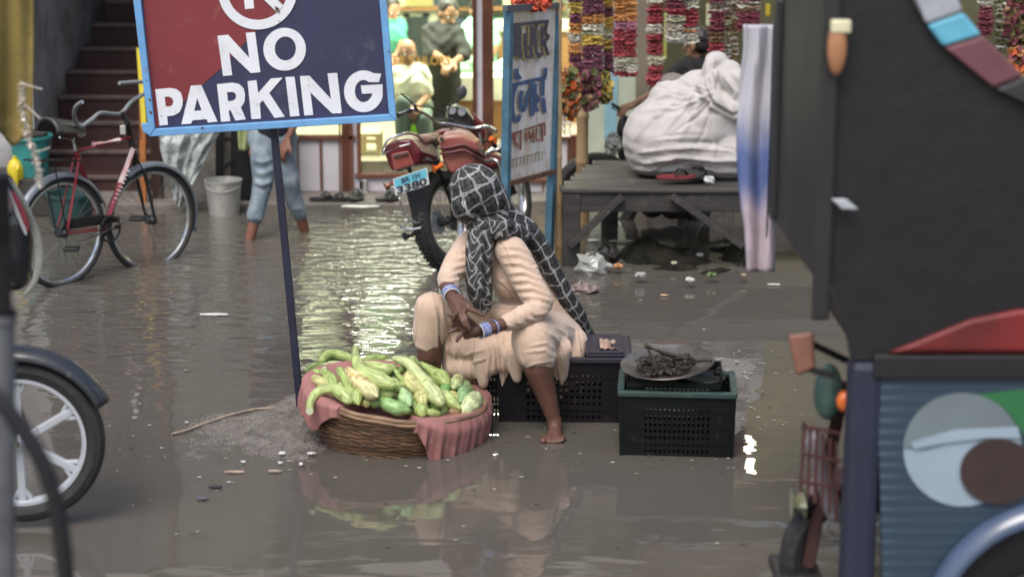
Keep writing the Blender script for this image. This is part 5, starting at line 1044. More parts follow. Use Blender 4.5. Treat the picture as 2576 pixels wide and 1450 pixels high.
GL = [
 ('long gourd lying along the back left rim', [(420,262),(470,215),(560,205),(650,225),(735,255)], [40,46,46,42,36], GG, .02, 0,0,0),
 ('tall gourd whose neck stands up at the middle of the heap', [(765,135),(765,230),(800,320),(900,400),(1020,460),(1120,500)], [28,34,50,66,74,50], PG, .10, 0,0,0),
 ('straight gourd lying behind the tall necked one', [(860,310),(1000,335),(1080,350),(1140,345)], [36,50,54,38], PG, .03,0,0,1),
 ('thin pale gourd behind the long diagonal one', [(1080,285),(1170,300),(1240,320)], [24,28,26], WG, 0,0,0,0),
 ('long diagonal gourd running down the right half of the heap', [(1165,250),(1280,280),(1390,375),(1500,500),(1590,620),(1635,680)], [22,40,48,62,64,44], WG, .08,0,0,0),
 ('bottle shaped gourd with thin neck at the back right', [(1385,280),(1450,312),(1550,370),(1640,430),(1690,480)], [15,22,42,72,52], GG, .03,0,0,0),
 ('gourd with a square cut neck at the back right rim', [(1570,300),(1650,350),(1740,410)], [28,36,42], WG, .01,1,0,0),
 ('round headed gourd beside the square cut one', [(1820,455),(1800,500),(1778,545)], [50,58,22], WG, .04,0,0,0),
 ('upright slim gourd left of the pale fat one', [(1900,510),(1880,590),(1845,690)], [40,60,18], (.28,.46,.22), .03,0,0,0),
 ('pale fat striped gourd at the right front', [(2000,640),(1950,700),(1905,755)], [64,88,58], (.54,.62,.34), .03,0,0,0),
 ('gourd end peeping out at the far right rim', [(2110,700),(2080,710),(2040,735)], [34,42,36], GG, .01,0,0,0),
 ('short gourd with white cut stem near the right rim', [(2020,528),(1965,540),(1945,590)], [20,32,30], GG, .02,1,0,0),
 ('dark slim gourd lying along the right rim', [(1930,480),(2010,530),(2060,620)], [20,22,16], DG, 0,0,0,0),
 ('cream gourd with brown scars on top of the heap', [(690,370),(760,430),(850,510),(930,580),(980,635)], [34,64,74,66,18], (.60,.58,.30), .09,0,1,0),
 ('long necked gourd left of the scarred one', [(600,370),(650,440),(710,560),(765,640),(792,720)], [34,38,40,55,14], GG, .06,0,0,0),
 ('curved gourd hooking over the left front rim', [(290,790),(300,700),(350,615),(430,565),(540,555),(640,610),(685,660)], [28,32,38,42,46,56,46], PG, .07,1,0,0),
 ('dark gourd lying at the left rim', [(265,370),(340,335),(430,325),(480,325)], [26,36,36,26], DG, .02,0,0,0),
 ('bent pale gourd near the back left', [(430,400),(460,345),(530,325),(620,315)], [26,44,50,32], WG, .03,0,0,0),
 ('small round gourd at the left edge of the heap', [(330,405),(345,400),(370,395)], [38,44,38], GG, .03,0,0,0),
 ('yellowish gourd at the left front', [(340,450),(420,490),(515,520)], [30,50,40], YG, .03,0,0,0),
 ('plump gourd in front of the bent pale one', [(440,390),(500,440),(540,500)], [28,50,48], GG, .04,0,0,0),
 ('short gourd wedged behind the tall neck', [(640,315),(690,310),(735,312)], [32,34,30], PG, .01,0,0,0),
 ('pale gourd half hidden beneath the long necked one', [(580,520),(640,560),(700,640)], [32,42,38], WG, .01,0,0,0),
 ('gourd with dried flower tip in the middle front', [(975,560),(1040,585),(1120,605)], [36,50,40], PG, .02,0,0,1),
 ('pointed gourd right of the heap centre', [(1130,500),(1190,512),(1250,522)], [55,52,16], PG, .05,0,0,0),
 ('thin gourd neck crossing the heap centre', [(1170,375),(1210,430),(1260,490)], [15,20,20], GG, .06,0,0,0),
 ('dark gourd under the long diagonal one', [(1200,400),(1250,360),(1300,330)], [26,32,30], DG, .02,0,0,0),
 ('bent pale gourd pointing right at the heap centre', [(1310,415),(1325,480),(1385,530),(1460,585)], [40,58,58,16], YG, .06,0,0,0),
 ('egg shaped gourd standing at the front centre', [(1250,580),(1280,640),(1318,715)], [32,60,24], (.36,.54,.27), .03,0,0,0),
 ('round gourd end above the front rim centre', [(1430,630),(1448,650),(1458,690)], [54,64,40], YG, .03,0,0,0),
 ('round gourd end sitting on the front rim', [(1440,740),(1443,765),(1448,790)], [54,60,46], GG, 0,0,0,0),
 ('wide gourd lying along the front rim', [(1020,675),(1100,710),(1200,750),(1280,770)], [32,58,60,38], (.25,.42,.16), .0,0,0,0),
 ('small pale gourd tip at the front left rim', [(860,690),(880,692),(900,694)], [40,44,34], YG, .0,0,0,0),
 ('dull dark gourd tip at the front left rim', [(940,700),(965,705),(990,710)], [34,38,30], DG, 0,0,0,0),
 ('small gourd at the front rim right of the round one', [(1530,800),(1560,805),(1600,812)], [32,36,30], GG, 0,0,0,0),
 ('dark gourd with white cut end beneath the diagonal one', [(1655,752),(1600,720),(1550,660)], [22,48,40], DG, .015,1,0,0),
 ('pointed gourd at the right of the diagonal one', [(1690,625),(1760,690),(1832,762)], [54,54,16], PG, .03,0,0,0),
 ('dark round gourd under the round headed one', [(1675,590),(1690,555),(1710,525)], [40,46,36], (.18,.36,.12), .0,0,0,0),
 ('yellowish gourd tip between the slim and pointed ones', [(1760,620),(1775,650),(1792,680)], [42,46,40], YG, .0,0,0,0),
 ('brownish gourd tip low on the front rim', [(1760,795),(1795,798),(1825,800)], [34,38,32], (.30,.20,.10), -.01,0,0,0),
 ('dark gourd sliver beside the egg shaped one', [(1350,650),(1360,700),(1372,745)], [26,30,24], DG, 0,0,0,0),
 ('pale gourd glimpsed behind the bent pale one', [(1290,370),(1310,385),(1335,400)], [34,40,34], WG, .01,0,0,0),
 ('pale gourd sliver against the left cloth', [(290,440),(310,470),(335,500)], [26,28,24], YG, .01,0,0,0)]
for g in GL: gourd(*g[:4], lift=g[4]*.75, cut=g[5], scar=g[6], crown=g[7])
# a lower layer of gourds that fills the heap
rr = random.Random(11)
for i, (gx, gy) in enumerate([(330,560),(700,280),(950,260),(1150,420),(1350,300),(1500,380),(1850,400),(1950,620),(740,560),(1040,520),(1130,680),(1600,480),(420,620),(1350,760),(1650,780),(520,420),(800,470),(1000,420),(1180,620),(1400,450),(1550,560),(1750,520),(1850,640),(620,640),(900,640),(1500,740),(1900,520)]):
    an = rr.uniform(0, 3.1); L_ = 110; gourd('%s gourd mostly buried at the bottom of the heap, %s' % ('dark' if i % 2 else 'green', ['beside the left front cloth','behind the tall neck','by the back rim gap','under the thin neck','behind the long diagonal one','right of the long diagonal one','near the square cut stem','under the cut stemmed one','beneath the scarred one','under the pointed centre one','above the front rim middle','beneath the diagonal one','by the curved hook','by the round front ends','at the front right rim','under the bent back one','under the scarred tip','under the tall one','left of the egg shaped one','under the diagonal middle','beneath its white tip','beneath the bottle shaped one','left of the pale fat one','below the long necked one','above the wide front one','beside its cut end','near the slim upright one'][i]), [(gx-L_*math.cos(an), gy-L_*.4*math.sin(an)), (gx, gy), (gx+L_*math.cos(an), gy+L_*.4*math.sin(an))], [40,58,36], DG if i % 2 else GG, -.035)
# ------------------------------------------------------------------ NO PARKING sign
YSg = 8.80
def SG(x, y, d=0): return P(309+x*.27989, y*.27989, YSg-d)
M_navy = mat('navy_enamel', (.040, .042, .100), .3, var=.2, scale=3, dirt=.2, dcol=(.10,.10,.14)); M_rd = mat('red_enamel', (.21, .036, .044), .42, var=.2, scale=4, dirt=.2, dcol=(.28,.12,.10)); M_wl = mat('white_letter_paint', (.74, .76, .82), .5, var=.12, scale=7, dirt=.2, dcol=(.35,.33,.33)); M_lb2 = mat('light_blue_frame', (.16, .38, .70), .45, var=.2, scale=7, dirt=.25, dcol=(.16,.10,.08))
M_post = mat('navy_post', (.018, .020, .045), .45, var=.3, scale=6)
sg = thing('parking_sign', 'leaning red and navy NO PARKING board in light blue frame on a post', 'sign', G(762, 1035))
n_ = Vector((0, 1, 0))
MB().poly([SG(100,-620), SG(2310,-620), SG(2420,1060), SG(250,1190)], (), .022, n_).build('panel', M_navy, sg)
MB().poly([SG(130,-560,.002), SG(2060,-560,.002), SG(1205,268,.002), SG(880,615,.002), SG(560,900,.002), SG(318,1135,.002), SG(284,1150,.002)], (), .0018, n_).build('red_field', M_rd, sg)
fr_ = MB()
fr_.poly([SG(20,-620,.03), SG(92,-620,.03), SG(286,1158,.03), SG(236,1228,.03)], (), .03, n_)
fr_.poly([SG(286,1160,.028), SG(2392,1029,.028), SG(2455,1086,.028), SG(240,1228,.028)], (), .03, n_)
fr_.poly([SG(2250,-620,.03), SG(2318,-620,.03), SG(2457,1088,.03), SG(2391,1028,.03)], (), .03, n_)
fr_.poly([SG(20,-680,.03), SG(2318,-680,.03), SG(2318,-610,.029), SG(20,-610,.029)], (), .03, n_)
fr_.poly([SG(165,1110,.026), SG(236,1110,.026), SG(262,1226,.026), SG(180,1185,.026)], (), .025, n_)
fr_.build('frame', M_lb2, sg, bevel=.003)
def circ(cx, cy, rx, ry, n=48, a0=0, a1=6.28318, end=False): 
    return [(cx+rx*math.cos(a0+(a1-a0)*i/(n if not end else n-1)), cy+ry*math.sin(a0+(a1-a0)*i/(n if not end else n-1))) for i in range(n)]
LT = [([(850,322),(945,312),(1135,520),(1105,295),(1187,288),(1235,648),(1150,657),(955,470),(982,675),(900,683)], []),
 (circ(1453,442,191,192), [circ(1460,436,95,108)]),
 ([(290,803),(420,790),(480,800),(522,835),(538,890),(535,950),(510,1005),(462,1035),(397,1045),(405,1120),(330,1128)], [[(375,870),(412,867),(440,880),(455,912),(445,942),(425,956),(385,957)]]),
 ([(610,770),(705,763),(850,1092),(765,1100),(752,1070),(626,1080),(612,1110),(525,1117)], [[(668,880),(707,990),(640,997)]]),
 ([(845,757),(985,742),(1045,755),(1085,795),(1098,850),(1092,915),(1060,965),(1105,1072),(1012,1082),(968,990),(950,992),(965,1088),(882,1093)], [[(935,828),(985,825),(1010,838),(1018,862),(1010,890),(985,905),(945,910)]]),
 ([(1120,730),(1200,720),(1215,835),(1330,705),(1435,697),(1315,835),(1455,1048),(1362,1058),(1258,900),(1230,930),(1240,1065),(1155,1070)], []),
 ([(1460,693),(1542,688),(1587,1040),(1503,1047)], []),
 ([(1590,685),(1675,680),(1870,890),(1838,660),(1925,655),(1967,1015),(1882,1020),(1685,830),(1710,1032),(1630,1037)], [])]
ga = [(2322,662)] + circ(2163,820,176,187,36,-.72,-6.10,True) + [(2333,757),(2138,768),(2148,843),(2240,838),(2232,880)] + circ(2162,818,78,100,26,.62,5.55,True)
LT.append((ga[:0] + [(2322,662)] + circ(2163,820,176,187,36,-1.05,-6.05,True) + [(2333,757),(2138,768),(2148,843),(2240,838),(2234,870)] + circ(2162,818,78,100,26,.62,5.35,True) + [(2300,738)], []))
lt = MB()
for o_, hs in LT: lt.poly([SG(x, y, .0045) for x, y in o_], [[SG(x, y, .0045) for x, y in h] for h in hs], .002, n_)
lt.build('lettering', M_wl, sg)
rg = MB(); rg.poly([SG(x, y, .006) for x, y in circ(1209,-91,356,356,72)], [[SG(x, y, .006) for x, y in circ(1209,-91,270,270,72)]], .002, n_)
rg.build('no_parking_ring', M_wl, sg)
MB().poly([SG(x, y, .0035) for x, y in circ(1209,-91,272,272,72)], (), .001, n_).build('ring_field', M_rd, sg)
sl_ = MB(); sl_.poly([SG(1000,-262,.0085), SG(1060,-318,.0085), SG(1442,50,.0085), SG(1385,112,.0085)], (), .002, n_); sl_.build('slash', M_wl, sg)
pp = MB(); pp.poly([SG(x, y, .0048) for x, y in [(1062,-250),(1200,-262),(1265,-235),(1292,-180),(1285,-120),(1245,-75),(1168,-62),(1178,75),(1098,83)]], [[SG(x, y, .0048) for x, y in [(1150,-190),(1190,-192),(1210,-165),(1200,-138),(1158,-132)]]], .001, n_); pp.build('letter', M_wl, sg)
# rust spots and bolts
M_rust = mat('rust_spot', (.12, .05, .025), .8, var=.5, scale=40)
sp2 = MB(); rr = random.Random(2)
for (x, y, r) in ((1385,85,16),(1402,108,9),(1372,66,7),(1402,190,5),(345,1042,6),(1672,762,6),(1692,1015,4),(240,895,12),(248,1012,13),(215,720,8),(712,1145,10),(2325,318,7),(2390,465,8),(1470,465,5)):
    sp2.poly([SG(x+r*math.cos(t*.7)*rr.uniform(.6,1.2), y+r*1.2*math.sin(t*.7)*rr.uniform(.6,1.2), .0105 if 286 < x < 2280 and y < 1030 else .0315) for t in range(9)], (), .001, n_)
sp2.build('rust_spots', M_rust, sg)
# post
a = P(757, 1042, YSg+.05); b2 = P(668, 100, YSg+.05); MB().bar(a + (a-b2).normalized()*.25, b2, .034, .034, up=Vector((0, 1, 0))).build('post', M_post, sg, bevel=.003)
bb = MB(); bb.bar(SG(130,-300,-.045), SG(2340,-420,-.045), .03, .03); bb.bar(SG(240,900,-.045), SG(2420,780,-.045), .03, .03); bb.build('back_brace', M_post, sg)
# mud mound at its foot
M_mound = mat('gritty_mud', (.17, .15, .135), .3, col2=(.075, .065, .058), scale=14, bump=.006, bscale=60, dirt=.3, dcol=(.30,.26,.23))
m0, m1_ = G(430, 1100), G(800, 1060); 
def mound(s, t):
    u, v = lerp(400, 860, s), lerp(990, 1215, t); g = G(u, v); d = ((u-690)/170)**2 + ((v-1088)/72)**2; d2 = ((u-560)/120)**2+((v-1085)/45)**2; d3 = ((u-740)/85)**2+((v-1050)/60)**2
    c = np.array([[g.x, g.y, 0]]); h = .024*math.exp(-d*1.2)+.012*math.exp(-d2)+.022*math.exp(-d3) - .0165 + .006*float(wob(c, 14, 31, 4)[0]) + .006*rnd.random()
    return Vector((g.x, g.y, h))
o = MB().grid(mound, 150, 110).build('mud_mound', M_mound, smooth=False); tag(o, 'low gritty mud mound just breaking the water at the foot of the parking sign', 'mound', kind='structure')
for i, (u, v, w_, h_, lab) in enumerate(((710, 1139, 20, 8, 'small white chip near the front of the mud mound'), (782, 1139, 24, 6, 'white oblong chip between mound and basket'), (757, 1166, 10, 7, 'white chip below the right end of the mud mound'), (705, 1163, 14, 5, 'white speck below the mound centre'), (612, 1160, 12, 4, 'white speck below the mound left half'))): chip(lab, u, v, w_, h_, (.72, .72, .70), z=.014)
st_ = smoothline([G(432, 1090, .008), G(470, 1080, .01), G(520, 1062, .01), G(580, 1042, .012), G(640, 1028, .012), G(690, 1025, .012)], 6)
o = MB().tube(st_, .0065, 6).build('reed_stalk', mat('tan_reed', (.36, .28, .21), .6, var=.4, scale=30)); tag(o, 'long tan reed stalk curving along the back of the mud mound', 'stalk')
# ------------------------------------------------------------------ hand painted tailor board
LB, RB = P(1262, 515, 11.35), P(1390, 560, 12.05)
p0 = Vector((LB.x, LB.y, 0)); ex_ = Vector((RB.x-LB.x, RB.y-LB.y, 0)).normalized(); nb = Vector((0, 0, 1)).cross(ex_); nb = -nb if nb.y < 0 else nb   # pointing away
def TB(u, v, d=0): return PL(u, v, p0 - nb*d, nb)
ts = thing('tailor_board', 'tall narrow hand painted tailor board with blue frame and rusty lettering on two legs', 'sign', p0)
M_bf = mat('worn_blue_paint', (.065, .17, .26), .5, col2=(.03, .09, .13), scale=7, dirt=.35, dcol=(.09,.06,.045)); M_bd = mat('rust_stained_white', (.74, .73, .74), .55, col2=(.56, .46, .35), scale=4, dirt=.34, dcol=(.24,.09,.04), stretch=(2, 2, .5))
MB().poly([TB(1287,26), TB(1400,16), TB(1392,424), TB(1280,456)], (), .012, nb).build('panel', M_bd, ts)
def leg(u0, v0, u1, v1, w_):
    a, b2 = TB(u0, v0), TB(u1, v1); return MB().bar(a, b2, w_, .045, up=nb).build('post', M_bf, ts, bevel=.003)
leg(1279, 22, 1268, 690, .052); leg(1402, 14, 1380, 650, .055)
e = MB(); e.bar(TB(1270, 21, .01), TB(1410, 13, .01), .035, .03, up=nb); e.build('top_rail', mat('rusty_blue', (.10, .08, .08), .6, col2=(.05, .10, .14), scale=9), ts); 
e = MB(); e.bar(TB(1276, 462, .01), TB(1394, 430, .01), .028, .03, up=nb); e.build('bottom_rail', mat('rusty_iron', (.14, .07, .04), .7, var=.5, scale=12), ts)
def Z3(x, y, d): return TB(901.25+x*.3552, y*.3552, d)
def brush(lst, w_, d, m, nm):
    mb = MB(); k = 0
    for pl in lst:
        pts = smoothline([Vector((x, y, 0)) for x, y in pl], 6) if len(pl) > 2 else [Vector((x, y, 0)) for x, y in pl]
        L_, R_ = [], []
        for i, p in enumerate(pts):
            a, b3 = pts[max(0, i-1)], pts[min(len(pts)-1, i+1)]; t = (b3-a).normalized(); nn = Vector((-t.y, t.x, 0))*w_/2; L_.append(p+nn); R_.append(p-nn)
        dd = d + .0004*k; k += 1; vs = [Z3(q.x, q.y, dd) for q in L_]+[Z3(q.x, q.y, dd) for q in R_]; n = len(pts)
        mb.add(vs, [(i, i+1, n+i+1, n+i) for i in range(n-1)])
    return mb.build(nm, m, ts)
M_l1 = mat('dark_grey_letter', (.085, .075, .10), .6, var=.4, scale=30); M_l2 = mat('blue_letter', (.05, .10, .22), .6, var=.4, scale=25); M_l3 = mat('rust_letter', (.26, .085, .04), .7, var=.4, scale=30); M_l4 = mat('faded_letter', (.27, .25, .16), .7, var=.3, scale=30); M_yw = mat('cream_shadow_paint', (.62, .50, .24), .6, var=.3, scale=20)
line1 = [[(1090,178),(1350,150)], [(1096,190),(1096,400)], [(1096,305),(1120,310)], [(1120,190),(1122,400)], [(1145,188),(1145,415)], [(1180,235),(1182,330),(1215,335)], [(1182,335),(1190,400),(1218,405)], [(1225,180),(1222,412)], [(1265,170),(1250,230),(1255,330),(1275,400),(1300,370)], [(1300,200),(1298,330)], [(1335,165),(1322,230),(1345,260),(1318,300),(1345,390)]]
brush([[(x-4, y+6) for x, y in l] for l in line1], 34, .0135, M_yw, 'letter_shadow'); brush(line1, 25, .017, M_l1, 'lettering')
line2 = [[(1085,605),(1330,548)], [(1118,600),(1098,660),(1090,730),(1098,820),(1125,855),(1145,810)], [(1122,485),(1120,560)], [(1120,520),(1150,560)], [(1158,640),(1148,720),(1162,780),(1185,750),(1195,680),(1212,640)], [(1228,585),(1232,820)], [(1255,590),(1250,660),(1275,700),(1252,740),(1272,790)], [(1328,478),(1322,540)], [(1308,560),(1305,680)], [(1308,690),(1322,800)]]
brush(line2, 28, .0135, M_l2, 'lettering')
line3 = [[(1088,945),(1160,925)], [(1095,950),(1100,990)], [(1118,945),(1110,1000),(1135,1040)], [(1150,930),(1148,1060)], [(1175,920),(1325,870)], [(1185,930),(1190,1000)], [(1205,925),(1215,980),(1235,940)], [(1240,910),(1240,1010)], [(1262,905),(1258,985),(1285,990)], [(1300,880),(1302,1000)], [(1318,880),(1320,960)]]
brush(line3, 14, .0135, M_l3, 'lettering')
line4 = [[(1085,1130),(1305,1072)]] + [[(1092+26*i, 1130-7*i), (1096+26*i, 1165-7*i), (1088+26*i, 1190-7*i)] for i in range(9)]
brush(line4, 7, .0135, M_l4, 'lettering')
bunch('heap of coral red marigolds on top of the blue tailor board', 1338, 2, 46, 20, [(.72,.13,.07), (.80,.20,.10), (.62,.09,.06)], 11.75, 380, 8, .035, 'marigold_heap')
# ------------------------------------------------------------------ vehicles
M_tyre = mat('tyre_rubber', (.022, .022, .023), .6, var=.3, scale=20, dirt=.35, dcol=(.08,.07,.06)); M_chr = mat('chrome', (.62, .62, .62), .16, metal=.95, var=.15, dirt=.15); M_alu = mat('silver_alloy', (.52, .55, .60), .35, metal=.3, var=.1, dirt=.1)
M_bikered = mat('bicycle_red', (.26, .025, .035), .35, coat=.3, var=.2, dirt=.2); M_bblk = mat('black_enamel', (.015, .015, .017), .35, var=.2, dirt=.2); M_greym = mat('greyish_mudguard', (.20, .22, .25), .35, metal=.3, var=.3, dirt=.2)
def wheel(c, d, up, R, r, parent, rimm=M_chr, spokes=28, alloy=0, hubr=.03, tread=False, rimw=.011, sm=None, rimr=None):
    d = Vector(d).normalized(); up = Vector(up); up = (up - d*up.dot(d)).normalized(); n = d.cross(up)
    def cp(a, rad, o=0): return c + (d*math.cos(a) + up*math.sin(a))*rad + n*o
    ty = MB().tube([cp(6.2832*i/56, R-r) for i in range(56)], r, 10, True)
    if tread:
        for i in range(56):
            for o in (-.6, 0, .6): a = 6.2832*(i+.5*(o != 0))/56; ty.bar(cp(a-.03, R-r*(.06+.3*abs(o)), o*r), cp(a+.025, R-r*(.06+.3*abs(o)), o*r), r*.42, r*.3, up=n)
    w = ty.build('tyre', M_tyre, parent, smooth=True, auto=.6)
    rr_ = rimr or R-2*r
    rm_ = MB(); prof = [(-rimw, rr_+.006), (-rimw, rr_-.008), (-rimw*.5, rr_-.014), (rimw*.5, rr_-.014), (rimw, rr_-.008), (rimw, rr_+.006)]; vs = [cp(6.2832*i/56, q, o) for i in range(56) for o, q in prof]; m = len(prof)
    rm_.add(vs, [(i*m+j, i*m+(j+1) % m, ((i+1) % 56)*m+(j+1) % m, ((i+1) % 56)*m+j) for i in range(56) for j in range(m)])
    rm_.build('rim', rimm, parent, smooth=True, auto=.6)
    sk = MB()
    if alloy:
        for k in range(alloy):
            a = 6.2832*k/alloy + .52
            sk.bar(cp(a, hubr*.8), cp(a, rr_-.012), .030, .030, up=n)
            for sgn in (-1, 1): sk.bar(cp(a, rr_*.72), cp(a+sgn*.14, rr_-.012), .016, .024, up=n)
    else:
        for k in range(spokes):
            a = 6.2832*k/spokes; s_ = 1 if k % 2 else -1; sk.tube([cp(a+.5*(1 if k % 4 < 2 else -1), hubr, .025*s_), cp(a, rr_-.012, 0)], .0016, 4)
    sk.build('spokes', sm or (M_alu if alloy else mat('dull_spoke', (.13, .13, .13), .4, metal=.5)), parent, bevel=.004 if alloy else 0)
    MB().tube([c-n*.05, c-n*.03, c+n*.03, c+n*.05], [.012, hubr, hubr, .012], 14).build('hub', M_bblk if not alloy else M_alu, parent, smooth=True, auto=.6)
    return n
def arcguard(c, d, up, R, w_, a0, a1, m, parent, name='mudguard', n_=24, wrap=.03):
    d = Vector(d).normalized(); up = Vector(up); up = (up-d*up.dot(d)).normalized(); n = d.cross(up); mb = MB()
    mb.grid(lambda s, t: c + (d*math.cos(lerp(a0, a1, s)) + up*math.sin(lerp(a0, a1, s)))*(R - wrap*abs(2*t-1)**2.2) + n*w_*(t-.5), n_, 8)
    return mb.build(name, m, parent, smooth=True, solid=.003)
# ---- bicycle
def BY(u): return 11.40 + (u-155)/224*.6
def B(u, v, d=0): return P(u, v, BY(u)+d)
bi = thing('bicycle', 'old red and white bicycle standing in the water before the dark staircase', 'bicycle', G(200, 690))
rc_ = P(155, 585, 11.40); fc_ = P(379, 552, 12.0); dr = Vector((math.cos(.93), math.sin(.93), 0)); df = Vector((math.cos(.82), math.sin(.82), 0)); UZ = Vector((0, 0, 1))
rw_ = bpy.data.objects.new('rear_wheel', None); rw_.location = rc_; link(rw_, bi); rw_.matrix_parent_inverse = Matrix.Translation(-bi.location)
fw_ = bpy.data.objects.new('front_wheel', None); fw_.location = fc_; link(fw_, bi); fw_.matrix_parent_inverse = Matrix.Translation(-bi.location)
def wheel_under(parent_empty, *a, **k):
    before = set(bpy.data.objects); r = wheel(*a, parent=None, **k)
    for o in set(bpy.data.objects)-before:
        o.parent = parent_empty; o.matrix_parent_inverse = (Matrix.Translation(parent_empty.location)).inverted()
    return r
nr_ = wheel_under(rw_, rc_, dr, UZ, .336, .0185); nf_ = wheel_under(fw_, fc_, df, UZ, .338, .0185)
arcguard(rc_, dr, UZ, .366, .065, .35, 3.3, M_greym, bi); arcguard(fc_, df, UZ, .368, .065, -.35, 2.1, M_greym, bi)
fm = MB(); 
for p, q, r in (((191, 378), (247, 545), .0165), ((192, 380), (330, 345), .015)): fm.tube([B(*p), B(*q)], r, 10)
for s_ in (-1, 1):
    o_ = nr_*.045*s_; fm.tube([B(193, 398)+o_*.5, rc_+o_], .009, 8); fm.tube([B(262, 575)+o_*.7, rc_+o_], .009, 8)
fm.build('frame', M_bikered, bi, smooth=True, auto=.7)
MB().tube([B(336, 372), B(303, 460)], .019, 10).build('down_tube', mat('white_red_tube', (.60, .60, .60), .35, col2=(.45, .05, .05), scale=5, coat=.3), bi, smooth=True); MB().tube([B(303, 460), B(274, 542)], .019, 10).build('down_tube', M_bikered, bi, smooth=True)
dcl = MB(); rr = random.Random(4)
for k in range(9): f = k/9; c0 = P(lerp(322, 283, f), lerp(430, 520, f), BY(300)-.04); dcl.bar(c0+Vector((-.012, 0, .008)), c0+Vector((.010, 0, -.004+.008*rr.random())), .007, .002, up=Vector((0, 1, 0)))
dcl.build('white_decal', mat('decal_white', (.65, .63, .6), .4), bi)
dc2 = MB().tube([B(235, 363), B(300, 352)], .0165, 10); dc2.build('white_band', mat('band_white', (.62, .60, .58), .35, col2=(.42, .12, .12), scale=30), bi, smooth=True)
MB().tube([B(318, 300), B(340, 402)], .019, 12).build('head_tube', M_bblk, bi, smooth=True, auto=.7)
fk = MB(); 
for s_ in (-1, 1): o_ = nf_*.048*s_; fk.tube([B(341, 402)+o_*.4, B(352, 432)+o_, fc_+o_], [.012, .013, .008], 8)
fk.build('fork', M_bblk, bi, smooth=True)
M_grip = mat('grey_grip', (.23, .25, .27), .55, var=.2)
hb_ = MB(); hb_.tube(smoothline([P(207, 256, 11.25), P(191, 268, 11.3), P(187, 292, 11.4), P(201, 318, 11.5), P(228, 302, 11.65), P(252, 284, 11.8), P(283, 286, 11.95), P(306, 284, 12.05), P(330, 256, 12.2), P(362, 236, 12.35), P(378, 222, 12.4), P(368, 208, 12.35), P(345, 206, 12.25), P(300, 209, 12.1)], 6), .0125, 8); hb_.build('handlebar', M_grip, bi, smooth=True)
MB().tube([B(308, 282), B(322, 322)], .014, 8).build('stem', M_bblk, bi, smooth=True)
bx_ = MB().box((P(296,0,11.9).x, 11.78, P(0,330,11.9).z), (P(311,0,11.9).x, 11.84, P(0,308,11.9).z)); bx_.build('bracket', M_chr, bi, bevel=.003)
cbm = MB().tube(smoothline([P(318, 300, 11.8), P(345, 312, 11.9), P(354, 345, 11.95), P(338, 360, 11.95)], 6), .0025, 5); cbm.build('brake_cable', M_bblk, bi)
# saddle
sd = MB(); 
def saddle(s, t):
    f = t; w_ = lerp(.115, .028, f**.8)*(1 if f > .06 else .8); a = (s-.5)*3.0; cx_ = P(118, 330, 11.28).lerp(P(205, 330, 11.62), f); side = nr_
    return cx_ + side*w_*math.sin(a) + Vector((0, 0, .035*math.cos(a) + .03*math.cos(a)*(1-f) - .028*(1-math.cos(a*.9)) + .012))
sd.grid(saddle, 16, 14); sd.build('saddle', mat('saddle_black', (.035, .035, .038), .4, var=.3, dirt=.2, dcol=(.2,.2,.16)), bi, smooth=True, solid=.02)
MB().ell(P(205, 334, 11.6), (.026, .03, .028)).build('saddle_nose', mat('pale_patch', (.36, .38, .28), .5), bi, smooth=True)
MB().tube([B(191, 378), B(182, 345)], .012, 8).tube([B(150, 345), B(185, 350)], .008, 6).build('seat_post', M_chr, bi, smooth=True)
rk = MB()
for o_ in (-.055, 0, .055): rk.tube([B(188, 402)+nr_*o_, B(75, 404, 0)+nr_*o_], .005, 6)
for u in (80, 110, 140, 170): rk.tube([B(u, 403)+nr_*.055, B(u, 403)-nr_*.055], .005, 6)
for s_ in (-1, 1): rk.tube([B(120, 404)+nr_*.055*s_, rc_+nr_*.05*s_], .005, 6)
rk.build('rear_rack', M_bblk, bi, smooth=True)
cn = B(277, 575, -.07); ck = MB(); ck.lathe([(.001, -.006), (.085, -.006), (.088, 0), (.085, .006), (.001, .006)], 30, Matrix.Translation(cn) @ frame(nr_)[0].to_track_quat('X', 'Z').to_matrix().to_4x4() @ Matrix.Identity(4)); 
cq = MB(); cq.tube([cn + (dr*math.cos(t*.2094)+UZ*math.sin(t*.2094))*.078 for t in range(30)], .008, 6, True)
for k in range(5): a = k*1.2566; cq.bar(cn, cn+(dr*math.cos(a)+UZ*math.sin(a))*.078, .014, .006, up=nr_)
cq.build('chainring', M_bblk, bi)
cc_ = MB().poly([p - nr_*.0 + Vector((0, -.06, 0)) for p in (B(170, 548), B(255, 535), B(303, 540), B(305, 552), B(258, 560), B(180, 572), B(158, 578))], (), .02, Vector((0, 1, 0))); cc_.build('chain_case', M_bblk, bi, bevel=.004)
pd = MB(); pd.tube([cn, B(332, 548, -.1)], .009, 7).tube([cn, B(205, 610, -.1)], .009, 7); pd.build('crank', M_chr, bi, smooth=True)
for (u, v) in ((345, 549), (180, 625)): q = B(u, v, -.14); MB().box((q.x-.045, q.y-.04, q.z-.012), (q.x+.045, q.y+.04, q.z+.012)).build('pedal', M_bblk, bi, bevel=.004)
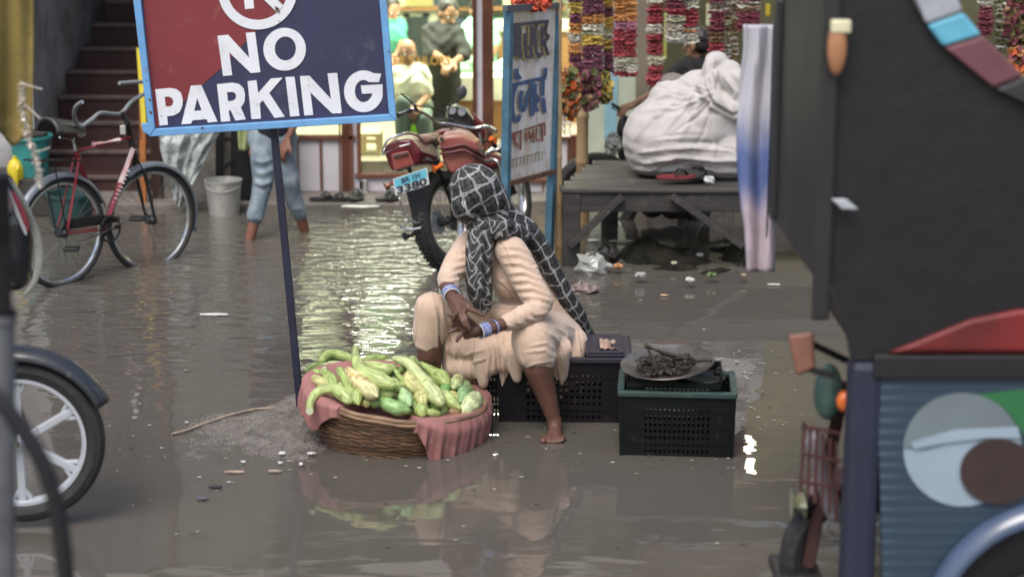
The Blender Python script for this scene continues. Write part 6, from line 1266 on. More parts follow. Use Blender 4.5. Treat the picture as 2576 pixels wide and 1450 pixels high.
# ---- red motorcycle with the number plate
M_mred = mat('motorcycle_red', (.12, .010, .016), .35, coat=.35, var=.2, dirt=.12, dcol=(.18,.12,.10)); M_mbox = mat('worn_red_box', (.22, .04, .035), .45, col2=(.30, .11, .085), scale=6, dirt=.3, dcol=(.32,.17,.12)); M_lens = mat('red_lens', (.30, .07, .06), .2, col2=(.20, .05, .045), coat=.5); M_or = mat('orange_lens', (.75, .16, .02), .2, coat=.4, var=.1); M_seat = mat('worn_seat', (.30, .20, .14), .5, col2=(.10, .03, .03), scale=7)
mo = thing('motorcycle', 'red motorcycle leaning on its stand with pale blue number plate and red side box', 'motorcycle', G(1110, 668))
dm = Vector((math.cos(1.08), math.sin(1.08), 0)); um = Vector((-.20, .10, 1)).normalized()
def M_(u, v, Y): return P(u, v, Y)
rcm = P(1117, 556, 11.9); fcm = P(1272, 488, 12.95)
def sub_empty(nm, loc, par): e = bpy.data.objects.new(nm, None); e.location = loc; link(e, par); e.matrix_parent_inverse = Matrix.Translation(-par.location); return e
nm_ = wheel_under(sub_empty('rear_wheel', rcm, mo), rcm, dm, um, .315, .052, tread=True, rimw=.03, spokes=36)
wheel_under(sub_empty('front_wheel', fcm, mo), fcm, dm, um, .31, .042, rimw=.028, spokes=36)
arcguard(fcm, dm, um, .335, .11, .3, 2.4, M_chr, mo)
MB().tube([rcm-nm_*.04, rcm-nm_*.08], [.075, .06], 20).build('brake_drum', M_alu, mo, smooth=True, auto=.6)
def ZM(x, y, Y): return P(933.4+x*.22198, 225.3+y*.22198, Y)
hull([ZM(x, y, 11.60) for x, y in ((135,690),(185,615),(300,560),(450,560),(560,700),(520,850),(260,945),(205,900))]+[ZM(x, y, 11.95) for x, y in ((260,540),(400,500),(560,530),(700,600),(790,780),(640,850))], M_mred, mo, 'tail_cowl', .03)
hull([ZM(x, y, 11.53) for x, y in ((225,735),(420,690),(495,850),(262,920))]+[ZM(x, y, 11.62) for x, y in ((215,715),(430,680),(505,860),(255,930))], M_lens, mo, 'tail_lamp', .012)
hull([ZM(x, y, 11.515) for x, y in ((245,735),(415,698),(425,735),(255,775))]+[ZM(x, y, 11.56) for x, y in ((245,735),(415,698),(425,735),(255,775))], mat('smoked_lens', (.10, .05, .05), .2, coat=.5), mo, 'lamp_band', .004)
hull([ZM(x, y, 11.66) for x, y in ((430,620),(540,690),(640,840),(480,850))]+[ZM(x, y, 12.1) for x, y in ((560,560),(760,600),(800,830),(600,860))], mat('dark_maroon', (.05, .006, .012), .35, coat=.3), mo, 'side_cover', .02)
MB().tube(smoothline([M_(962, 388, 11.6), M_(975, 352, 11.58), M_(1010, 337, 11.6), M_(1045, 338, 11.72), M_(1070, 362, 11.8), M_(1090, 382, 11.9)], 6), .009, 8).build('grab_rail', M_chr, mo, smooth=True)
MB().tube([M_(962, 388, 11.57), M_(1005, 368, 11.56), M_(1030, 362, 11.58)], .008, 8).build('rail_clip', M_chr, mo, smooth=True)
hull([ZM(x, y, 11.85) for x, y in ((505,515),(640,520),(730,575),(600,640),(540,590))]+[ZM(x, y, 12.3) for x, y in ((640,500),(800,470),(820,600))], M_seat, mo, 'seat', .02)
hull([ZM(x, y, 12.2) for x, y in ((660,505),(760,450),(930,430),(820,600),(700,570))]+[ZM(x, y, 12.6) for x, y in ((800,440),(1080,420),(1150,560))], M_mred, mo, 'fuel_tank', .04)
hull([ZM(x, y, 11.70) for x, y in ((775,640),(900,620),(1060,600),(1190,690),(1210,830),(1100,900),(890,985),(805,800))]+[ZM(x, y, 11.98) for x, y in ((840,640),(1060,600),(1250,650),(1295,800),(1180,930))], M_mbox, mo, 'side_box', .03)
hull([ZM(x, y, 11.68) for x, y in ((765,610),(830,545),(1050,525),(1190,600),(1215,690),(1060,610),(900,630),(775,655))]+[ZM(x, y, 12.0) for x, y in ((830,480),(1000,445),(1120,470),(1230,560),(1285,670))], M_mbox, mo, 'box_lid', .02)
hull([ZM(x, y, 11.80) for x, y in ((800,530),(850,490),(1010,480),(1110,520))]+[ZM(x, y, 12.0) for x, y in ((830,478),(1000,443),(1110,465),(1150,520))], mat('dusty_lid_top', (.42, .33, .31), .6, col2=(.28, .12, .10), scale=12), mo, 'lid_top', .01)
for k_, yy in ((0, 655), (1, 715)): MB().tube(smoothline([ZM(772+k_*10, yy+10, 11.69), ZM(900, yy-5, 11.67), ZM(1060, yy-30, 11.67), ZM(1195, yy+50, 11.69), ZM(1290, yy+110, 11.95)], 6), .009, 8).build('box_ridge', mat('box_ridge_maroon', (.12, .03, .035), .45), mo, smooth=True)
MB().tube([M_(1111, 349, 11.70), M_(1109, 349, 11.67)], [.022, .02], 16).build('box_cap', mat('tan_cap', (.45, .28, .18), .5), mo); MB().tube([M_(1111, 349, 11.67), M_(1110, 349, 11.66)], .012, 12).build('cap_lock', M_bblk, mo)
# plate
pq = [M_(988, 450, 11.52), M_(1074, 421, 11.57), M_(1080, 463, 11.57), M_(994, 492, 11.52)]; nq = (pq[1]-pq[0]).cross(pq[3]-pq[0]).normalized(); nq = nq if nq.y > 0 else -nq
MB().poly(pq, (), .006, nq).build('number_plate', mat('white_plate', (.60, .62, .62), .35, var=.1, dirt=.1), mo)
exq = (pq[1]-pq[0]).normalized(); eyq = (pq[0]-pq[3]).normalized(); W0 = (pq[1]-pq[0]).length; H0 = (pq[0]-pq[3]).length
def pp_(a, b, o=.001): return pq[3] + exq*W0*a + eyq*H0*b - nq*o
MB().poly([pp_(.035, .46), pp_(.965, .46), pp_(.965, .95), pp_(.035, .95)], (), .0005, nq).build('blue_field', mat('pale_blue_plate', (.15, .52, .66), .35, var=.15, dirt=.1, dcol=(.5,.55,.5)), mo)
text('3380', 'plate_digits', mat('plate_black', (.03, .035, .06), .5, var=.3, scale=40, dirt=.25, dcol=(.35,.37,.38)), mo, H0*.58, pp_(.05, .06, .0025), exq, eyq, off=.0022, sx=1.62, ext=.0004)
text('BR 1H', 'plate_letters', MATS['plate_black'], mo, H0*.42, pp_(.22, .58, .0025), exq, eyq, off=.0012, sx=1.05, ext=.0004)
MB().poly([M_(1021, 482, 11.6), M_(1072, 470, 11.63), M_(1068, 543, 11.66), M_(1058, 549, 11.66), M_(1037, 548, 11.65)], (), .015, Vector((0, 1, 0))).build('mud_flap', mat('grey_flap', (.05, .055, .065), .4, var=.4, scale=10), mo, bevel=.004)
MB().tube([M_(969, 469, 11.6), M_(992, 459, 11.62)], [.028, .022], 12).build('indicator', mat('brown_lens', (.25, .08, .05), .3), mo, smooth=True, auto=.6)
MB().tube([M_(1090, 424, 11.65), M_(1112, 415, 11.68)], [.028, .02], 12).build('indicator', M_or, mo, smooth=True, auto=.6)
MB().tube([M_(1236, 352, 12.5), M_(1246, 352, 12.48)], [.03, .022], 12).build('indicator', M_or, mo, smooth=True, auto=.6); MB().tube([M_(1215, 356, 12.6), M_(1238, 353, 12.5)], .012, 8).build('indicator_arm', M_bblk, mo)
hull([ZM(x, y, 12.78) for x, y in ((860,170),(950,140),(1130,230),(1270,370),(1310,480),(1290,570),(1190,580),(1100,450))]+[ZM(x, y, 13.05) for x, y in ((930,170),(1130,260),(1250,380),(1270,520),(1150,560))], M_mred, mo, 'headlamp_fairing', .03)
hull([ZM(x, y, 12.62) for x, y in ((870,230),(950,190),(1060,220),(1150,330),(1130,450),(980,440),(880,350))]+[ZM(x, y, 12.8) for x, y in ((850,190),(960,150),(1100,210),(1185,350),(1150,470),(960,450),(840,300))], M_bblk, mo, 'gauge_cluster', .015)
for (u, v) in ((1137, 277), (1161, 281)): MB().tube([M_(u, v, 12.612), M_(u, v, 12.60)], .026, 16).build('dial', mat('dial_glass', (.25, .27, .30), .12), mo)
MB().tube(smoothline([M_(1003, 287, 12.2), M_(1030, 277, 12.25), M_(1052, 279, 12.3), M_(1075, 290, 12.4), M_(1100, 309, 12.5), M_(1132, 312, 12.55), M_(1190, 322, 12.62), M_(1225, 318, 12.6), M_(1248, 330, 12.5)], 6), .012, 8).build('handlebar', M_chr, mo, smooth=True)
MB().tube([M_(1000, 289, 12.19), M_(1032, 277, 12.25)], .019, 10).build('grip', M_bblk, mo, smooth=True, auto=.6)
MB().tube(smoothline([M_(1008, 235, 12.15), M_(1028, 250, 12.2), M_(1044, 264, 12.25), M_(1085, 270, 12.4), M_(1125, 278, 12.55)], 6), .006, 6).tube([M_(1048, 276, 12.25), M_(1040, 262, 12.2)], .012, 6).build('lever', M_bblk, mo, smooth=True)
MB().tube(smoothline([M_(1162, 232, 12.55), M_(1155, 252, 12.56), M_(1132, 265, 12.6), M_(1128, 280, 12.6)], 5), .006, 6).build('mirror_stalk', M_bblk, mo, smooth=True)
MB().ell(M_(1161, 232, 12.54), (.034, .014, .046), Euler((0, .2, 0)).to_matrix()).build('mirror', mat('mirror_back', (.05, .055, .065), .25), mo, smooth=True)
for a_ in (((1058, 276), (1090, 296), (1118, 300)), ((1085, 272), (1110, 292), (1140, 300))): MB().tube(smoothline([M_(u, v, 12.45) for u, v in a_], 6), .004, 5).build('cable', M_bblk, mo)
eng = MB(); eng.tube([M_(1160, 470, 12.2), M_(1160, 400, 12.25)], .09, 12).box((M_(1130, 0, 12.3).x, 12.1, .18), (M_(1200, 0, 12.3).x, 12.5, .42)); eng.build('engine', mat('engine_dark', (.05, .05, .05), .5, metal=.4), mo, bevel=.01)
frm = MB(); frm.tube([M_(1075, 400, 11.9), M_(1150, 480, 12.2), M_(1220, 420, 12.5), M_(1205, 330, 12.65)], .016, 8); 
for s_ in (-1, 1): frm.tube([M_(1205, 340, 12.65)+nm_*.08*s_, fcm+nm_*.07*s_], .018, 8); frm.tube([M_(1060, 410, 11.8)+nm_*.1*s_, rcm+nm_*.1*s_], .014, 8)
frm.build('frame', M_bblk, mo, smooth=True)
cg = MB(); cg.tube(smoothline([M_(1215, 395, 12.3), M_(1242, 378, 12.25), M_(1258, 372, 12.25), M_(1262, 350, 12.3)], 5), .010, 7).tube(smoothline([M_(1222, 405, 12.2), M_(1245, 402, 12.15), M_(1258, 425, 12.15), M_(1262, 470, 12.2)], 5), .012, 7); cg.build('crash_guard', M_chr, mo, smooth=True)
organic('side_panel', [('e', M_(1238, 405, 12.35), (.09, .12, .06))], M_mred, mo, .012, 3)
sgd = MB().tube(smoothline([M_(1004, 492, 11.55), M_(1012, 530, 11.55), M_(1030, 552, 11.58), M_(1055, 560, 11.62)], 5), .007, 6).tube(smoothline([M_(1006, 572, 11.56), M_(1030, 576, 11.58), M_(1058, 572, 11.6)], 5), .007, 6).tube([M_(1030, 552, 11.58), M_(1008, 572, 11.56)], .006, 6); sgd.build('saree_guard', M_chr, mo, smooth=True)
MB().tube([M_(1018, 594, 11.6), M_(1055, 583, 11.7)], .026, 10).tube([M_(1050, 605, 11.7), M_(1062, 600, 11.75)], .02, 8).build('footrest', M_bblk, mo, smooth=True, auto=.6)
# ---- dark motorcycle parked behind the platform
m3 = thing('motorcycle', 'dark motorcycle parked behind the wooden platform, only wheels and handlebar showing', 'motorcycle', G(1650, 560))
for (u, v, nme) in ((1500, 493, 'front_wheel'), (1832, 497, 'rear_wheel')): c = P(u, v, 13.35); wheel_under(sub_empty(nme, c, m3), c, (1, .04, 0), UZ, .31, .042, rimw=.025, spokes=32)
MB().tube([P(1632, 520, 13.3), P(1650, 455, 13.3)], [.09, .08], 12).ell(P(1640, 525, 13.25), (.08, .1, .06)).ell(P(1692, 525, 13.25), (.10, .1, .07)).build('engine', mat('greasy_engine', (.05, .045, .045), .45, metal=.5, var=.5, scale=14), m3, smooth=True)
MB().tube([P(1500, 493, 13.35), P(1572, 290, 13.35)], .025, 8).tube([P(1560, 400, 13.35), P(1650, 440, 13.35), P(1832, 497, 13.35)], .03, 8).build('frame', M_bblk, m3, smooth=True)
organic('body', [('e', P(1660, 400, 13.35), (.22, .1, .1)), ('e', P(1800, 395, 13.35), (.25, .1, .07)), ('e', P(1568, 330, 13.3), (.05, .06, .12)), ('e', P(1565, 375, 13.3), (.04, .05, .08))], M_bblk, m3, .015, 3)
MB().tube(smoothline([P(1540, 262, 13.1), P(1556, 272, 13.15), P(1570, 280, 13.25), P(1590, 265, 13.4), P(1606, 255, 13.5)], 5), .012, 8).tube([P(1538, 270, 13.1), P(1560, 282, 13.15)], .006, 6).build('handlebar', M_bblk, m3, smooth=True)
crumple('grey plastic bag hanging from the dark motorcycle handlebar beside the sack', P(1541, 362, 13.1), .06, MATS['grey_polythene'], 21, flat=1.2)
# the person behind the sack whose hand rests on that handlebar
def K(u, v, d=0): return P(u, v, 13.45+d)
J = dict(head=K(1752, 112), neck=K(1752, 150), chest=K(1750, 210), pelvis=K(1745, 300), sh=[K(1715, 170), K(1790, 172)], el=[K(1650, 235, -.1), K(1800, 250)], wr=[K(1592, 262, -.25), K(1770, 300, -.1)], hip=[K(1725, 320), K(1765, 320)], kn=[K(1722, 430), K(1768, 430)], an=[K(1722, 545), K(1768, 545)])
human('person in black behind the white sack with one hand on a handlebar', J, .95, M_skin2, mat('black_cloth', (.015, .015, .016), .8), mat('dark_trousers', (.05, .05, .05), .8), .55, facing=(-.8, .5, -.1))
# ---- foreground motorcycle at the left edge
m4 = thing('motorcycle', 'close black white and red motorcycle at the left edge with silver alloy front wheel', 'motorcycle', G(50, 1330))
c4 = P(50, 1108, 7.25); d4 = Vector((1, .10, 0)); wheel_under(sub_empty('front_wheel', c4, m4), c4, d4, UZ, .330, .040, alloy=6, hubr=.035, rimw=.028, rimm=M_alu, rimr=.252)
arcguard(c4, d4, UZ, .385, .13, .42, 2.6, mat('dark_grey_fender', (.022, .025, .032), .3, coat=.4, var=.2, dirt=.15, dcol=(.2,.2,.2)), m4, 'fender', 30, .045)
fk = MB()
for s_ in (-1, 1): fk.tube([c4+Vector((0, .09*s_, 0)), P(-62, 700, 7.25)+Vector((0, .09*s_, 0))], .022, 12)
fk.build('fork', M_chr, m4, smooth=True)
fa = [(-40, 430), (20, 437), (42, 462), (68, 515), (92, 580), (96, 630), (85, 700), (58, 738), (25, 741), (0, 712), (-40, 640)]
organic('fairing', [('c', P(8, 462, 7.3), .045, P(38, 560, 7.3), .075), ('c', P(38, 560, 7.3), .075, P(36, 690, 7.3), .065), ('c', P(-30, 470, 7.3), .07, P(-30, 650, 7.3), .09), ('e', P(10, 640, 7.3), (.10, .09, .13))], mat('glossy_black_fairing', (.008, .008, .010), .15, coat=.8, var=.1), m4, .009, 4)
def strip(pts, w_, Y, m, nme):
    mb = MB(); cl_ = smoothline([P(u, v, Y) for u, v in pts], 6); mb.tube(cl_, [w_*math.sin(.25+2.6*i/(len(cl_)-1)) for i in range(len(cl_))], 8, flat=.4, up=Vector((0, 1, 0))); mb.build(nme, m, m4, smooth=True)
strip([(22, 445), (50, 490), (75, 545), (95, 605), (97, 660), (85, 710), (62, 738)], .016, 7.26, mat('translucent_trim', (.36, .36, .32), .25, var=.3, dirt=.3), 'trim')
strip([(8, 452), (30, 500), (50, 545), (66, 590)], .013, 7.215, mat('white_stripe', (.55, .56, .60), .3), 'stripe'); strip([(30, 478), (55, 530), (72, 580)], .011, 7.21, mat('crimson_stripe', (.30, .03, .05), .3), 'stripe')
strip([(-20, 455), (2, 485), (10, 530)], .014, 7.22, mat('grey_panel', (.06, .07, .09), .3), 'stripe')
MB().ell(P(14, 515, 7.20), (.028, .03, .045)).build('indicator', mat('clear_lens', (.55, .50, .48), .12, col2=(.55, .22, .12), scale=20, coat=.6), m4, smooth=True)
MB().ell(P(-70, 560, 7.3), (.2, .12, .2)).build('headlamp', M_bblk, m4, smooth=True)
# ---- near pole and black hose
pl_ = thing('pole', 'dark grey metal pole close to the camera at the left edge', 'pole', G(10, 1700))
q0 = P(9, 1500, 4.6); q1 = P(3, 440, 4.6); qm = P(8, 790, 4.6)
MB().tube([(q0.x, 4.6, -.2), (q0.x, 4.6, q0.z), qm], .030, 16).build('pipe', mat('weathered_pipe', (.16, .17, .19), .4, metal=.3, var=.4, scale=9, dirt=.3), pl_, smooth=True)
MB().tube([qm, q1], .0225, 16).build('upper_pipe', mat('matt_black_pipe', (.008, .008, .010), .7, spec=.2), pl_, smooth=True); MB().tube([qm+Vector((0, 0, -.022)), qm+Vector((0, 0, .012))], .034, 16).build('collar', M_iron, pl_, smooth=True, auto=.5)
ho_ = MB().tube(smoothline([P(-80, 960, 4.1), P(0, 1010, 4.1), P(60, 1085, 4.1), P(110, 1170, 4.1), P(145, 1290, 4.1), P(165, 1450, 4.1), P(168, 1620, 4.1), Vector((P(150, 1620, 4.1).x, 4.1, .2)), Vector((P(100, 1620, 4.1).x, 4.15, -.1))], 8), .020, 14).build('rubber_hose', mat('matt_black_hose', (.010, .010, .013), .6), smooth=True); tag(ho_, 'thick black rubber hose curving down beside the near pole', 'hose')
# ---- yellow awning cloth with plastic tassel garland at the upper left
YA = 6.9
awn = thing('awning', 'mustard yellow cloth awning hanging at the upper left corner', 'awning', P(0, 100, YA))
def awc(s, t):
    bot = 330 + 28*math.sin(s*9) + 10*math.sin(s*31) + (1-s)*-15; u = lerp(-260, 84 - 8*max(0, t-.6), s); v = lerp(-140, bot, t)
    return P(u, v, YA + .03*math.sin(s*14+t*2) + .015*math.sin(s*33))
MB().grid(awc, 60, 30).build('cloth', mat('mustard_cloth', (.26, .19, .05), .85, col2=(.15, .12, .04), scale=3, bump=.003, bscale=50, dirt=.35, dcol=(.36,.28,.14)), awn, smooth=True, solid=.006)
MB().tube([P(-260, -140, YA), P(76, -140, YA)], .015, 8).tube([(P(-200, 0, YA).x, YA, P(0, -140, YA).z), (P(-200, 0, YA).x, YA, -.2)], .02, 8).build('frame_pipe', M_iron, awn, smooth=True)
M_clear = mat('clear_tinsel', (.62, .56, .48), .15, var=.4, scale=30, spec=.8)
tg = MB(); rr = random.Random(9); path = smoothline([P(58, 208, YA-.06), P(54, 260, YA-.06), P(62, 300, YA-.06), P(72, 345, YA-.06), P(88, 385, YA-.06), P(98, 430, YA-.06), P(98, 466, YA-.06)], 14)
for i, p in enumerate(path):
    for _ in range(3):
        a = Vector((rr.uniform(-1, 1), rr.uniform(-1, 1), rr.uniform(-1, .6))).normalized(); l_ = rr.uniform(.008, .022); tg.bar(p, p+a*l_, .008, .002)
for (u0, v0, u1, v1) in ((50, 208, 106, 224), (62, 262, 102, 298), (90, 383, 126, 370), (60, 340, 80, 330)): tg.bar(P(u0, v0, YA-.07), P(u1, v1, YA-.07), .010, .003)
o = tg.build('tinsel_garland', M_clear); tag(o, 'shiny clear plastic tinsel string hanging from the mustard awning', 'garland')
# ---- rickshaw on the right
YR = 5.9
rk_ = thing('rickshaw', 'big dark hooded rickshaw passing close on the right with an eye painted on its side', 'rickshaw', (P(2300, 1450, YR).x, 6.4, 0))
M_tarp = mat('black_tarpaulin', (.0085, .0085, .011), .55, var=.4, scale=2.5, bump=.006, bscale=8); M_tarp2 = mat('grey_tarpaulin', (.030, .030, .034), .6, var=.4, scale=3, bump=.006, bscale=9)
def R_(u, v, d=0): return P(u, v, YR+d)
ye = Vector((0, 1, 0)); xf = R_(2084, 0).x; zb = R_(0, 700).z; ztp = R_(0, -40).z + .05
cnp = MB(); cnp.poly([R_(2086, -90), R_(2262, -90), R_(2300, 20), R_(2420, 130), R_(2600, 262), R_(3300, 640), R_(3300, 905), R_(2140, 905), R_(2120, 790), R_(2086, 705)], (), .02, ye)
cnp.build('side_curtain', M_tarp, rk_)  # curtain's black colour also stands for the shadow inside the rickshaw
MB().poly([R_(2150, -90, .93), R_(2262, -90, .93), R_(2300, 20, .93), R_(2420, 130, .93), R_(2600, 262, .93), R_(3300, 640, .93), R_(3300, 905, .93), R_(2150, 905, .93)], (), .02, ye).build('side_curtain', M_tarp, rk_)
rf_ = MB(); 
for (a, b2) in (((2084, -90), (2262, -90)), ((2262, -90), (2300, 20)), ((2300, 20), (2420, 130)), ((2420, 130), (2600, 262)), ((2600, 262), (3300, 640))):
    A_, B_ = R_(*a, -.01), R_(*b2, -.01); rf_.poly([A_, B_, B_+ye*.96, A_+ye*.96], (), .015, Vector((0, 0, 1)))
rf_.build('hood', M_tarp2, rk_)
# front wind curtain: a plane across the vehicle with rounded corner at the far top
fcw = MB(); zt_ = R_(0, 60).z
prof = [(0, zb), (0, 2.25), (.75, 2.25), (1.05, 2.16), (1.17, 2.0), (1.18, 1.2), (1.18, zb-.02)]
fcw.poly([Vector((xf-.01, YR+y, z)) for y, z in prof], (), .02, Vector((1, 0, 0))); fcw.build('wind_curtain', mat('dark_slate_sheet', (.006, .007, .010), .5, var=.3, scale=2), rk_)
MB().box((xf-.02, YR-.03, R_(0,800).z), (xf+.035, YR-.003, 2.25)).build('pillar', mat('grey_pillar', (.022, .021, .022), .5, var=.3, scale=4), rk_, bevel=.01); MB().box((xf-.03, YR+.92, zb), (xf+.03, YR+.98, 2.1)).build('pillar', MATS['grey_pillar'], rk_, bevel=.01)
MB().poly([R_(2090, 500, -.045), R_(2128, 500, -.045), R_(2160, 527, -.045), R_(2118, 526, -.045)], (), .012, ye).build('silver_hinge', M_alu, rk_, bevel=.004)
MB().ell(R_(2105, 120, -.05), (.03, .02, .085)).build('tan_charm', mat('tan_plastic', (.42, .20, .10), .5), rk_, smooth=True); MB().box((R_(2084,0).x, YR-.07, R_(0, 78).z), (R_(2134,0).x, YR-.035, R_(0, 45).z)).build('cream_reflector', mat('cream_reflector', (.75, .72, .48), .25), rk_, bevel=.006)
# striped trim along the hood edge
M_w1, M_w2, M_w3 = mat('trim_white', (.42, .44, .50), .5), mat('trim_sky', (.12, .42, .58), .5), mat('trim_maroon', (.16, .06, .075), .6)
def band(a0, a1, b0, b1, m): MB().poly([R_(*a0, -.03), R_(*a1, -.03), R_(*b1, -.03), R_(*b0, -.03)], (), .03, ye).build('hood_trim', m, rk_, bevel=.01)
band((2262, -90), (2380, -90), (2330, 62), (2422, 30), M_w1); band((2332, 64), (2424, 32), (2372, 118), (2470, 88), M_w2); band((2374, 120), (2472, 90), (2500, 222), (2575, 190), M_w3); band((2502, 224), (2577, 192), (2700, 320), (2760, 290), M_tarp2)
# body
M_bl = bpy.data.materials.new('painted_body'); M_bl.use_nodes = True; N, L = M_bl.node_tree.nodes, M_bl.node_tree.links; bs = N['Principled BSDF']; bs.inputs['Roughness'].default_value = .35
tc = N.new('ShaderNodeTexCoord'); sxy = N.new('ShaderNodeSeparateXYZ'); L.new(tc.outputs['Object'], sxy.inputs[0]); 
mm_ = N.new('ShaderNodeMath'); mm_.operation = 'MULTIPLY'; mm_.inputs[1].default_value = 170; L.new(sxy.outputs[2], mm_.inputs[0]); sn = N.new('ShaderNodeMath'); sn.operation = 'SINE'; L.new(mm_.outputs[0], sn.inputs[0])
rx = N.new('ShaderNodeMapRange'); rx.inputs[1].default_value = R_(2210, 0).x; rx.inputs[2].default_value = R_(2330, 0).x; rx.inputs[3].default_value = 1; rx.inputs[4].default_value = .12; L.new(sxy.outputs[0], rx.inputs[0])
ml = N.new('ShaderNodeMath'); ml.operation = 'MULTIPLY'; rs = N.new('ShaderNodeMapRange'); rs.inputs[1].default_value = .2; rs.inputs[2].default_value = 1; L.new(sn.outputs[0], rs.inputs[0]); L.new(rs.outputs[0], ml.inputs[0]); L.new(rx.outputs[0], ml.inputs[1])
mx = N.new('ShaderNodeMix'); mx.data_type = 'RGBA'; mx.inputs[6].default_value = (.030, .050, .078, 1); mx.inputs[7].default_value = (.11, .155, .20, 1); L.new(ml.outputs[0], mx.inputs[0]); L.new(mx.outputs[2], bs.inputs['Base Color'])
MB().poly([R_(2205, 945), R_(3300, 945), R_(3300, 1640), R_(2225, 1640)], (), .03, ye).build('body_panel', M_bl, rk_)
MB().poly([R_(2205, 945, .9), R_(3300, 945, .9), R_(3300, 1640, .9), R_(2225, 1640, .9)], (), .03, ye).build('body_panel', M_bl, rk_)
MB().box((R_(2128,1200).x, YR-.01, .25), (R_(2212,1200).x, YR+.10, R_(0, 905).z)).build('front_cowl', mat('navy_cowl', (.022, .026, .050), .4, var=.2, scale=3), rk_, bevel=.03)
MB().box((R_(2195,900).x, YR-.02, R_(0, 948).z), (R_(3300,0).x, YR+.96, R_(0, 888).z)).build('side_rail', mat('black_rail', (.014, .012, .014), .5), rk_, bevel=.008)
hull([R_(u, v, d) for d in (-.03, .5) for u, v in ((2225, 888), (2330, 850), (2440, 800), (2560, 776), (2900, 770), (2900, 888))], mat('red_vinyl', (.20, .018, .018), .55, col2=(.05, .008, .008), scale=2.2), rk_, 'seat', .02)
def flat(pts, d, m, nme): MB().poly([R_(u, v, d) for u, v in pts], (), .003, ye).build(nme, m, rk_)
eo = circ(2420, 1130, 148, 142, 44); 
flat(eo, -.004, mat('eye_pale_paint', (.30, .38, .46), .4, var=.12, scale=4), 'painted_eye')
flat([(2275, 1125)]+circ(2420, 1130, 149, 143, 26, math.pi, 2*math.pi, True)+[(2569, 1100), (2400, 1108), (2330, 1128)], -.008, mat('eyelid_paint', (.16, .20, .22), .4, var=.15, scale=5), 'painted_eyelid')
flat([(2290, 1112), (2400, 1080), (2560, 1072), (2566, 1100), (2480, 1100), (2380, 1112), (2300, 1128)], -.012, MATS['eye_pale_paint'], 'painted_highlight')
flat(circ(2510, 1184, 95, 82, 40), -.016, mat('iris_paint', (.045, .028, .027), .45), 'painted_iris')
flat([(2450, 992), (2700, 965), (2800, 1100), (2700, 1260), (2610, 1260), (2590, 1110), (2530, 1030)], -.0025, mat('green_paint', (.03, .16, .06), .4, var=.2), 'green_paint')
wc_ = P(2660, 1585, YR-.03); arcguard(wc_, (1, 0, 0), UZ, .45, .12, .2, 2.95, mat('blue_fender', (.06, .09, .16), .25, coat=.5, var=.2), rk_, 'fender', 34, .05); MB().lathe([(.001, 0), (.40, 0), (.40, .03), (.001, .03)], 40, Matrix.Translation(wc_+Vector((0, .02, 0))) @ Matrix.Rotation(math.pi/2, 4, 'X')).build('wheel_well', M_tarp, rk_)
wheel_under(sub_empty('rear_wheel', wc_+Vector((0, .06-.1, -.0)), rk_), wc_+Vector((0, -.06, -.05)), (1, 0, 0), UZ, .30, .045, alloy=5, rimw=.03)
# fork, lamps and front wheel
YF = YR+.45
def F_(u, v, d=0): return P(u+38, v, YF+d)
fo_ = MB(); 
for s_ in (-.08, .08): fo_.tube([F_(2085, 960, s_), F_(1995, 1420, s_)], .022, 10)
fo_.build('fork', mat('dull_red_fork', (.06, .025, .025), .4, var=.3), rk_, smooth=True)
cwf = F_(2120, 1500); cwf.z = .22; wheel_under(sub_empty('front_wheel', cwf, rk_), cwf, (1, 0, 0), UZ, .28, .045, spokes=24, rimw=.03)
arcguard(cwf, (1, 0, 0), UZ, .335, .13, .3, 2.3, mat('pinkish_fender', (.16, .12, .13), .5, col2=(.16, .06, .06), scale=4), rk_, 'fender', 24, .04)
MB().tube([F_(1952, 1262, -.05), F_(1985, 1262, -.05)], [.05, .06], 20).build('headlamp', mat('headlamp_glass', (.6, .62, .42), .1, metal=.5), rk_, smooth=True, auto=.5); MB().tube([F_(1985, 1262, -.05), F_(2030, 1255, -.05)], [.062, .02], 20).build('headlamp_shell', M_bblk, rk_, smooth=True, auto=.5)
hull([F_(u, v, d) for d in (-.33, -.27) for u, v in ((1943, 842), (2008, 834), (2012, 925), (1965, 945))], mat('amber_pink_lens', (.26, .12, .085), .5), rk_, 'indicator', .012); MB().ell(F_(2085, 1008, -.3), (.026, .024, .036)).build('indicator', M_or, rk_, smooth=True)
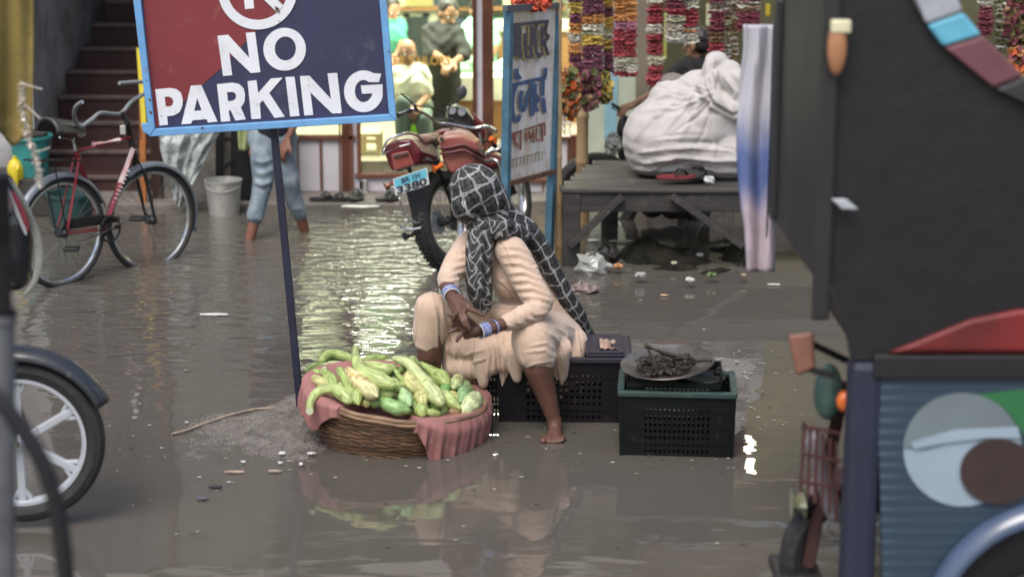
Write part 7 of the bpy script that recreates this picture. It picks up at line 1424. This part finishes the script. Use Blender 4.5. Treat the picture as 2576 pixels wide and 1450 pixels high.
MB().bar(F_(1975, 850, -.3), F_(2090, 905, -.2), .022, .022).bar(F_(1990, 925, -.3), F_(2060, 945, -.3), .02).build('handlebar', M_bblk, rk_, bevel=.004)
organic('front_mask', [('e', F_(2045, 985, -.2), (.05, .06, .10))], mat('sea_green_mask', (.07, .13, .11), .4), rk_, .012, 3); organic('front_plate', [('c', F_(2000, 1110, -.1), .022, F_(2060, 1290, -.1), .035), ('c', F_(2010, 1100, -.1), .03, F_(2030, 1180, -.1), .03)], mat('pale_lilac_shell', (.26, .24, .28), .35), rk_, .012, 3)
MB().box((F_(1950,0).x, YF-.12, F_(0,1445).z), (F_(2075,0).x, YF+.1, F_(0, 1415).z)).build('bumper', M_bblk, rk_, bevel=.01)
cr_ = MB()
for k in range(6): cr_.bar(F_(1985+16*k, 1060+10*k, -.22), F_(1975+18*k, 1235+14*k, -.22), .010)
for vv in (1070, 1140, 1210): cr_.bar(F_(1978, vv, -.225), F_(2075, vv+18, -.225), .010)
cr_.build('front_carrier', mat('rusty_carrier', (.09, .035, .032), .6, var=.4, scale=20), rk_)
# cloth streamer hanging from the hood front
stc = MB(); 
def stm(s, t):
    u = lerp(1872, 1944 - 4*math.sin(t*6), s) - 18*math.sin(max(0, min(1, (t-.1)*1.4))*3.1)*(1-s) + 18*(t > .75)*(t-.75)*(1-s)*2; v = lerp(62, 682, t); 
    return P(u, v, YR+1.2 + .02*math.sin(s*9+t*4))
stc.grid(stm, 12, 60)
cols_ = []
for j in range(61):
    for i in range(13):
        t = j/60; tt_ = t + .03*math.sin(i*.8); A1, A2, A3 = (.50, .50, .56), (.12, .17, .38), (.52, .44, .50); k1 = min(1, max(0, (tt_-.36)/.18)); k2 = min(1, max(0, (tt_-.66)/.12)); c = tuple(lerp(lerp(A1[q], A2[q], k1), A3[q], k2) for q in range(3))
        cols_.append(c)
stc.c = cols_; o = stc.build('streamer', mat('streamer_cloth', (1, 1, 1), .7, attr='Col', var=.2), smooth=True, solid=.012); tag(o, 'white and blue cloth streamer hanging at the front of the rickshaw', 'streamer')
